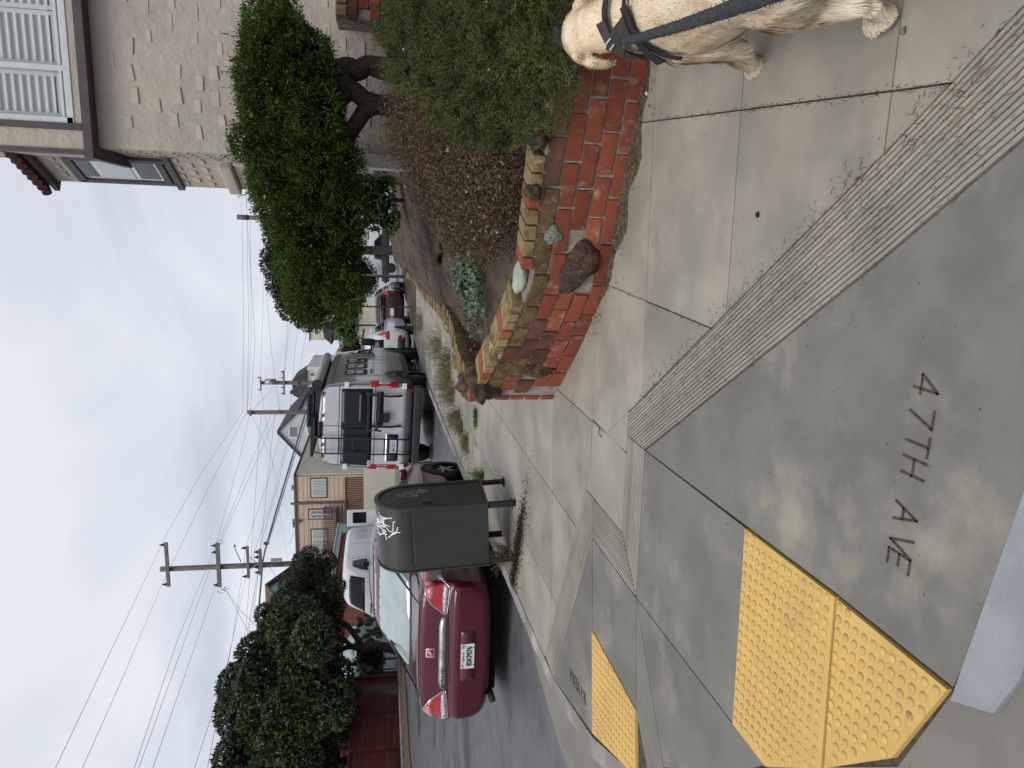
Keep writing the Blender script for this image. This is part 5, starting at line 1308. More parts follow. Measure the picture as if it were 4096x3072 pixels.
# --- cream house and dark bay up the avenue
E_ = Fac('cream_house', 'cream block of flats with wide upper window beyond the white car', 90., -11.8)
E_.px(1236, 1560, 1180, 1364, 0, 12, 'wall', M_cream)
E_.px(1232, 1238, 1178, 1367, -.2, 12, 'cornice', M_white2)
E_.window(1253, 1278, 1284, 1342, M_wframe, (M_gpane, M_gpane), 'v', .1)
E_.window(1338, 1382, 1270, 1284, M_wframe, (M_tpane,), 's', .08)
E_.window(1345, 1400, 1215, 1245, M_wframe, (M_gpane, M_gpane), 'v', .08)
xa, xb, za, zb = facebox(1297, 1302, 1330, 1365, 88, 0)
MB().prism3([(xa - .3, za), (xb + .5, za), (xb - .3, zb), (xa + .6, zb)], Vector((0, 87, 0)) - E_.o, (1, 0, 0), (0, 0, 1), -3).obj('porch_roof', M_roofd, E_.t)
F_ = Fac('white_garage', 'long white garage building at the far end of the avenue', 75., -3)
F_.px(1395, 1545, 905, 1085, 0, 10, 'wall', M_white2)
F_.px(1435, 1530, 1035, 1075, -.06, .02, 'door', M_grey); F_.window(1440, 1475, 925, 958, M_tant, (M_gpane, M_gpane), 'v', .1)
F2 = Fac('white_bungalow', 'white bungalow with grey roof seen between juniper and parked cars', 66., -8)
F2.px(1440, 1560, 1100, 1215, 0, 8, 'wall', M_white2); F2.px(1424, 1442, 1095, 1220, -.4, 8, 'roof', M_grey); F2.window(1455, 1490, 1130, 1165, M_tant, (M_gpane, M_gpane), 'v', .1)
L_ = Fac('white_house', 'low white house filling the gap behind the camper van roof', 92., -26)
L_.px(1240, 1560, 1590, 1760, 0, 8, 'wall', M_white2); L_.window(1262, 1290, 1600, 1640, M_wframe, (M_tpane, M_tpane), 'v', .12)
# --- teal gable, red brick house, red fence, teal garage (left, behind the trees)
M_teal = mat('teal_siding', (.30, .42, .42), .8, (.27, .385, .385), 2.); M_teal2 = mat('pale_teal_stucco', (.36, .47, .48), .85, (.32, .43, .44), 1.)
Q = Fac('teal_gabled_house', 'small teal gabled house with brown roof showing above the tree', 43., -24.)
gx, y0_, y1_, zr_, ze_ = -22.3, 39.6, 46.4, 8.9, 7.15
MB().prism3([(y0_, 1.0), (y1_, 1.0), (y1_, ze_), (43., zr_), (y0_, ze_)], Vector((gx, 0, 0)) - Q.o, (0, 1, 0), (0, 0, 1), -7).obj('wall', M_teal, Q.t)
for ya, yb in ((y0_ - .35, 43.), (y1_ + .35, 43.)):
    sl_ = (zr_ - ze_) / 3.4; zz = ze_ - .35 * sl_ + .05
    v = [(gx + .3, ya, zz), (gx + .3, yb, zr_ + .05), (gx - 7.2, yb, zr_ + .05), (gx - 7.2, ya, zz)]; v = [Vector(q_) - Q.o for q_ in v]; v += [q_ + Vector((0, 0, .14)) for q_ in v]
    MB().add(v, [(0, 1, 2, 3), (7, 6, 5, 4), (0, 4, 5, 1), (1, 5, 6, 2), (2, 6, 7, 3), (3, 7, 4, 0)]).obj('roof', M_roofb, Q.t)
for k in range(9): MB().box(Vector((gx + .02, 40.0 + k * .75, 6.3)) - Q.o, (.04, .06, 2.6 + (1.0 - abs(k - 4) * .3))).obj('batten', M_teal, Q.t)
def brickmat(name, c1, c2, mort, sc):
    m = bpy.data.materials.new(name); m.use_nodes = True; n, l = m.node_tree.nodes, m.node_tree.links
    b = n['Principled BSDF']; b.inputs['Roughness'].default_value = .9
    g_ = n.new('ShaderNodeTexCoord'); t = n.new('ShaderNodeTexBrick'); mp_ = n.new('ShaderNodeMapping'); mp_.inputs['Rotation'].default_value = (math.pi / 2, 0, 0)
    l.new(g_.outputs['Object'], mp_.inputs[0]); l.new(mp_.outputs[0], t.inputs[0]); t.inputs['Scale'].default_value = sc
    for k, c in (('Color1', c1), ('Color2', c2), ('Mortar', mort)): t.inputs[k].default_value = (*c, 1)
    t.inputs['Brick Width'].default_value = .6; t.inputs['Row Height'].default_value = .3; t.inputs['Mortar Size'].default_value = .02
    l.new(t.outputs[0], b.inputs['Base Color']); return m
M_rbrick = brickmat('red_shingle_wall', (.20, .065, .05), (.16, .052, .042), (.09, .035, .03), 1.6)
N_ = Fac('red_brick_house', 'dark red brick house half hidden behind the cactus and trees', 31., -20.5)
N_.px(1335, 1520, 2378, 2640, 0, 7, 'wall', M_rbrick)
N_.px(1330, 1338, 2370, 2650, -.25, 7, 'eave', M_roofb)
N_.window(1395, 1425, 2545, 2585, M_wframe, (M_gpane, M_gpane), 'v', .06); N_.px(1408, 1520, 2505, 2535, -.05, .02, 'door', M_white2)
N_.px(1395, 1540, 2600, 2680, -.4, .0, 'porch', mat('porch_grey', (.30, .31, .31), .9))
TT = Fac('teal_house', 'pale teal house wall behind the white delivery van', 37., -20)
TT.px(1330, 1540, 2240, 2390, 0, 5, 'wall', M_teal2); TT.px(1326, 1334, 2235, 2395, -.2, 5, 'eave', M_white2)
M_redf = mat('red_fence_paint', (.115, .030, .022), .85, (.085, .024, .018), 2., bump=.5, bscale=14, bdist=.02, var=.12, stain=(.06, .02, .015), stain_scale=1.2, stretch=(1, 1, 4))
fe = thing('board_fence', 'dark red board fence under the big tree across the street', 'fence', (-15.4, 20.5, 1.1)); fo = Vector(fe.location)
fx = -15.75
fyr, fyl = 23.2, 12.0
for k in range(7):
    for j in range(6):
        y0 = fyr - j * 1.85; zb = 1.06 + k * .225
        MB().box(Vector((fx + .02 * math.sin(j * 3 + k), y0 - .92, zb + .11)) - fo, (.04, 1.84, .2235)).obj('board', M_redf, fe)
for j in range(7):
    y0 = fyr - j * 1.85
    ps = MB().box(Vector((fx + .05, y0, 1.85)) - fo, (.12, .12, 1.85)).obj('post', M_redf, fe)
    MB().tube([Vector((fx + .05, y0, 2.76)) - fo, Vector((fx + .05, y0, 2.86)) - fo, Vector((fx + .05, y0, 2.92)) - fo], [.07, .12, .12], 10).obj('cap', M_redf, ps)
MB().box(Vector((fx + .03, (fyr + fyl) / 2, 2.66)) - fo, (.1, fyr - fyl, .07)).obj('rail', M_redf, fe)
gg = Fac('teal_garage', 'teal garage with white sloping roof edge behind the red fence', 26., -20)
xa = at(1400, 2720, 26).x; xb_ = at(1400, 3300, 26).x
pA, pB = at(1415, 2750, 26.), at(1330, 2880, 26.)
MB().prism3([(pA.x, .8), (pA.x, pA.z), (pB.x, pB.z), (xb_, pB.z), (xb_, .8)], Vector((0, 26, 0)) - gg.o, (1, 0, 0), (0, 0, 1), -6).obj('wall', M_teal2, gg.t)
dvec = (pB - pA); MB().tube([pA - gg.o + Vector((0, -.1, 0)), pB - gg.o + Vector((0, -.1, 0))], .12, 6).obj('fascia', M_white2, gg.t)
# far pavement and verge with leaf litter
fp = strip('far_pavement', [(-14.6, 2), (-14.6, 23), (-16.4, 28), (-16.4, 60)], [(-18.5, 2), (-18.5, 23), (-18.6, 28), (-18.6, 60)], lambda x, y: 0, lambda x, y: HS(-14.6, y) + .13, M_curb, n=30); tag(fp, kind='structure')
M_litter = mat('leaf_litter', (.070, .055, .038), .95, (.13, .105, .07), 14., bump=1., bscale=30, bdist=.03)
lt = strip('leaf_litter', [(-13.7, 6), (-13.7, 23), (-15.6, 28)], [(-14.62, 6), (-14.62, 23), (-16.42, 28)], lambda x, y: 0, lambda x, y: HS(x, y) + .015 + (.05 if x < -14.2 else 0), M_litter, n=40); tag(lt, 'brown fallen leaves lying along the far kerb', 'leaves', kind='stuff')
hill = sheet('far_ground', [-400, -120, -60, -30, -18.5], [-50, 0, 20, 60, 150, 600], lambda x, y: .9, mat('far_earth', (.12, .11, .08), .95)); tag(hill, kind='structure')

# --- utility poles
M_pole = mat('weathered_pole', (.10, .088, .078), .9, (.16, .145, .13), 5., bump=.6, bscale=30, stretch=(6, 6, .5))
M_arm = mat('painted_arm', (.17, .185, .17), .85, (.12, .13, .12), 6.)
M_ins = mat('insulator', (.03, .03, .032), .4)
M_wire = mat('wire', (.13, .14, .16), .6)
def pole(label, y_, Y, vtop, zb, r0, r1, arms, grp='utility poles'):
    p = at(1400, y_, Y); t = thing('utility_pole', label, 'pole', (p.x, Y, zb), 0, grp)
    zt = at(vtop, y_, Y).z
    MB().tube([(0, 0, -.3), (0, 0, (zt - zb) * .5), (0, 0, zt - zb)], [r0, (r0 + r1) / 2, r1], 14).obj('post', M_pole, t, smooth=True)
    for v, ya, yb, th, ins in arms:
        a, b = at(v, ya, Y), at(v, yb, Y); z = a.z - zb
        o = MB().box(((a.x + b.x) / 2 - p.x, -r0 - .06, z), (abs(a.x - b.x), .11, th)).obj('crossarm', M_arm, t, bevel=.01)
        for q in ins:
            x = a.x + (b.x - a.x) * q - p.x
            MB().tube([(x, -r0 - .06, z), (x, -r0 - .06, z + .08), (x, -r0 - .06, z + .1), (x, -r0 - .06, z + .18), (x, -r0 - .06, z + .2), (x, -r0 - .06, z + .3)], [.03, .03, .075, .075, .05, .03], 10).obj('insulator', M_ins, o)
    return t, p, zt
pt1, pp, zt1 = pole('tall utility pole with two crossarms and street lamp by delivery van', 2245, 36., 640, 1.0, .155, .13,
     [(668, 2163, 2338, .17, (.05, .95)), (873, 2166, 2340, .20, (.05, .2, .95)), (992, 2178, 2304, .13, (.05, .95)), (1042, 2190, 2292, .17, (.1, .3, .7, .9))])
def pl1(v, y_): q = at(v, y_, 36.); return Vector((q.x - pp.x, -.26, q.z - 1.0))
lm = MB().tube([pl1(968, 2238), pl1(962, 2225), pl1(950, 2200), pl1(944, 2185)], .028, 8).obj('lamp_arm', M_metal, pt1, smooth=True)
MB().rock(pl1(943, 2176), (.09, .12, .05), 3, 2, .02).obj('lamp_head', M_metal, lm, smooth=True)
MB().box(pl1(1108, 2232), (.16, .2, .55)).obj('equipment_box', M_metal, pt1, bevel=.02)
MB().tube([pl1(1095, 2250), pl1(1110, 2256), pl1(1135, 2250), pl1(1112, 2240)], .02, 6).obj('cable_loop', M_ins, pt1)
for s_ in (-1, 1): MB().tube([pl1(994, 2245 + s_ * 30), pl1(1036, 2245)], .02, 6).obj('brace', M_metal, pt1)
for v, y_, y2 in ((880, 2170, 2150), (885, 2345, 2365), (900, 2340, 2352)): MB().tube([pl1(v, y_), pl1(v + 22, (y_ + y2) / 2), pl1(v + 6, y2), pl1(v - 12, (y_ + y2) / 2)], .012, 5).obj('cable_loop', M_ins, pt1)
MB().rock(pl1(1068, 2165), (.10, .1, .14), 8, 2, .1).obj('splice_box', M_ins, pt1)
pole('slim utility pole standing over the grey gabled house', 1647, 55., 990, .75, .20, .16, [(1004, 1636, 1660, .12, ()), (1120, 1636, 1650, .1, ())])
p3, _, _ = pole('utility pole with grey transformer before the dark roofed house', 1531, 72., 1040, .75, .24, .19, [(1044, 1505, 1560, .12, (.05, .95)), (1136, 1480, 1576, .16, (.05, .3, .7, .95)), (1190, 1520, 1545, .12, ())])
q = at(1085, 1522, 72.); MB().tube([(q.x - at(1400, 1531, 72).x, -.45, q.z - .75 - .5), (q.x - at(1400, 1531, 72).x, -.45, q.z - .75 + .5)], .28, 14).obj('transformer', M_metal, p3, smooth=True)
p4 = at(1200, 878, 48.); an = thing('antenna_pole', 'slim pole with grey antenna tube above the juniper', 'pole', (p4.x, 48, .75)); zt4 = at(949, 878, 48.).z; zm4 = at(1000, 878, 48.).z
MB().tube([(0, 0, 0), (0, 0, zm4 - .75)], .14, 12).obj('post', M_pole, an, smooth=True)
MB().tube([(0, 0, zm4 - .70), (0, 0, zt4 - .75)], .16, 14).obj('antenna', mat('antenna_grey', (.10, .105, .11), .5), an, smooth=True)
MB().tube([(0, 0, zm4 - .78), (0, 0, zm4 - .70)], .07, 10).obj('mount', M_metal, an)

# --- overhead wires: (photo x, y, distance) way points
def wire(pts, r=.006, sag=0.):
    P = [at(x, y, Y) for x, y, Y in pts]; Q = []
    for a, b in zip(P, P[1:]):
        for k in range(8): t = k / 8; q_ = a.lerp(b, t); q_.z -= sag * 4 * t * (1 - t); Q.append(q_)
    Q.append(P[-1]); mb = MB().tube(Q, r, 5); o = mb.obj('overhead_wire', M_wire); tag(o, 'thin dark overhead wire strung across the pale sky', 'wire', 'overhead wires'); return o
L1_ = [((650, 2172, 35.7), (445, 2600, 20), (222, 3072, 14), (0, 3540, 11)), ((650, 2332, 35.7), (500, 2690, 21), (330, 3072, 15), (100, 3590, 12)),
       ((866, 2176, 35.7), (710, 2560, 21), (537, 3072, 15), (360, 3590, 12)), ((868, 2195, 35.7), (725, 2600, 21), (555, 3072, 15), (380, 3590, 12)), ((866, 2332, 35.7), (750, 2670, 21), (611, 3072, 15), (470, 3500, 12)), ((985, 2300, 35.7), (900, 2700, 21), (778, 3072, 15), (650, 3500, 12)),
       ((985, 2182, 35.7), (930, 2560, 22), (830, 3072, 15), (700, 3600, 12)), ((1038, 2250, 35.7), (970, 2640, 22), (850, 3072, 15), (720, 3600, 12)), ((1030, 2290, 35.7), (985, 2600, 22), (865, 3072, 15), (740, 3600, 12))]
ORD = ('topmost', 'second', 'third', 'fourth', 'fifth', 'sixth', 'seventh', 'eighth', 'lowest')
for q, od in zip(sorted(L1_, key=lambda w_: w_[2][0]), ORD):
    o = wire(q); o['label'] = 'thin wire from the tall pole towards the sidewalk corner, %s of that fan' % od
L2_ = [((650, 2166, 35.7), (800, 1900, 40), (972, 1646, 55)), ((652, 2330, 35.7), (830, 1960, 40), (985, 1652, 55)), ((866, 2172, 35.7), (960, 1830, 44), (1000, 1650, 55)), ((868, 2190, 35.7), (990, 1880, 42), (1090, 1646, 55)), ((868, 2205, 35.7), (1010, 1880, 42), (1110, 1646, 55)), ((985, 2180, 35.7), (1080, 1900, 42), (1140, 1646, 55)),
       ((1038, 2195, 35.7), (1110, 1950, 40), (1180, 1646, 55)), ((985, 2300, 35.7), (1090, 2000, 38), (1150, 1750, 50), (1160, 1646, 55)), ((972, 1646, 55), (975, 1300, 60), (966, 745, 70), (960, 400, 75)), ((988, 1650, 55), (995, 1300, 60), (985, 745, 70), (978, 400, 75)), ((990, 1642, 55), (1005, 1340, 60), (1000, 745, 70), (994, 400, 75)), ((1002, 1646, 55), (1020, 1360, 60), (1004, 1100, 62), (980, 745, 66)),
       ((1000, 1650, 55), (1060, 1590, 64), (1140, 1480, 72)), ((1040, 1531, 72), (1052, 1250, 80), (1056, 745, 95), (1056, 400, 100)), ((1120, 1646, 55), (1085, 1400, 60), (1060, 1100, 66), (1046, 700, 70)), ((1134, 1570, 72), (1150, 1300, 80), (1160, 900, 90)), ((1136, 1490, 72), (1165, 1250, 80), (1175, 900, 90)), ((1160, 1646, 55), (1180, 1400, 64), (1200, 1250, 70)), ((1000, 1646, 55), (1045, 1740, 70), (1090, 1850, 90), (1150, 2050, 110)), ((1040, 1531, 72), (1075, 1760, 80), (1120, 2050, 100), (1160, 2300, 120)), ((1100, 1646, 55), (1000, 2600, 50)), ((1045, 1640, 55), (985, 2500, 50), (940, 2800, 48)),
       ((1155, 2180, 35.5), (1210, 2060, 40), (1235, 1980, 44)), ((1070, 2255, 35.5), (1120, 2330, 36), (1170, 2400, 39)), ((895, 2350, 35.5), (960, 2440, 24), (1040, 2520, 22)), ((895, 2345, 35.5), (990, 2520, 24), (1060, 2560, 22)), ((1190, 1531, 72), (1230, 1300, 80)), ((1075, 2180, 35.5), (1140, 1960, 40), (1215, 1660, 56), (1270, 1400, 70))]
for q in L2_: wire(q, .0075 if q[0][2] < 40 else .011)
for q, r in ((((1250, 1560, 40), (1190, 1760, 38), (1100, 2060, 36), (1062, 2195, 35.6), (1052, 2240, 35.6), (1040, 2380, 33), (1026, 2560, 28)), .045), (((1268, 1530, 40), (1200, 1760, 38), (1110, 2050, 36), (1066, 2190, 35.6)), .02)):
    o = wire(q, r); o.name = 'thick_cable'; o['label'] = 'thick black cable bundle drooping from the tall pole' if r > .04 else 'thinner cable running beside the thick bundle'; o['category'] = 'cable'; del o['group']
# street sign post by the far kerb
p = at(1583, 1103, 26.); sgn = thing('sign_post', 'bare grey metal sign post on the avenue pavement', 'post', (p.x, 26., H(26)))
MB().tube([(0, 0, 0), (0, 0, 1.9), (0, 0, 2.6)], .032, 8).obj('post', M_metal, sgn, smooth=True); MB().box((0, 0, 2.75), (.03, .45, .32)).obj('sign_plate', M_metal, sgn, bevel=.01)

# ================================================================== PLANTS
def nz(v): return v / np.maximum(1e-9, np.linalg.norm(v, axis=-1, keepdims=True))
def leaves(P, D, L, W, seed=0, curl=0.0):
    """one pointed leaf (4-gon) per row: base P, direction D, length L, width W"""
    r = np.random.default_rng(seed); n = len(P); D = nz(D); rv_ = nz(r.normal(size=(n, 3))); Sd = nz(np.cross(D, rv_)); Nn = np.cross(Sd, D)
    L = np.broadcast_to(L, (n,))[:, None]; W = np.broadcast_to(W, (n,))[:, None]
    V = np.stack([P, P + D * L * .5 + Sd * W * .5 + Nn * L * curl * .3, P + D * L + Nn * L * curl, P + D * L * .5 - Sd * W * .5 + Nn * L * curl * .3], 1).reshape(-1, 3)
    return V, np.arange(4 * n).reshape(-1, 4)
def shell(lumps, n, seed, inner=.72):
    """points near the surface of a union of ellipsoids, with outward normals"""
    r = np.random.default_rng(seed); L = np.array([(*c, *rad) for c, rad in lumps]); wgt = (L[:, 3] * L[:, 4] + L[:, 4] * L[:, 5] + L[:, 3] * L[:, 5]); wgt /= wgt.sum()
    idx = r.choice(len(L), size=n * 2, p=wgt); u_ = nz(r.normal(size=(n * 2, 3))); k = r.uniform(inner, 1.04, size=(n * 2, 1)) 
    P = L[idx, :3] + u_ * L[idx, 3:] * k; N = nz(u_ / L[idx, 3:])
    d = np.full(len(P), 9.)
    for q in L: d = np.minimum(d, np.where(True, (((P - q[:3]) / q[3:]) ** 2).sum(1), 9))
    keep = np.argsort(-d)[:n]            # prefer points not buried in other lumps
    keep = np.concatenate([keep[: int(n * .85)], r.choice(keep, size=n - int(n * .85))])
    return P[keep], N[keep]
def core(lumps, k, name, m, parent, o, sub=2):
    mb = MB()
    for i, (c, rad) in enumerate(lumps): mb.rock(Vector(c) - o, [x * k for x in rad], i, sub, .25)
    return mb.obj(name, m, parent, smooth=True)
M_core = mat('crown_shade_fill', (.008, .011, .005), 1., spec=.02)  # near-black fill inside the crowns, standing in for their inner shade
M_bark = mat('dark_bark', (.045, .035, .028), .9, (.075, .06, .048), 9., bump=1., bscale=30, bdist=.02, stretch=(5, 5, 1))
M_jun = mat('juniper_leaf', (.026, .052, .010), .6, (.058, .098, .017), 6., isl=.4, spec=.12)
M_rose = mat('rosemary_leaf', (.036, .054, .020), .6, (.090, .092, .024), 6., isl=.5, spec=.15)
M_twig = mat('dry_twig', (.13, .075, .055), .85, (.085, .05, .04), 12., isl=.35)
M_dry = mat('dry_leaf', (.105, .058, .038), .8, (.085, .075, .028), 8., isl=.4)
M_green = mat('fresh_leaf', (.055, .13, .022), .5, (.08, .16, .03), 9., isl=.3, spec=.4)
M_silv = mat('grey_green_leaf', (.11, .155, .105), .7, (.08, .12, .07), 8., isl=.3)
M_dkleaf = mat('dark_leaf', (.020, .036, .014), .5, (.034, .052, .018), 1.3, isl=.4, spec=.4)
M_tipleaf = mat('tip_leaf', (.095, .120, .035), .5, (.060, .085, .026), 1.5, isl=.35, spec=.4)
M_fine = mat('needle_leaf', (.030, .042, .020), .6, (.045, .058, .025), 1.5, isl=.35, spec=.3)
M_pink = mat('pink_petal', (.55, .28, .33), .6, (.60, .38, .42), 30., isl=.15)
M_blue = mat('pale_blue_petal', (.35, .38, .62), .6)
M_weed = mat('weed_leaf', (.135, .135, .06), .7, (.20, .17, .085), 9., isl=.35)

def P3(x, y, Y): return np.array(at(x, y, Y))
# ------------------------------------------------------------------ juniper in the corner garden
jt = thing('juniper_tree', 'large spreading juniper with twisted dark trunk before the stucco house', 'tree', tuple(Vector((1.25, 8.3, soilz(1.25, 8.3))))); jo = Vector(jt.location)
def T3(pts): return smooth_path([at(x, y, Y) - jo for x, y, Y in pts])
def RR(rs, n): return list(np.interp(np.linspace(0, 1, n), np.linspace(0, 1, len(rs)), rs))
def stem(pts, rs, nm, par, n=12):
    q = T3(pts); return MB().tube(q, RR(rs, len(q)), n).obj(nm, M_bark, par, smooth=True)
stem([(1590, 285, 8.3), (1511, 270, 8.3), (1462, 256, 8.3), (1437, 290, 8.25), (1388, 268, 8.25), (1352, 292, 8.2), (1372, 335, 8.2), (1400, 352, 8.2), (1340, 420, 8.2), (1270, 520, 8.2)], [.14, .12, .10, .10, .115, .12, .12, .10, .08, .04], 'trunk', jt, 12)
stem([(1600, 430, 8.35), (1528, 422, 8.3), (1465, 406, 8.25), (1422, 367, 8.22), (1385, 340, 8.2)], [.13, .11, .10, .10, .09], 'trunk', jt, 12)
stem([(1528, 420, 8.3), (1469, 428, 8.25), (1430, 485, 8.2), (1360, 600, 8.1), (1300, 800, 8.0), (1250, 1000, 7.95)], [.10, .095, .085, .08, .06, .04], 'branch', jt, 10)
stem([(1440, 640, 8.15), (1395, 700, 8.1), (1330, 760, 8.05)], [.05, .055, .05], 'branch', jt, 8)
rows_ = {20: (1105, 1170), 110: (1045, 1215), 210: (1015, 1260), 320: (1010, 1300), 430: (1010, 1330), 540: (1010, 1380), 650: (1030, 1400), 760: (1055, 1405), 870: (1095, 1415), 980: (1135, 1420), 1080: (1165, 1425), 1170: (1195, 1430), 1235: (1240, 1355)}
jl = []; rj = random.Random(12)
for y_, (v0, v1) in rows_.items():
    n = max(1, round((v1 - v0) / 105)); 
    for k in range(n):
        v = v0 + (v1 - v0) * (k + .5) / n; rr_ = min(.25, (v1 - v0) / n * .66 * 8.2 / 2884 + .045)
        for dY in ((-.25, .3) if n > 1 else (0,)):
            c = at(v + rj.uniform(-28, 28), y_ + rj.uniform(-38, 38), 8.2 + dY + rj.uniform(-.1, .1)); jl.append(((c.x, c.y, c.z), (rr_ * rj.uniform(.75, 1.4), rr_ * rj.uniform(.8, 1.25), rr_ * rj.uniform(.65, 1.2))))
core(jl, .55, 'crown_shade', M_core, jt, jo, 2)
P, N = shell(jl, 19000, 21, .66)
r = np.random.default_rng(5); V_, F_ = [], []; nb = 0
base_dir = nz(N * 1.0 + np.array([-.1, -.1, .55]) + r.normal(size=N.shape) * .35)
for k in range(8):
    off = r.normal(size=P.shape) * .018 + base_dir * (k * .007)
    d = nz(base_dir + r.normal(size=P.shape) * .42); v, f = leaves(P + off - np.array(jo), d, r.uniform(.022, .050, len(P)), r.uniform(.009, .016, len(P)), k, .15)
    V_.append(v); F_.append(f + nb); nb += len(v)
o = quadmesh('crown', np.concatenate(V_), np.concatenate(F_), M_jun, jt)
P, N = shell(jl, 170, 22, .95); V_, F_, nb = [], [], 0           # longer loose shoots
for k in range(16):
    d = nz(N + np.array([-.15, 0, .6])); pp_ = P + d * (k * .012); dd_ = nz(d + r.normal(size=P.shape) * .45); v, f = leaves(pp_ - np.array(jo), dd_, .035, .008, 60 + k); V_.append(v); F_.append(f + nb); nb += len(v)
quadmesh('shoots', np.concatenate(V_), np.concatenate(F_), M_jun, jt)
P, N = shell(jl, 3000, 23, .97); kp = N[:, 2] > -.1; P, N = P[kp], N[kp]; V_, F_, nb = [], [], 0          # paler upward-facing sprays, light from above put into their leaf colour
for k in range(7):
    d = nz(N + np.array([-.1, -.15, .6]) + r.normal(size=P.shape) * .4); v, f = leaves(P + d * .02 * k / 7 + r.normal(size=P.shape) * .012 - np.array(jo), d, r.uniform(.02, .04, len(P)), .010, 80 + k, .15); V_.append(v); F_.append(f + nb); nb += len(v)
quadmesh('lit_sprays', np.concatenate(V_), np.concatenate(F_), mat('juniper_lit_leaf', (.062, .105, .020), .6, (.045, .085, .016), 4., isl=.35, spec=.12), jt)

# ------------------------------------------------------------------ rosemary spilling over the wall
def inpoly(x, y, poly):
    c = np.zeros(len(x), bool)
    for (xa, ya), (xb, yb) in zip(poly, poly[1:] + poly[:1]):
        c ^= ((ya > y) != (yb > y)) & (x < (xb - xa) * (y - ya) / (yb - ya + 1e-12) + xa)
    return c
def scatter(poly, n, seed):
    r = np.random.default_rng(seed); xs_ = [p[0] for p in poly]; ys_ = [p[1] for p in poly]; X, Y = [], []
    while len(X) < n:
        x = r.uniform(min(xs_), max(xs_), n * 2); y = r.uniform(min(ys_), max(ys_), n * 2); k = inpoly(x, y, poly); X += list(x[k]); Y += list(y[k])
    return np.array(X[:n]), np.array(Y[:n])
def unproj(x, y, Y):
    d = np.outer(1536 - y, RIGHT) + np.outer(x - 2048, DOWN) + np.outer(np.ones_like(x), FWD) * FPX
    return np.array(CAMP) + d * (Y / d[:, 1])[:, None]
def sprigs(P, D, n, Ls, leafL, leafW, ang, seed, curve=0.):
    """stems set with needles; returns stem polylines as leaves too"""
    r = np.random.default_rng(seed); V_, F_, nb = [], [], 0; D = nz(D)
    Ls = np.broadcast_to(Ls, (len(P),))
    for k in range(n):
        t = (k + .5) / n; q = P + D * (Ls * t)[:, None] + np.array([0, 0, -curve]) * (Ls * t * t)[:, None]
        d = nz(D * (1 - ang) + nz(r.normal(size=P.shape)) * ang * 1.2); v, f = leaves(q, d, leafL * (1.1 - .5 * t) * r.uniform(.7, 1.2, len(P)), leafW, seed + k); V_.append(v); F_.append(f + nb); nb += len(v)
    v, f = leaves(P, D, Ls, .004, seed + 99); V_.append(v); F_.append(f + nb)
    return np.concatenate(V_), np.concatenate(F_)
rpoly = [(1500, -260), (1500, 120), (1535, 260), (1600, 360), (1700, 450), (1790, 540), (1880, 580), (2040, 600), (2075, 580), (2150, 500), (2185, 420), (2195, 340), (2235, 330), (2265, 240), (2215, 130), (2255, 60), (2320, 30), (2320, -260)]
rx, ry = scatter(rpoly, 5200, 31)
rY = np.interp(rx, [1480, 1600, 1750, 1900, 2040, 2120, 2350], [7.3, 6.4, 5.5, 4.8, 4.3, 3.98, 3.72]) - .05 + np.random.default_rng(2).uniform(-.05, .38, len(rx))
_r = np.random.default_rng(17); cI = _r.choice(len(rx), 210, replace=False); cx_, cy_ = rx[cI], ry[cI]
near_ = np.argmin((rx[:, None] - cx_) ** 2 + (ry[:, None] - cy_) ** 2, 1); cOff = _r.uniform(-.16, .24, 210); cDir = _r.normal(size=(210, 3)) * .42
rY = rY + cOff[near_]; rx = rx + (cx_[near_] - rx) * .25; ry = ry + (cy_[near_] - ry) * .25
RP = unproj(rx, ry, rY); rs = thing('rosemary_bush', 'dense green rosemary bush spilling over the brick wall by the dog', 'bush', (1.2, 5.0, .75)); ro = np.array(rs.location)
r = np.random.default_rng(8); droop = np.interp(rx, [1500, 1900, 2100, 2300], [.75, .45, -.1, -.45])
RD = nz(np.stack([r.normal(-.2, .26, len(rx)), r.normal(-.30, .2, len(rx)), droop + r.normal(0, .2, len(rx))], 1) + cDir[near_])
v, f = sprigs(RP - ro - RD * .05, RD, 26, r.uniform(.10, .24, len(rx)), .034, .0054, .55, 300, .25)
quadmesh('foliage', v, f, M_rose, rs)
rc = []
for y_ in range(-200, 620, 105):
    for v_, Yc, q in ((1620, 7.6, .26), (1740, 6.7, .24), (1860, 5.8, .20), (1990, 5.2, .18)):
        if y_ < {1620: 300, 1740: 420, 1860: 520, 1990: 560}[v_]: c = at(v_, y_, Yc); rc.append(((c.x, c.y, c.z - .05), (q, q, q * .8)))
core(rc, 1.0, 'bush_shade_core', mat('rosemary_shade', (.010, .011, .006), 1., spec=.02), rs, Vector(ro), 2)['kind'] = 'stuff'  # near-black lumps added as the shade inside the bush
bk = np.random.default_rng(4).choice(len(RP), 14); v, f = leaves(RP[bk] - ro + np.array([0, -.03, .02]), np.random.default_rng(1).normal(size=(14, 3)), .022, .018, 3); quadmesh('blossom', v, f, M_blue, rs)
mbt = MB()
for k in range(30):
    a = Vector(RP[rnd.randrange(len(RP))]); 
    if a.z > 1.2: continue
    mbt.tube([a + Vector((0, .25, -.02)), a + Vector((rnd.uniform(-.1, .1), .1, .03)), a], [.008, .006, .003], 5)
mbt.obj('stems', mat('rosemary_stem', (.11, .085, .06), .9), rs)

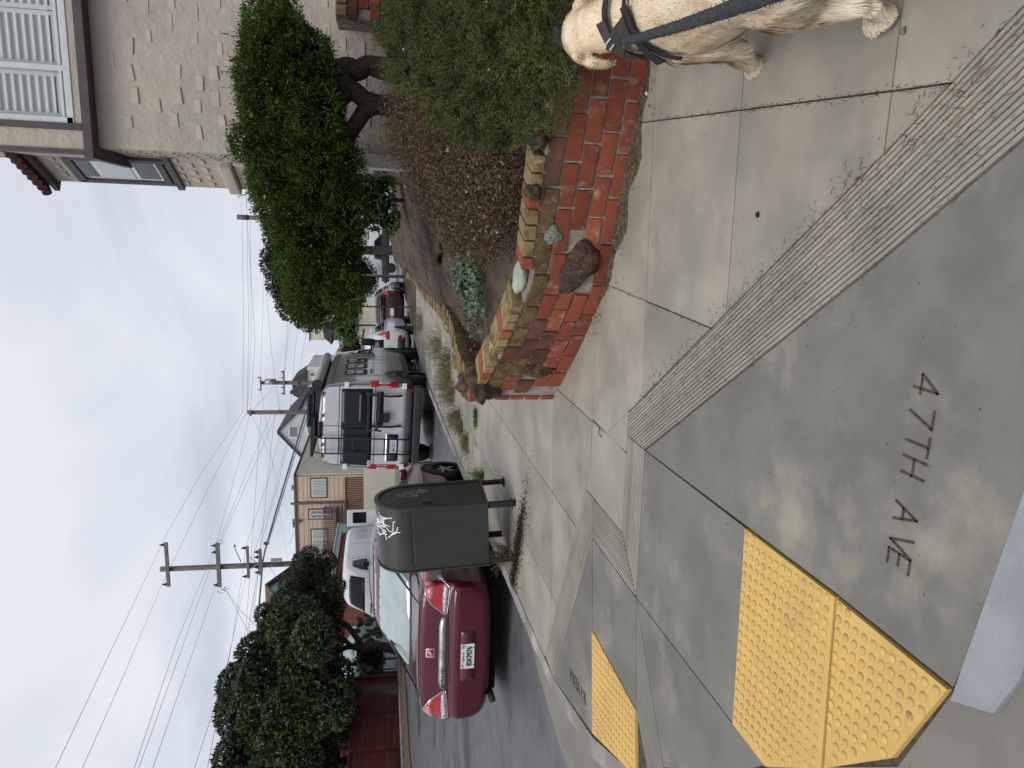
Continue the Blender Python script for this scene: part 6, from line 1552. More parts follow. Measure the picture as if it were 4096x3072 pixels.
# ------------------------------------------------------------------ dry pelargonium with pink flowers
dpoly = [(1560, 360), (1545, 470), (1560, 620), (1640, 700), (1690, 800), (1740, 900), (1800, 1000), (1900, 1040), (1985, 1010), (2035, 930), (2065, 840), (2085, 700), (2080, 610), (1900, 590), (1800, 550), (1700, 460), (1620, 370)]
dx_, dy_ = scatter(dpoly, 3800, 41); dY = np.interp(dx_, [1540, 1700, 1850, 1960, 2045, 2090], [7.6, 6.5, 5.6, 5.0, 4.75, 4.62]) + np.random.default_rng(3).uniform(-.1, .25, len(dx_))
DP = unproj(dx_, dy_, dY); dq = thing('pelargonium_bush', 'dry brown pelargonium bush with scattered pink flowers behind the wall', 'bush', (.2, 5.8, .8)); do = np.array(dq.location)
r = np.random.default_rng(9); DD = nz(np.stack([r.normal(0, .6, len(DP)), r.normal(-.2, .5, len(DP)), r.normal(.5, .5, len(DP))], 1))
v, f = leaves(DP - do - DD * .08, DD, r.uniform(.08, .22, len(DP)), .0055, 5); quadmesh('twigs', v, f, M_twig, dq)
Q = np.repeat(DP, 7, 0) + r.normal(size=(len(DP) * 7, 3)) * .06; v, f = leaves(Q - do, r.normal(size=Q.shape) + np.array([0, -.3, .4]), r.uniform(.010, .024, len(Q)), r.uniform(.010, .020, len(Q)), 6); quadmesh('dry_foliage', v, f, M_dry, dq)
gx_, gy_ = scatter([(1700, 620), (1840, 990), (1980, 930), (2020, 640)], 120, 47); gY = np.interp(gx_, [1700, 1850, 2020], [6.4, 5.5, 4.7]) - .08; GP = unproj(gx_, gy_, gY); v, f = leaves(GP - do, r.normal(size=GP.shape) + np.array([0, -.3, .6]), .030, .026, 7); quadmesh('green_foliage', v, f, M_green, dq)
for (x, y) in [(1905, 650), (1620, 745), (1875, 705), (1790, 600), (1917, 752), (1865, 762), (1700, 700), (1985, 925), (1970, 935), (1900, 955), (1938, 870), (1925, 925), (1875, 1015)]:
    Y = float(np.interp(x, [1540, 1700, 1850, 1960, 2045], [7.4, 6.3, 5.4, 4.85, 4.55])) - .08; c = np.array(at(x, y, Y)); n = 5; a = np.arange(n) * 2 * np.pi / n + rnd.uniform(0, 3)
    d = np.stack([np.cos(a), np.full(n, -.25), np.sin(a)], 1); v, f = leaves(np.repeat(c[None], n, 0) - do, d, .019, .017, 3); quadmesh('flower', v, f, M_pink, dq)
# ------------------------------------------------------------------ leafy plants in the bed
def rosette(name, label, x, y, Y, n, L, W, m, up=.8, seed=0, cat='plant', grp=None, curl=-.25):
    c = at(x, y, Y); c.z = max(c.z, 0); t = thing(name, label, cat, tuple(c), 0, grp); r = np.random.default_rng(seed); mb = MB()
    for k in range(n):
        a = r.uniform(0, 2 * np.pi); e_ = r.uniform(.2, up); l_ = L * r.uniform(.6, 1.1); d = Vector((math.cos(a) * math.cos(e_), math.sin(a) * math.cos(e_), math.sin(e_))); s_ = d.cross(Vector((0, 0, 1))).normalized(); n_ = s_.cross(d)
        rings = []
        for i in range(6):
            q = i / 5; wd = W * math.sin(math.pi * min(.98, .08 + q * .9)) ** .8 * .5; p = d * l_ * q - Vector((0, 0, 1)) * l_ * .35 * q * q; rings.append([p - s_ * wd + n_ * wd * .4, p, p + s_ * wd + n_ * wd * .4])
        mb.loft(rings, cap=False, closed=False)
    mb.obj('leaves', m, t, smooth=True); return t
rosette('leafy_plant', 'bright green broad leaved plant on bare soil near the wall corner', 1862, 1105, 6.1, 6, .24, .10, M_green, .9, 3)
rosette('leafy_plant', 'dark green leafy plant beside the bright one on the soil', 1775, 1010, 7.1, 16, .18, .09, M_dkleaf, .9, 4)
for k, (x, y, Y, lb) in enumerate([(1900, 1180, 5.9, 'low grey green groundcover against the wall corner'), (1840, 1010, 6.3, 'grey green groundcover under the dark leafy plant'), (1880, 1060, 6.0, 'grey green groundcover around the bright leafy plant')]):
    c = np.array(at(x, y, Y)); r = np.random.default_rng(k); t = thing('groundcover', lb, 'groundcover', tuple(c)); Pq = r.normal(size=(420, 3)) * np.array([.17, .20, .03]); v, f = leaves(Pq, r.normal(size=Pq.shape) + np.array([0, 0, .8]), .05, .022, k); quadmesh('leaves', v, f, M_silv, t)
sb = thing('small_shrub', 'small dark green shrub at the foot of the house corner', 'bush', tuple(at(1560, 800, 11.))); so_ = Vector(sb.location)
sl = [((lambda c: (c.x, c.y, c.z))(at(v, y, 11. + rnd.uniform(-.2, .2))), (.22, .22, .2)) for v, y in ((1450, 760), (1460, 830), (1490, 790), (1500, 860), (1520, 750), (1530, 820), (1480, 720), (1545, 880))]
core(sl, .6, 'crown_shade', M_core, sb, so_); P, N = shell(sl, 2600, 3); v, f = leaves(P - np.array(so_), N + np.random.default_rng(1).normal(size=N.shape) * .7, .055, .03, 2); quadmesh('foliage', v, f, mat('shrub_leaf', (.025, .062, .018), .5, (.04, .085, .025), 6., isl=.35), sb)
MB().tube([(0, 0, -.3), (0, 0, .2)], .03, 8).obj('stem', M_bark, sb)

# ------------------------------------------------------------------ weeds in the kerb strip
def weed(x, y, label, h_, n, m, seed, sp=.16, cat='weed'):
    c = gp(x, y); t = thing('weed', label, cat, tuple(c), 0, 'weeds along the kerb'); r = np.random.default_rng(seed)
    n = n * 3; sp = sp * .5; P = np.stack([r.normal(0, sp, n), r.normal(0, sp, n), np.zeros(n)], 1); D = nz(np.stack([r.normal(0, .45, n), r.normal(0, .45, n), np.ones(n)], 1)); v, f = sprigs(P, D, 11, r.uniform(.4, 1.25, n) * h_ * 1.45, .026, .011, .6, seed * 7 + 1, .3); quadmesh('foliage', v, f, m, t); return t
for k, (x, y, lb, h_, n, m, sp) in enumerate([(1762, 1385, 'dry brownish weed beside the camper van front step', .30, 60, M_weed, .28), (1800, 1440, 'brown weed on the pavement between van and avenue wall', .22, 60, M_weed, .22), (1800, 1515, 'grey weed by the rear wheel of the camper van', .26, 55, M_weed, .2), (1815, 1575, 'larger grey weed below the camper van bumper', .26, 60, M_weed, .2), (1838, 1672, 'greenish weed clump on the kerb behind the camper van', .22, 55, M_weed, .16), (1905, 1668, 'flat green moss patch on the pavement near wall end', .03, 60, M_green, .10),
                                           (1690, 1292, 'weed beside the rear wheel of the white estate car', .24, 50, M_weed, .3), (1660, 1230, 'weed along the kerb past the white estate car', .22, 40, M_weed, .3), (1870, 1770, 'low weed line in the kerb crack near mailbox', .10, 40, M_weed, .14), (1935, 1905, 'small green weed sprouting behind the mailbox leg', .20, 26, M_green, .06), (2035, 2225, 'weed growing under the mailbox at the kerb', .20, 34, M_weed, .09), (1640, 1140, 'weed tuft on the verge before the sign post', .2, 40, M_weed, .4), (1850, 1710, 'thin trail of weeds on the kerb edge', .12, 36, M_weed, .12)]):
    weed(x, y, lb, h_, n, m, 50 + k, sp)
# debris under the mailbox
M_deb = mat('black_debris', (.012, .010, .009), .9, (.05, .035, .025), 20.)
r = np.random.default_rng(77); n = 5200; dbx = r.normal(-3.12, .32, n); dby = 6.56 + r.normal(0, .10, n) * r.uniform(.2, 1.3, n) + (dbx + 3.1) * -.35; keep = (dbx > -3.6); dbx, dby = dbx[keep], dby[keep]
P = np.stack([dbx, dby, np.array([H(y) for y in dby]) + .004], 1); v, f = leaves(P, np.stack([r.normal(size=len(P)), r.normal(size=len(P)), r.uniform(0, .15, len(P))], 1), r.uniform(.006, .034, len(P)), r.uniform(.003, .012, len(P)), 4); o = quadmesh('leaf_debris', v, f, M_deb); tag(o, 'dark wet leaf debris on the pavement under the mailbox', 'debris', kind='stuff')
# needles caught in joints and grooves, grit
M_need = mat('fallen_needle', (.085, .05, .03), .9, (.15, .10, .06), 30., isl=.5)
r = np.random.default_rng(78); PN, DN = [], []
def along(a, b, n, wd, al=.8):
    a, b = np.array(a), np.array(b); t = r.uniform(0, 1, n)[:, None]; p = a + (b - a) * t; d = nz((b - a)[None])[0]; pn = np.array([-d[1], d[0]]); p = p + pn * r.normal(0, wd, n)[:, None]
    PN.append(p); an_ = r.normal(0, 1 - al, n)[:, None]; DN.append(d * np.where(r.random((n, 1)) < .5, 1, -1) + pn * an_ * 2)
along((.63, 3.85), (.45, 1.87), 260, .006); along((.45, 1.87), (.40, 1.75), 20, .006); along((-.29, 4.42), (-.38, 3.06), 110, .004)
for k in range(13): 
    t = k / 12; a = np.array((-1.156, 3.641)) * (1 - t) + np.array((-.998, 3.92)) * t; b = np.array((.27, 1.55)) * (1 - t) + np.array((.58, 1.62)) * t; along(a, b, 26 + 9 * k, .006, .75)
along((-.9, 3.85), (.55, 1.7), 220, .02, .4); along((-1.156, 3.641), (.27, 1.55), 90, .006)
p = np.concatenate(PN); d = np.concatenate(DN); P = np.stack([p[:, 0], p[:, 1], np.array([H(y) for y in p[:, 1]]) + .002], 1); D = np.stack([d[:, 0], d[:, 1], r.uniform(0, .12, len(p))], 1)
v, f = leaves(P, D, r.uniform(.012, .038, len(P)), .0026, 9, .2); o = quadmesh('fallen_needles', v, f, M_need); tag(o, 'brown fallen needles caught in the pavement joints and grooves', 'needles', kind='stuff')
r = np.random.default_rng(79); n = 240; gx2, gy2 = r.uniform(-2.2, 1.2, n), r.uniform(1.5, 5, n); P = np.stack([gx2, gy2, np.array([H(y) for y in gy2]) + .003], 1); v, f = leaves(P, np.stack([r.normal(size=n), r.normal(size=n), np.zeros(n)], 1), r.uniform(.004, .012, n), r.uniform(.0015, .004, n), 9); o = quadmesh('pavement_grit', v, f, M_deb); tag(o, 'tiny dark twigs and grit scattered over the pavement', 'grit', kind='stuff')
for (x, y, lb, c_) in ((3620, 125, 'small grey pebble on the pavement behind the dog', M_stoneG), (3035, 860, 'small dark seed on the pavement near the grooved band', M_deb), (2590, 375, 'small pale shell at the foot of the brick wall', M_plate)):
    c = gp(x, y); o = MB().rock((0, 0, .006), (.012, .009, .008), 4, 2, .2).obj('pebble', c_, smooth=True); o.location = c; tag(o, lb, 'pebble')
# twig on the pavement
c = gp(2410, 1750); o = MB().tube([(0, 0, .006), (.02, .03, .02), (.05, .035, .012), (.07, .05, .02)], .003, 5).obj('twig', M_deb); o.location = c; tag(o, 'curled dark twig lying on the pale pavement slab', 'twig')

# ------------------------------------------------------------------ trees farther off
def tree(name, label, base, stems, lumps, n, L, W, m, m2=None, seed=0, up=.35, corek=.7, n2=.35, inner=.6):
    t = thing(name, label, 'tree', base); o = Vector(base)
    for pts, rad in stems:
        q = smooth_path([Vector(p) - o for p in pts]); MB().tube(q, RR(rad, len(q)), 10).obj('trunk', M_bark, t, smooth=True)
    if corek: core(lumps, corek, 'crown_shade', M_core, t, o, 2)
    P, N = shell(lumps, n, seed, inner); r = np.random.default_rng(seed); d = N + np.array([0, 0, up]) + r.normal(size=N.shape) * .6
    v, f = leaves(P - np.array(o), d, r.uniform(.7, 1.3, n) * L, r.uniform(.7, 1.3, n) * W, seed); quadmesh('crown', v, f, m, t)
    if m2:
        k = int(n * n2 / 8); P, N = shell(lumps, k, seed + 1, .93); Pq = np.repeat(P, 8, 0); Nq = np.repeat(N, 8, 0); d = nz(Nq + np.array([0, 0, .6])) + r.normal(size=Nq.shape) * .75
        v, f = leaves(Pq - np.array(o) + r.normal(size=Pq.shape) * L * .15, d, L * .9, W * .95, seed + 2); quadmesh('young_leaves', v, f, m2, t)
    return t
def PL(pts, q, dY=0., sd=1):
    r = random.Random(sd); out_ = []
    for v, y, Y, rad in pts:
        c = at(v, y, Y + r.uniform(-dY, dY)); out_.append(((c.x, c.y, c.z), (rad * r.uniform(.9, 1.2), rad * r.uniform(.9, 1.2), rad * r.uniform(.75, 1.0))))
    return out_
# street tree behind the juniper
tl_ = PL([(v, y, 27., .62) for v, y in ((1110, 1050), (1125, 960), (1130, 1130), (1150, 880), (1170, 1210), (1190, 1000), (1200, 1100), (1230, 1245), (1260, 1180), (1240, 920), (1290, 1120), (1300, 1000), (1250, 1050), (1340, 1060), (1350, 960))], 0, .8, 3)
b_ = at(1540, 1000, 27.); tree('street_tree', 'rounded dark street tree rising behind the juniper', (b_.x, 27., H(27)), [([(b_.x, 27, .5), at(1480, 1000, 27.), at(1400, 1005, 27.), at(1300, 1020, 27)], [.24, .16, .15, .1])], tl_, 16000, .10, .05, mat('street_leaf', (.028, .050, .022), .5, (.045, .070, .028), 1.5, isl=.4), M_tipleaf, 61, .5)
# big tree over the red fence
pts = []
rt = random.Random(4)
for v, y0, y1, Y, rad in ((965, 2760, 3250, 22.5, .78), (1030, 2640, 3250, 22, .85), (1110, 2560, 3250, 22, .85), (1190, 2480, 3250, 21.8, .85), (1270, 2560, 3250, 21.6, .75), (1330, 2700, 3250, 21.4, .62), (1130, 2520, 3200, 24, .8), (1385, 2930, 3250, 21, .45)):
    k = int((y1 - y0) / 95)
    for i in range(k + 1): pts.append((v + rt.uniform(-22, 22), y0 + (y1 - y0) * i / max(1, k) + rt.uniform(-20, 20), Y + rt.uniform(-1, 1), rad * rt.uniform(.75, 1.05)))
bt = at(1600, 2757, 21.4); bb = Vector((-14.95, 21.4, HS(-14.9, 21.4) + .1))
stems = [([bb, at(1500, 2755, 21.4), at(1445, 2765, 21.4)], [.20, .145, .135]), ([at(1450, 2762, 21.4), at(1400, 2730, 21.4), at(1300, 2690, 21.6), at(1200, 2640, 21.8)], [.11, .09, .07, .04]), ([at(1450, 2768, 21.4), at(1410, 2790, 21.4), at(1330, 2850, 21.3), at(1200, 2900, 21.6)], [.11, .085, .07, .04]), ([at(1440, 2765, 21.4), at(1360, 2765, 21.5), at(1200, 2780, 22)], [.085, .065, .04]), ([at(1400, 2800, 21.4), at(1345, 2880, 21.1), at(1290, 2960, 21)], [.07, .055, .03])]
tree('spreading_tree', 'big dark leaved tree with forked trunk before the red fence', tuple(bb), stems, PL(pts, 0, .5, 5), 60000, .15, .070, M_dkleaf, M_tipleaf, 63, .5, .60, .70)
pts = []
for v, y0, y1, Y, rad in ((1195, 2262, 2420, 26, .36), (1245, 2235, 2520, 25.5, .42), (1300, 2250, 2600, 25, .42), (1150, 2330, 2470, 25, .38), (1110, 2400, 2500, 24.5, .4), (1060, 2470, 2540, 24, .36), (1340, 2360, 2620, 24.5, .33), (1200, 2430, 2560, 24.5, .5)):
    k = int((y1 - y0) / 48)
    for i in range(k + 1): pts.append((v + rt.uniform(-14, 14), y0 + (y1 - y0) * i / max(1, k) + rt.uniform(-12, 12), Y + rt.uniform(-.6, .6), rad * rt.uniform(.7, 1.1)))
b2_ = at(1560, 2600, 24.); bb2 = Vector((b2_.x, 24., HS(-15, 24) + .1))
stems = [([bb2, at(1500, 2580, 24.), at(1450, 2600, 24.), at(1400, 2580, 24.), at(1350, 2610, 24.)], [.20, .16, .13, .10, .06]), ([at(1455, 2598, 24.), at(1420, 2540, 24.2), at(1380, 2490, 24.5), at(1330, 2480, 24.5), at(1270, 2420, 25)], [.14, .11, .10, .08, .04]), ([at(1440, 2600, 24.), at(1440, 2650, 23.8), at(1400, 2660, 23.8), at(1330, 2640, 23.8)], [.10, .08, .07, .04]), ([at(1400, 2580, 24.), at(1360, 2540, 24), at(1300, 2500, 24.5)], [.09, .07, .04])]
tree('gnarled_tree', 'feathery dark tree with gnarled leaning trunk behind the maroon car', tuple(bb2), stems, PL(pts, 0, .4, 6), 34000, .12, .028, M_fine, mat('needle_tip', (.062, .078, .034), .6, isl=.3), 65, .35, .45, .4)
# hedge, vine and shrubs up the avenue
for k, (v, y, Y, rad, lb, m) in enumerate([(1385, 1300, 60., 1.2, 'green shrub mass before the cream flats', M_green), (1400, 1400, 64., 1.3, 'brown twiggy hedge beyond the white estate car', M_dry), (1398, 1225, 24., .40, 'dark green bush hanging low beside the juniper', M_dkleaf), (1455, 1105, 34., .8, 'dark bush behind the parked plum car', M_dkleaf), (1500, 2680, 26.5, .5, 'spiky dark shrub beside the red fence', M_dkleaf), (1475, 2640, 24.8, .7, 'shrub mass behind the gnarled trunk', M_dkleaf)]):
    ls = PL([(v + rt.uniform(-26, 26), y + rt.uniform(-35, 35), Y, rad * rt.uniform(.5, .8)) for _ in range(7)], 0, rad * .5, k + 20); c = at(v, y, Y); t = thing('shrub', lb, 'shrub', (c.x, Y, H(Y))); o = Vector(t.location)
    core(ls, .6, 'crown_shade', M_core, t, o); P, N = shell(ls, 2200, k + 5); r = np.random.default_rng(k); vv, ff = leaves(P - np.array(o), N + r.normal(size=N.shape) * .7 + np.array([0, 0, .4]), rad * .13, rad * .05, k); quadmesh('foliage', vv, ff, m, t)
    MB().tube([(0, 0, 0), (0, 0, c.z - H(Y))], rad * .06, 6).obj('stem', M_bark, t)
# yucca over the delivery van, prickly pear by the red house
yc = at(1355, 2310, 33.); t = thing('yucca', 'spiky green yucca above the white delivery van', 'plant', (yc.x, 33., 1.0)); mb = MB()
for k in range(46):
    a = rt.uniform(0, 6.28); e_ = rt.uniform(-.4, 1.2); d = Vector((math.cos(a) * math.cos(e_), math.sin(a) * math.cos(e_), math.sin(e_))); s_ = d.cross(Vector((0, 0, 1))).normalized() * .03; c = Vector((0, 0, yc.z - 1.0)); mb.add([c - s_, c + d * .5 - s_ * 1.2, c + d * .95, c + d * .5 + s_ * 1.2, c + s_], [(0, 1, 2, 3, 4)])
mb.obj('leaves', M_green, t); MB().tube([(0, 0, 0), (0, 0, yc.z - 1.0)], .1, 8).obj('trunk', M_bark, t)
M_cact = mat('cactus_pad', (.075, .11, .06), .7, (.11, .135, .08), 5., bump=.3, bscale=30)
for ci, (cv, cyy, cY, lb) in enumerate(((1500, 2525, 26.5, 'prickly pear cactus in front of the red brick house'), (1470, 2700, 24., 'small prickly pear cactus behind the end of the red fence'))):
    c = at(cv, cyy, cY); t = thing('prickly_pear', lb, 'cactus', (c.x, cY, 1.0)); o = Vector(t.location)
    for k in range(22 if ci == 0 else 12):
        q = at(cv - rt.uniform(-30, 75 if ci == 0 else 45), cyy + rt.uniform(-55, 45), cY + rt.uniform(-.3, .3)); a = rt.uniform(-1, 1)
        MB().rock(q - o, (.11, .03, .16), k, 2, .03, Matrix.Rotation(a, 3, 'Y') @ Matrix.Rotation(rt.uniform(-.7, .7), 3, 'Z')).obj('pad', M_cact, t, smooth=True)
    MB().tube([Vector((0, 0, 0)), at(cv - 20, cyy, cY) - o], .08, 8).obj('stem', M_bark, t)

# ================================================================== DOG
dg_ = thing('dog', 'cream golden retriever in a dark harness standing with its back to us', 'dog', (.815, 2.4, H(2.4))); dO = Vector((.78, 2.4, 0))
def ell(sec):
    """closed tube through elliptical sections: (centre, rx, rz) across the running direction"""
    rings = []; n = 18
    for i, (c, rx, rz_) in enumerate(sec):
        c = Vector(c); t = (Vector(sec[min(i + 1, len(sec) - 1)][0]) - Vector(sec[max(i - 1, 0)][0])).normalized()
        sx = Vector((1, 0, 0)) - t * t.x; sx.normalize(); sz = sx.cross(t); sz = sz if sz.z >= 0 or abs(t.z) > .9 else -sz
        rings.append([c - dO + sx * rx * math.cos(2 * math.pi * k / n) + sz * rz_ * math.sin(2 * math.pi * k / n) for k in range(n)])
    return rings
parts_ = [
    [((.738, 1.84, .47), .03, .04), ((.74, 1.89, .465), .105, .115), ((.748, 2.0, .455), .155, .165), ((.758, 2.12, .45), .155, .17), ((.772, 2.30, .44), .145, .17), ((.787, 2.46, .425), .16, .195), ((.80, 2.62, .415), .172, .21), ((.81, 2.76, .425), .165, .20), ((.815, 2.86, .45), .125, .15), ((.815, 2.91, .47), .05, .06)],
    [((.812, 2.70, .47), .10, .10), ((.813, 2.82, .525), .125, .125), ((.808, 2.93, .585), .108, .108), ((.802, 3.03, .64), .098, .095), ((.80, 3.08, .66), .06, .06)],
    [((.80, 2.985, .67), .03, .03), ((.80, 3.02, .675), .08, .075), ((.80, 3.09, .678), .104, .095), ((.80, 3.16, .67), .092, .085), ((.80, 3.205, .655), .066, .062), ((.80, 3.27, .635), .052, .048), ((.80, 3.32, .625), .046, .042), ((.80, 3.345, .622), .022, .02)],
    [((.715, 3.085, .725), .018, .022), ((.69, 3.06, .70), .020, .050), ((.672, 3.045, .655), .018, .060), ((.668, 3.035, .60), .016, .050), ((.674, 3.03, .565), .010, .022)],
    [((.885, 3.085, .725), .018, .022), ((.912, 3.06, .70), .020, .050), ((.932, 3.045, .655), .018, .060), ((.936, 3.035, .60), .016, .050), ((.93, 3.03, .565), .010, .022)],
    # fore legs
    [((.705, 2.72, .50), .05, .07), ((.692, 2.715, .42), .075, .10), ((.685, 2.68, .30), .058, .072), ((.680, 2.70, .21), .043, .048), ((.672, 2.775, .115), .036, .038), ((.667, 2.82, .06), .034, .034), ((.665, 2.83, .025), .03, .03)],
    [((.90, 2.72, .50), .05, .07), ((.915, 2.715, .42), .075, .10), ((.92, 2.67, .30), .058, .072), ((.925, 2.665, .20), .043, .048), ((.925, 2.675, .10), .036, .038), ((.925, 2.69, .04), .034, .034), ((.925, 2.70, .02), .03, .03)],
    [((.665, 2.805, .03), .028, .022), ((.665, 2.84, .034), .042, .032), ((.665, 2.885, .028), .042, .026), ((.665, 2.915, .02), .026, .016)],
    [((.925, 2.67, .03), .028, .022), ((.925, 2.70, .034), .042, .032), ((.925, 2.745, .028), .042, .026), ((.925, 2.775, .02), .026, .016)],
    # hind legs
    [((.685, 2.02, .52), .06, .09), ((.668, 2.05, .42), .09, .135), ((.655, 2.10, .32), .075, .105), ((.650, 2.09, .235), .044, .058), ((.645, 2.025, .165), .029, .036), ((.642, 2.02, .12), .025, .029), ((.640, 2.055, .05), .025, .026), ((.640, 2.065, .02), .028, .028)],
    [((.815, 2.00, .52), .06, .09), ((.835, 2.02, .42), .09, .135), ((.845, 2.05, .32), .075, .105), ((.848, 2.03, .235), .052, .066), ((.85, 1.95, .165), .036, .045), ((.85, 1.94, .12), .032, .036), ((.85, 1.97, .05), .031, .032), ((.85, 1.98, .02), .028, .028)],
    [((.640, 2.045, .03), .028, .022), ((.640, 2.08, .034), .041, .031), ((.640, 2.13, .028), .041, .026), ((.640, 2.16, .02), .026, .016)],
    [((.85, 1.96, .03), .028, .022), ((.85, 1.995, .034), .041, .031), ((.85, 2.045, .028), .041, .026), ((.85, 2.075, .02), .026, .016)],
    # tail
    [((.742, 1.90, .53), .04, .04), ((.735, 1.82, .53), .036, .036), ((.725, 1.70, .48), .032, .034), ((.715, 1.58, .40), .028, .03), ((.71, 1.48, .31), .016, .018)]]
mbd = MB()
for sec in parts_: mbd.loft(ell(sec), cap=True)
me = bpy.data.meshes.new('dog_body'); me.from_pydata(mbd.v, [], mbd.f)
bm = bmesh.new(); bm.from_mesh(me); bmesh.ops.recalc_face_normals(bm, faces=bm.faces); bm.to_mesh(me); bm.free()
o = bpy.data.objects.new('tmp', me); COL.objects.link(o)
m_ = o.modifiers.new('r', 'REMESH'); m_.mode = 'VOXEL'; m_.voxel_size = .009; m_.use_smooth_shade = True
m_ = o.modifiers.new('s', 'SMOOTH'); m_.factor = .5; m_.iterations = 9
bme = bake(o); bpy.data.objects.remove(o)
M_coat = mat('dog_coat', (.66, .51, .34), .9, (.74, .61, .45), 6., spec=.1)
M_fur = mat('dog_fur', (.70, .545, .36), .75, (.80, .67, .49), 7., isl=.12, spec=.2, stain=(.62, .44, .25), stain_scale=4.5, stain_lo=.54, stain_hi=.72)
M_furw = mat('dog_white_fur', (.78, .70, .58), .75, (.72, .60, .44), 9., isl=.12, spec=.2)
body = mk('body', bme, M_coat, dg_, smooth=True)
# coat of hair lying along the body
nv = len(bme.vertices); co = np.empty(nv * 3, np.float32); bme.vertices.foreach_get('co', co); co = co.reshape(-1, 3)
bme.calc_loop_triangles(); tri = np.empty(len(bme.loop_triangles) * 3, np.int32); bme.loop_triangles.foreach_get('vertices', tri); tri = tri.reshape(-1, 3)
a, b, c = co[tri[:, 0]], co[tri[:, 1]], co[tri[:, 2]]; nn = np.cross(b - a, c - a); ar = np.linalg.norm(nn, axis=1); nn = nz(nn)
r = np.random.default_rng(99); NH = 95000
ti = r.choice(len(tri), NH, p=ar / ar.sum()); w1, w2 = r.random(NH), r.random(NH); sw = w1 + w2 > 1; w1[sw], w2[sw] = 1 - w1[sw], 1 - w2[sw]
HP = a[ti] + (b - a)[ti] * w1[:, None] + (c - a)[ti] * w2[:, None]; HN = nn[ti]
wp_ = HP + np.array(dO)
legs_ = np.clip((.30 - wp_[:, 2]) / .12, 0, 1)[:, None]; headm = np.clip((wp_[:, 1] - 2.93) / .08, 0, 1)[:, None]
flow = np.array([0, -.85, -.5]) * (1 - legs_) + np.array([0, -.25, -1.]) * legs_
flow = flow * (1 - headm) + np.array([0, -.6, -.45]) * headm
# gentle swirl so locks wander
sw_ = np.stack([np.sin(wp_[:, 1] * 17 + wp_[:, 2] * 11) + np.sin(wp_[:, 2] * 29 + wp_[:, 0] * 13), np.sin(wp_[:, 0] * 23 + wp_[:, 2] * 19) * .6, np.sin(wp_[:, 1] * 21 + wp_[:, 0] * 17)], 1) * .16
flow = flow + sw_ + r.normal(size=HP.shape) * .10
tang = nz(flow - HN * (flow * HN).sum(1, keepdims=True))
Lh = r.uniform(.7, 1.2, NH) * np.where(headm[:, 0] > .5, .020, .042); Lh = np.where(wp_[:, 2] < .14, .018, Lh)
feather = ((HN[:, 1] < -.35) & (wp_[:, 2] < .45) & (wp_[:, 2] > .05)) | ((HN[:, 2] < -.5) & (wp_[:, 2] > .2)); Lh = np.where(feather & (wp_[:, 2] > .18), Lh * 1.4, Lh)
up_ = np.where(headm > .5, .16, .20)
d1 = nz(tang + HN * up_); d2 = nz(tang + HN * (up_ * .25) + np.array([0, 0, -.25]))
side = nz(np.cross(d1, HN)); wdt = np.where(headm[:, 0] > .5, .0018, .0024)[:, None]
p0, p1 = HP - HN * .002, HP + d1 * (Lh * .5)[:, None]; p2 = p1 + d2 * (Lh * .5)[:, None]
Vh = np.stack([p0 - side * wdt, p0 + side * wdt, p1 + side * wdt * .8, p1 - side * wdt * .8, p2 + side * wdt * .12, p2 - side * wdt * .12], 1)
white = feather | ((HN[:, 2] < -.15) & (wp_[:, 2] > .2)) | ((wp_[:, 2] < .10))
white |= r.random(NH) < .10
for msk, nm, m in ((~white, 'fur', M_fur), (white, 'pale_fur', M_furw)):
    v = Vh[msk].reshape(-1, 3); k = np.arange(len(v) // 6)[:, None] * 6; f = np.concatenate([k + np.array([0, 1, 2, 3]), k + np.array([3, 2, 4, 5])])
    o = quadmesh(nm, v, f, m, body, smooth=False); o['kind'] = 'stuff'
MB().rock(Vector((.80, 3.35, .632)) - dO, (.018, .012, .013), 1, 2, .05).obj('nose', M_black, dg_, smooth=True)
for s_ in (-1, 1): MB().rock(Vector((.80 + s_ * .046, 3.20, .705)) - dO, (.012, .010, .010), 1, 2, .0).obj('eye', M_ins, dg_, smooth=True)
# harness
M_web = mat('harness_webbing', (.018, .018, .020), .7, (.03, .03, .032), 60., bump=.4, bscale=400, bdist=.002)
M_pad = mat('harness_pad', (.055, .048, .045), .8, (.04, .035, .033), 30., bump=.4, bscale=300, bdist=.002)
M_refl = mat('reflective_piping', (.45, .45, .44), .4)
bvd = BVHTree.FromPolygons([Vector(p) for p in co.tolist()], tri.tolist())
def onbody(p, off):
    h_, n_, _, _ = bvd.find_nearest(Vector(p)); 
    return h_ + n_ * off, n_
def ribbon(ring, wd, off, m, name, parent, closed=False):
    """strap laid on the coat along a list of rough points, (point) each pushed to the surface"""
    P = [onbody(p, off) for p in ring]; mb = MB(); rings = []
    for i, (p, n_) in enumerate(P):
        q = P[(i + 1) % len(P)][0] if (closed or i + 1 < len(P)) else p; q0 = P[i - 1][0] if (closed or i > 0) else p
        t = (q - q0).normalized(); s_ = t.cross(n_).normalized() * wd / 2
        rings.append([p - s_, p + s_, p + s_ + n_ * .005, p - s_ + n_ * .005])
    if closed: rings.append(rings[0])
    return mb.loft(rings, cap=not closed).obj(name, m, parent, smooth=False)
def ringpts(c, rx, rz_, tilt, n=36, a0=0, a1=2 * math.pi):
    out_ = []
    for k in range(n):
        t = a0 + (a1 - a0) * k / (n if a1 - a0 > 6.2 else n - 1); p = Vector((math.cos(t) * rx, math.sin(t) * tilt, math.sin(t) * rz_)); out_.append(Vector(c) - dO + p)
    return out_
hz = ribbon(ringpts((.805, 2.60, .42), .21, .25, .09, 30, math.radians(-10), math.radians(176)), .036, .018, M_web, 'harness', dg_)
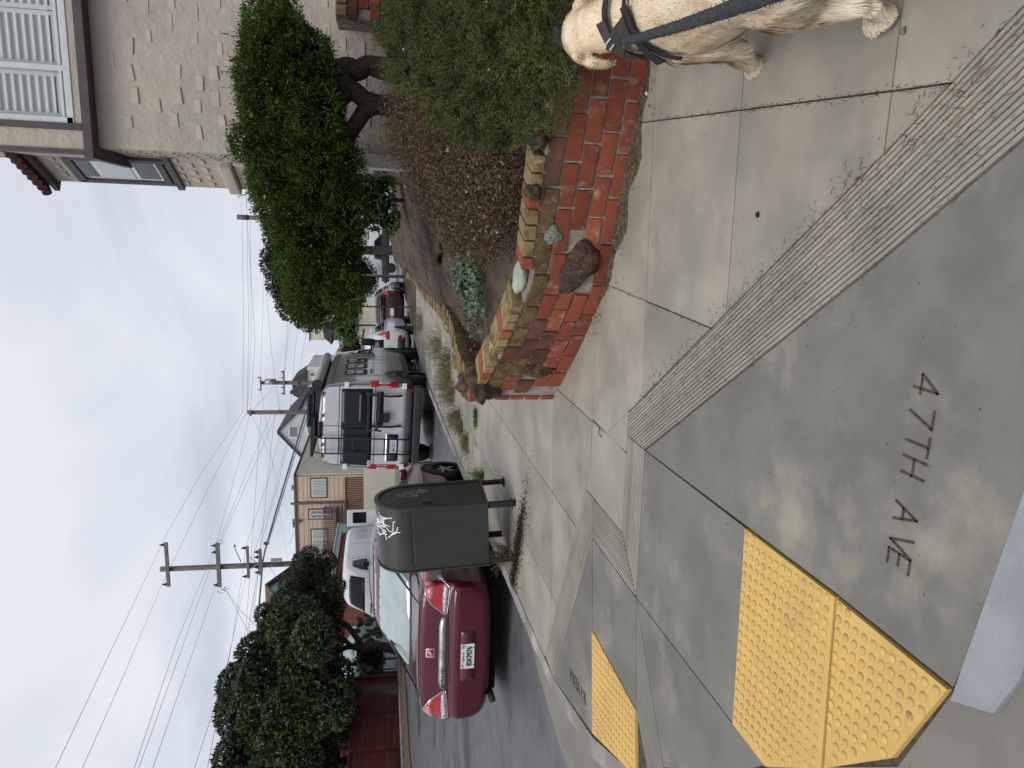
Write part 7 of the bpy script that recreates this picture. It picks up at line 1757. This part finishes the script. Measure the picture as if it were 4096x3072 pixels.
ribbon(ringpts((.812, 2.86, .50), .19, .20, -.06), .030, .022, M_web, 'chest_strap', hz, True)
ribbon([Vector(p) - dO for p in ((.70, 2.87, .60), (.705, 2.82, .61), (.715, 2.77, .62), (.72, 2.72, .62), (.725, 2.67, .62))], .075, .030, M_pad, 'back_pad', hz)
ribbon([Vector(p) - dO for p in ((.78, 2.84, .65), (.73, 2.84, .62), (.68, 2.845, .56), (.655, 2.85, .50))], .05, .031, M_pad, 'shoulder_pad', hz)
ribbon([Vector(p) - dO for p in ((.78, 2.66, .65), (.70, 2.66, .59), (.66, 2.67, .53), (.635, 2.69, .47))], .06, .030, M_web, 'side_pad', hz)
for xx in (.705, .735): ribbon([Vector(p) - dO for p in ((xx, 2.855, .62), (xx, 2.81, .62))], .006, .038, M_refl, 'piping', hz)
cl, cn = onbody(Vector((.70, 2.765, .60)) - dO, .040)
tr_ = MB(); nr = 14
tr_.tube([cl + Vector((.016 * math.cos(2 * math.pi * k / nr), .016 * math.sin(2 * math.pi * k / nr), .004 * math.sin(4 * math.pi * k / nr))) for k in range(nr + 1)], .003, 6).obj('ring', M_chrome, hz, smooth=True)
MB().tube([cl + Vector((0, -.01, .002)), cl + Vector((-.008, -.04, .02)), cl + Vector((-.012, -.055, .028))], [.008, .012, .013], 10).obj('clip', M_pad, hz, smooth=True)
# leash up to the holder's hand, out of frame
M_rope = mat('leash_rope', (.035, .036, .040), .9, (.07, .07, .075), 90., bump=1., bscale=260, bdist=.004)
A_ = cl + dO + Vector((.035, 0, H(2.4))) + Vector((-.010, -.045, .024)); B_ = at(2960, 0, 1.2); E2 = A_.lerp(B_, 1.45)
ls = [A_.lerp(E2, t) - Vector((0, 0, .05 * math.sin(math.pi * t))) * 0.5 for t in [i / 40 for i in range(41)]]
lo_ = MB().tube(ls, [.012 if i < 2 else .0145 + .0008 * math.sin(i * 2.1) for i in range(41)], 12).obj('leash', M_rope, smooth=True); tag(lo_, 'thick dark rope leash clipped to the dog harness', 'leash')
fz = []; r = np.random.default_rng(3); n = 2600; tt = r.uniform(0, 40, n); i0 = tt.astype(int).clip(0, 39); LP = np.array([list(p) for p in ls]); P = LP[i0] + (LP[i0 + 1] - LP[i0]) * (tt - i0)[:, None]; d = nz(r.normal(size=P.shape)); v, f = leaves(P + d * .011, d + r.normal(size=P.shape) * .8, r.uniform(.006, .014, n), .0016, 2); fo_ = quadmesh('rope_fuzz', v, f, M_rope, lo_); fo_['kind'] = 'stuff'
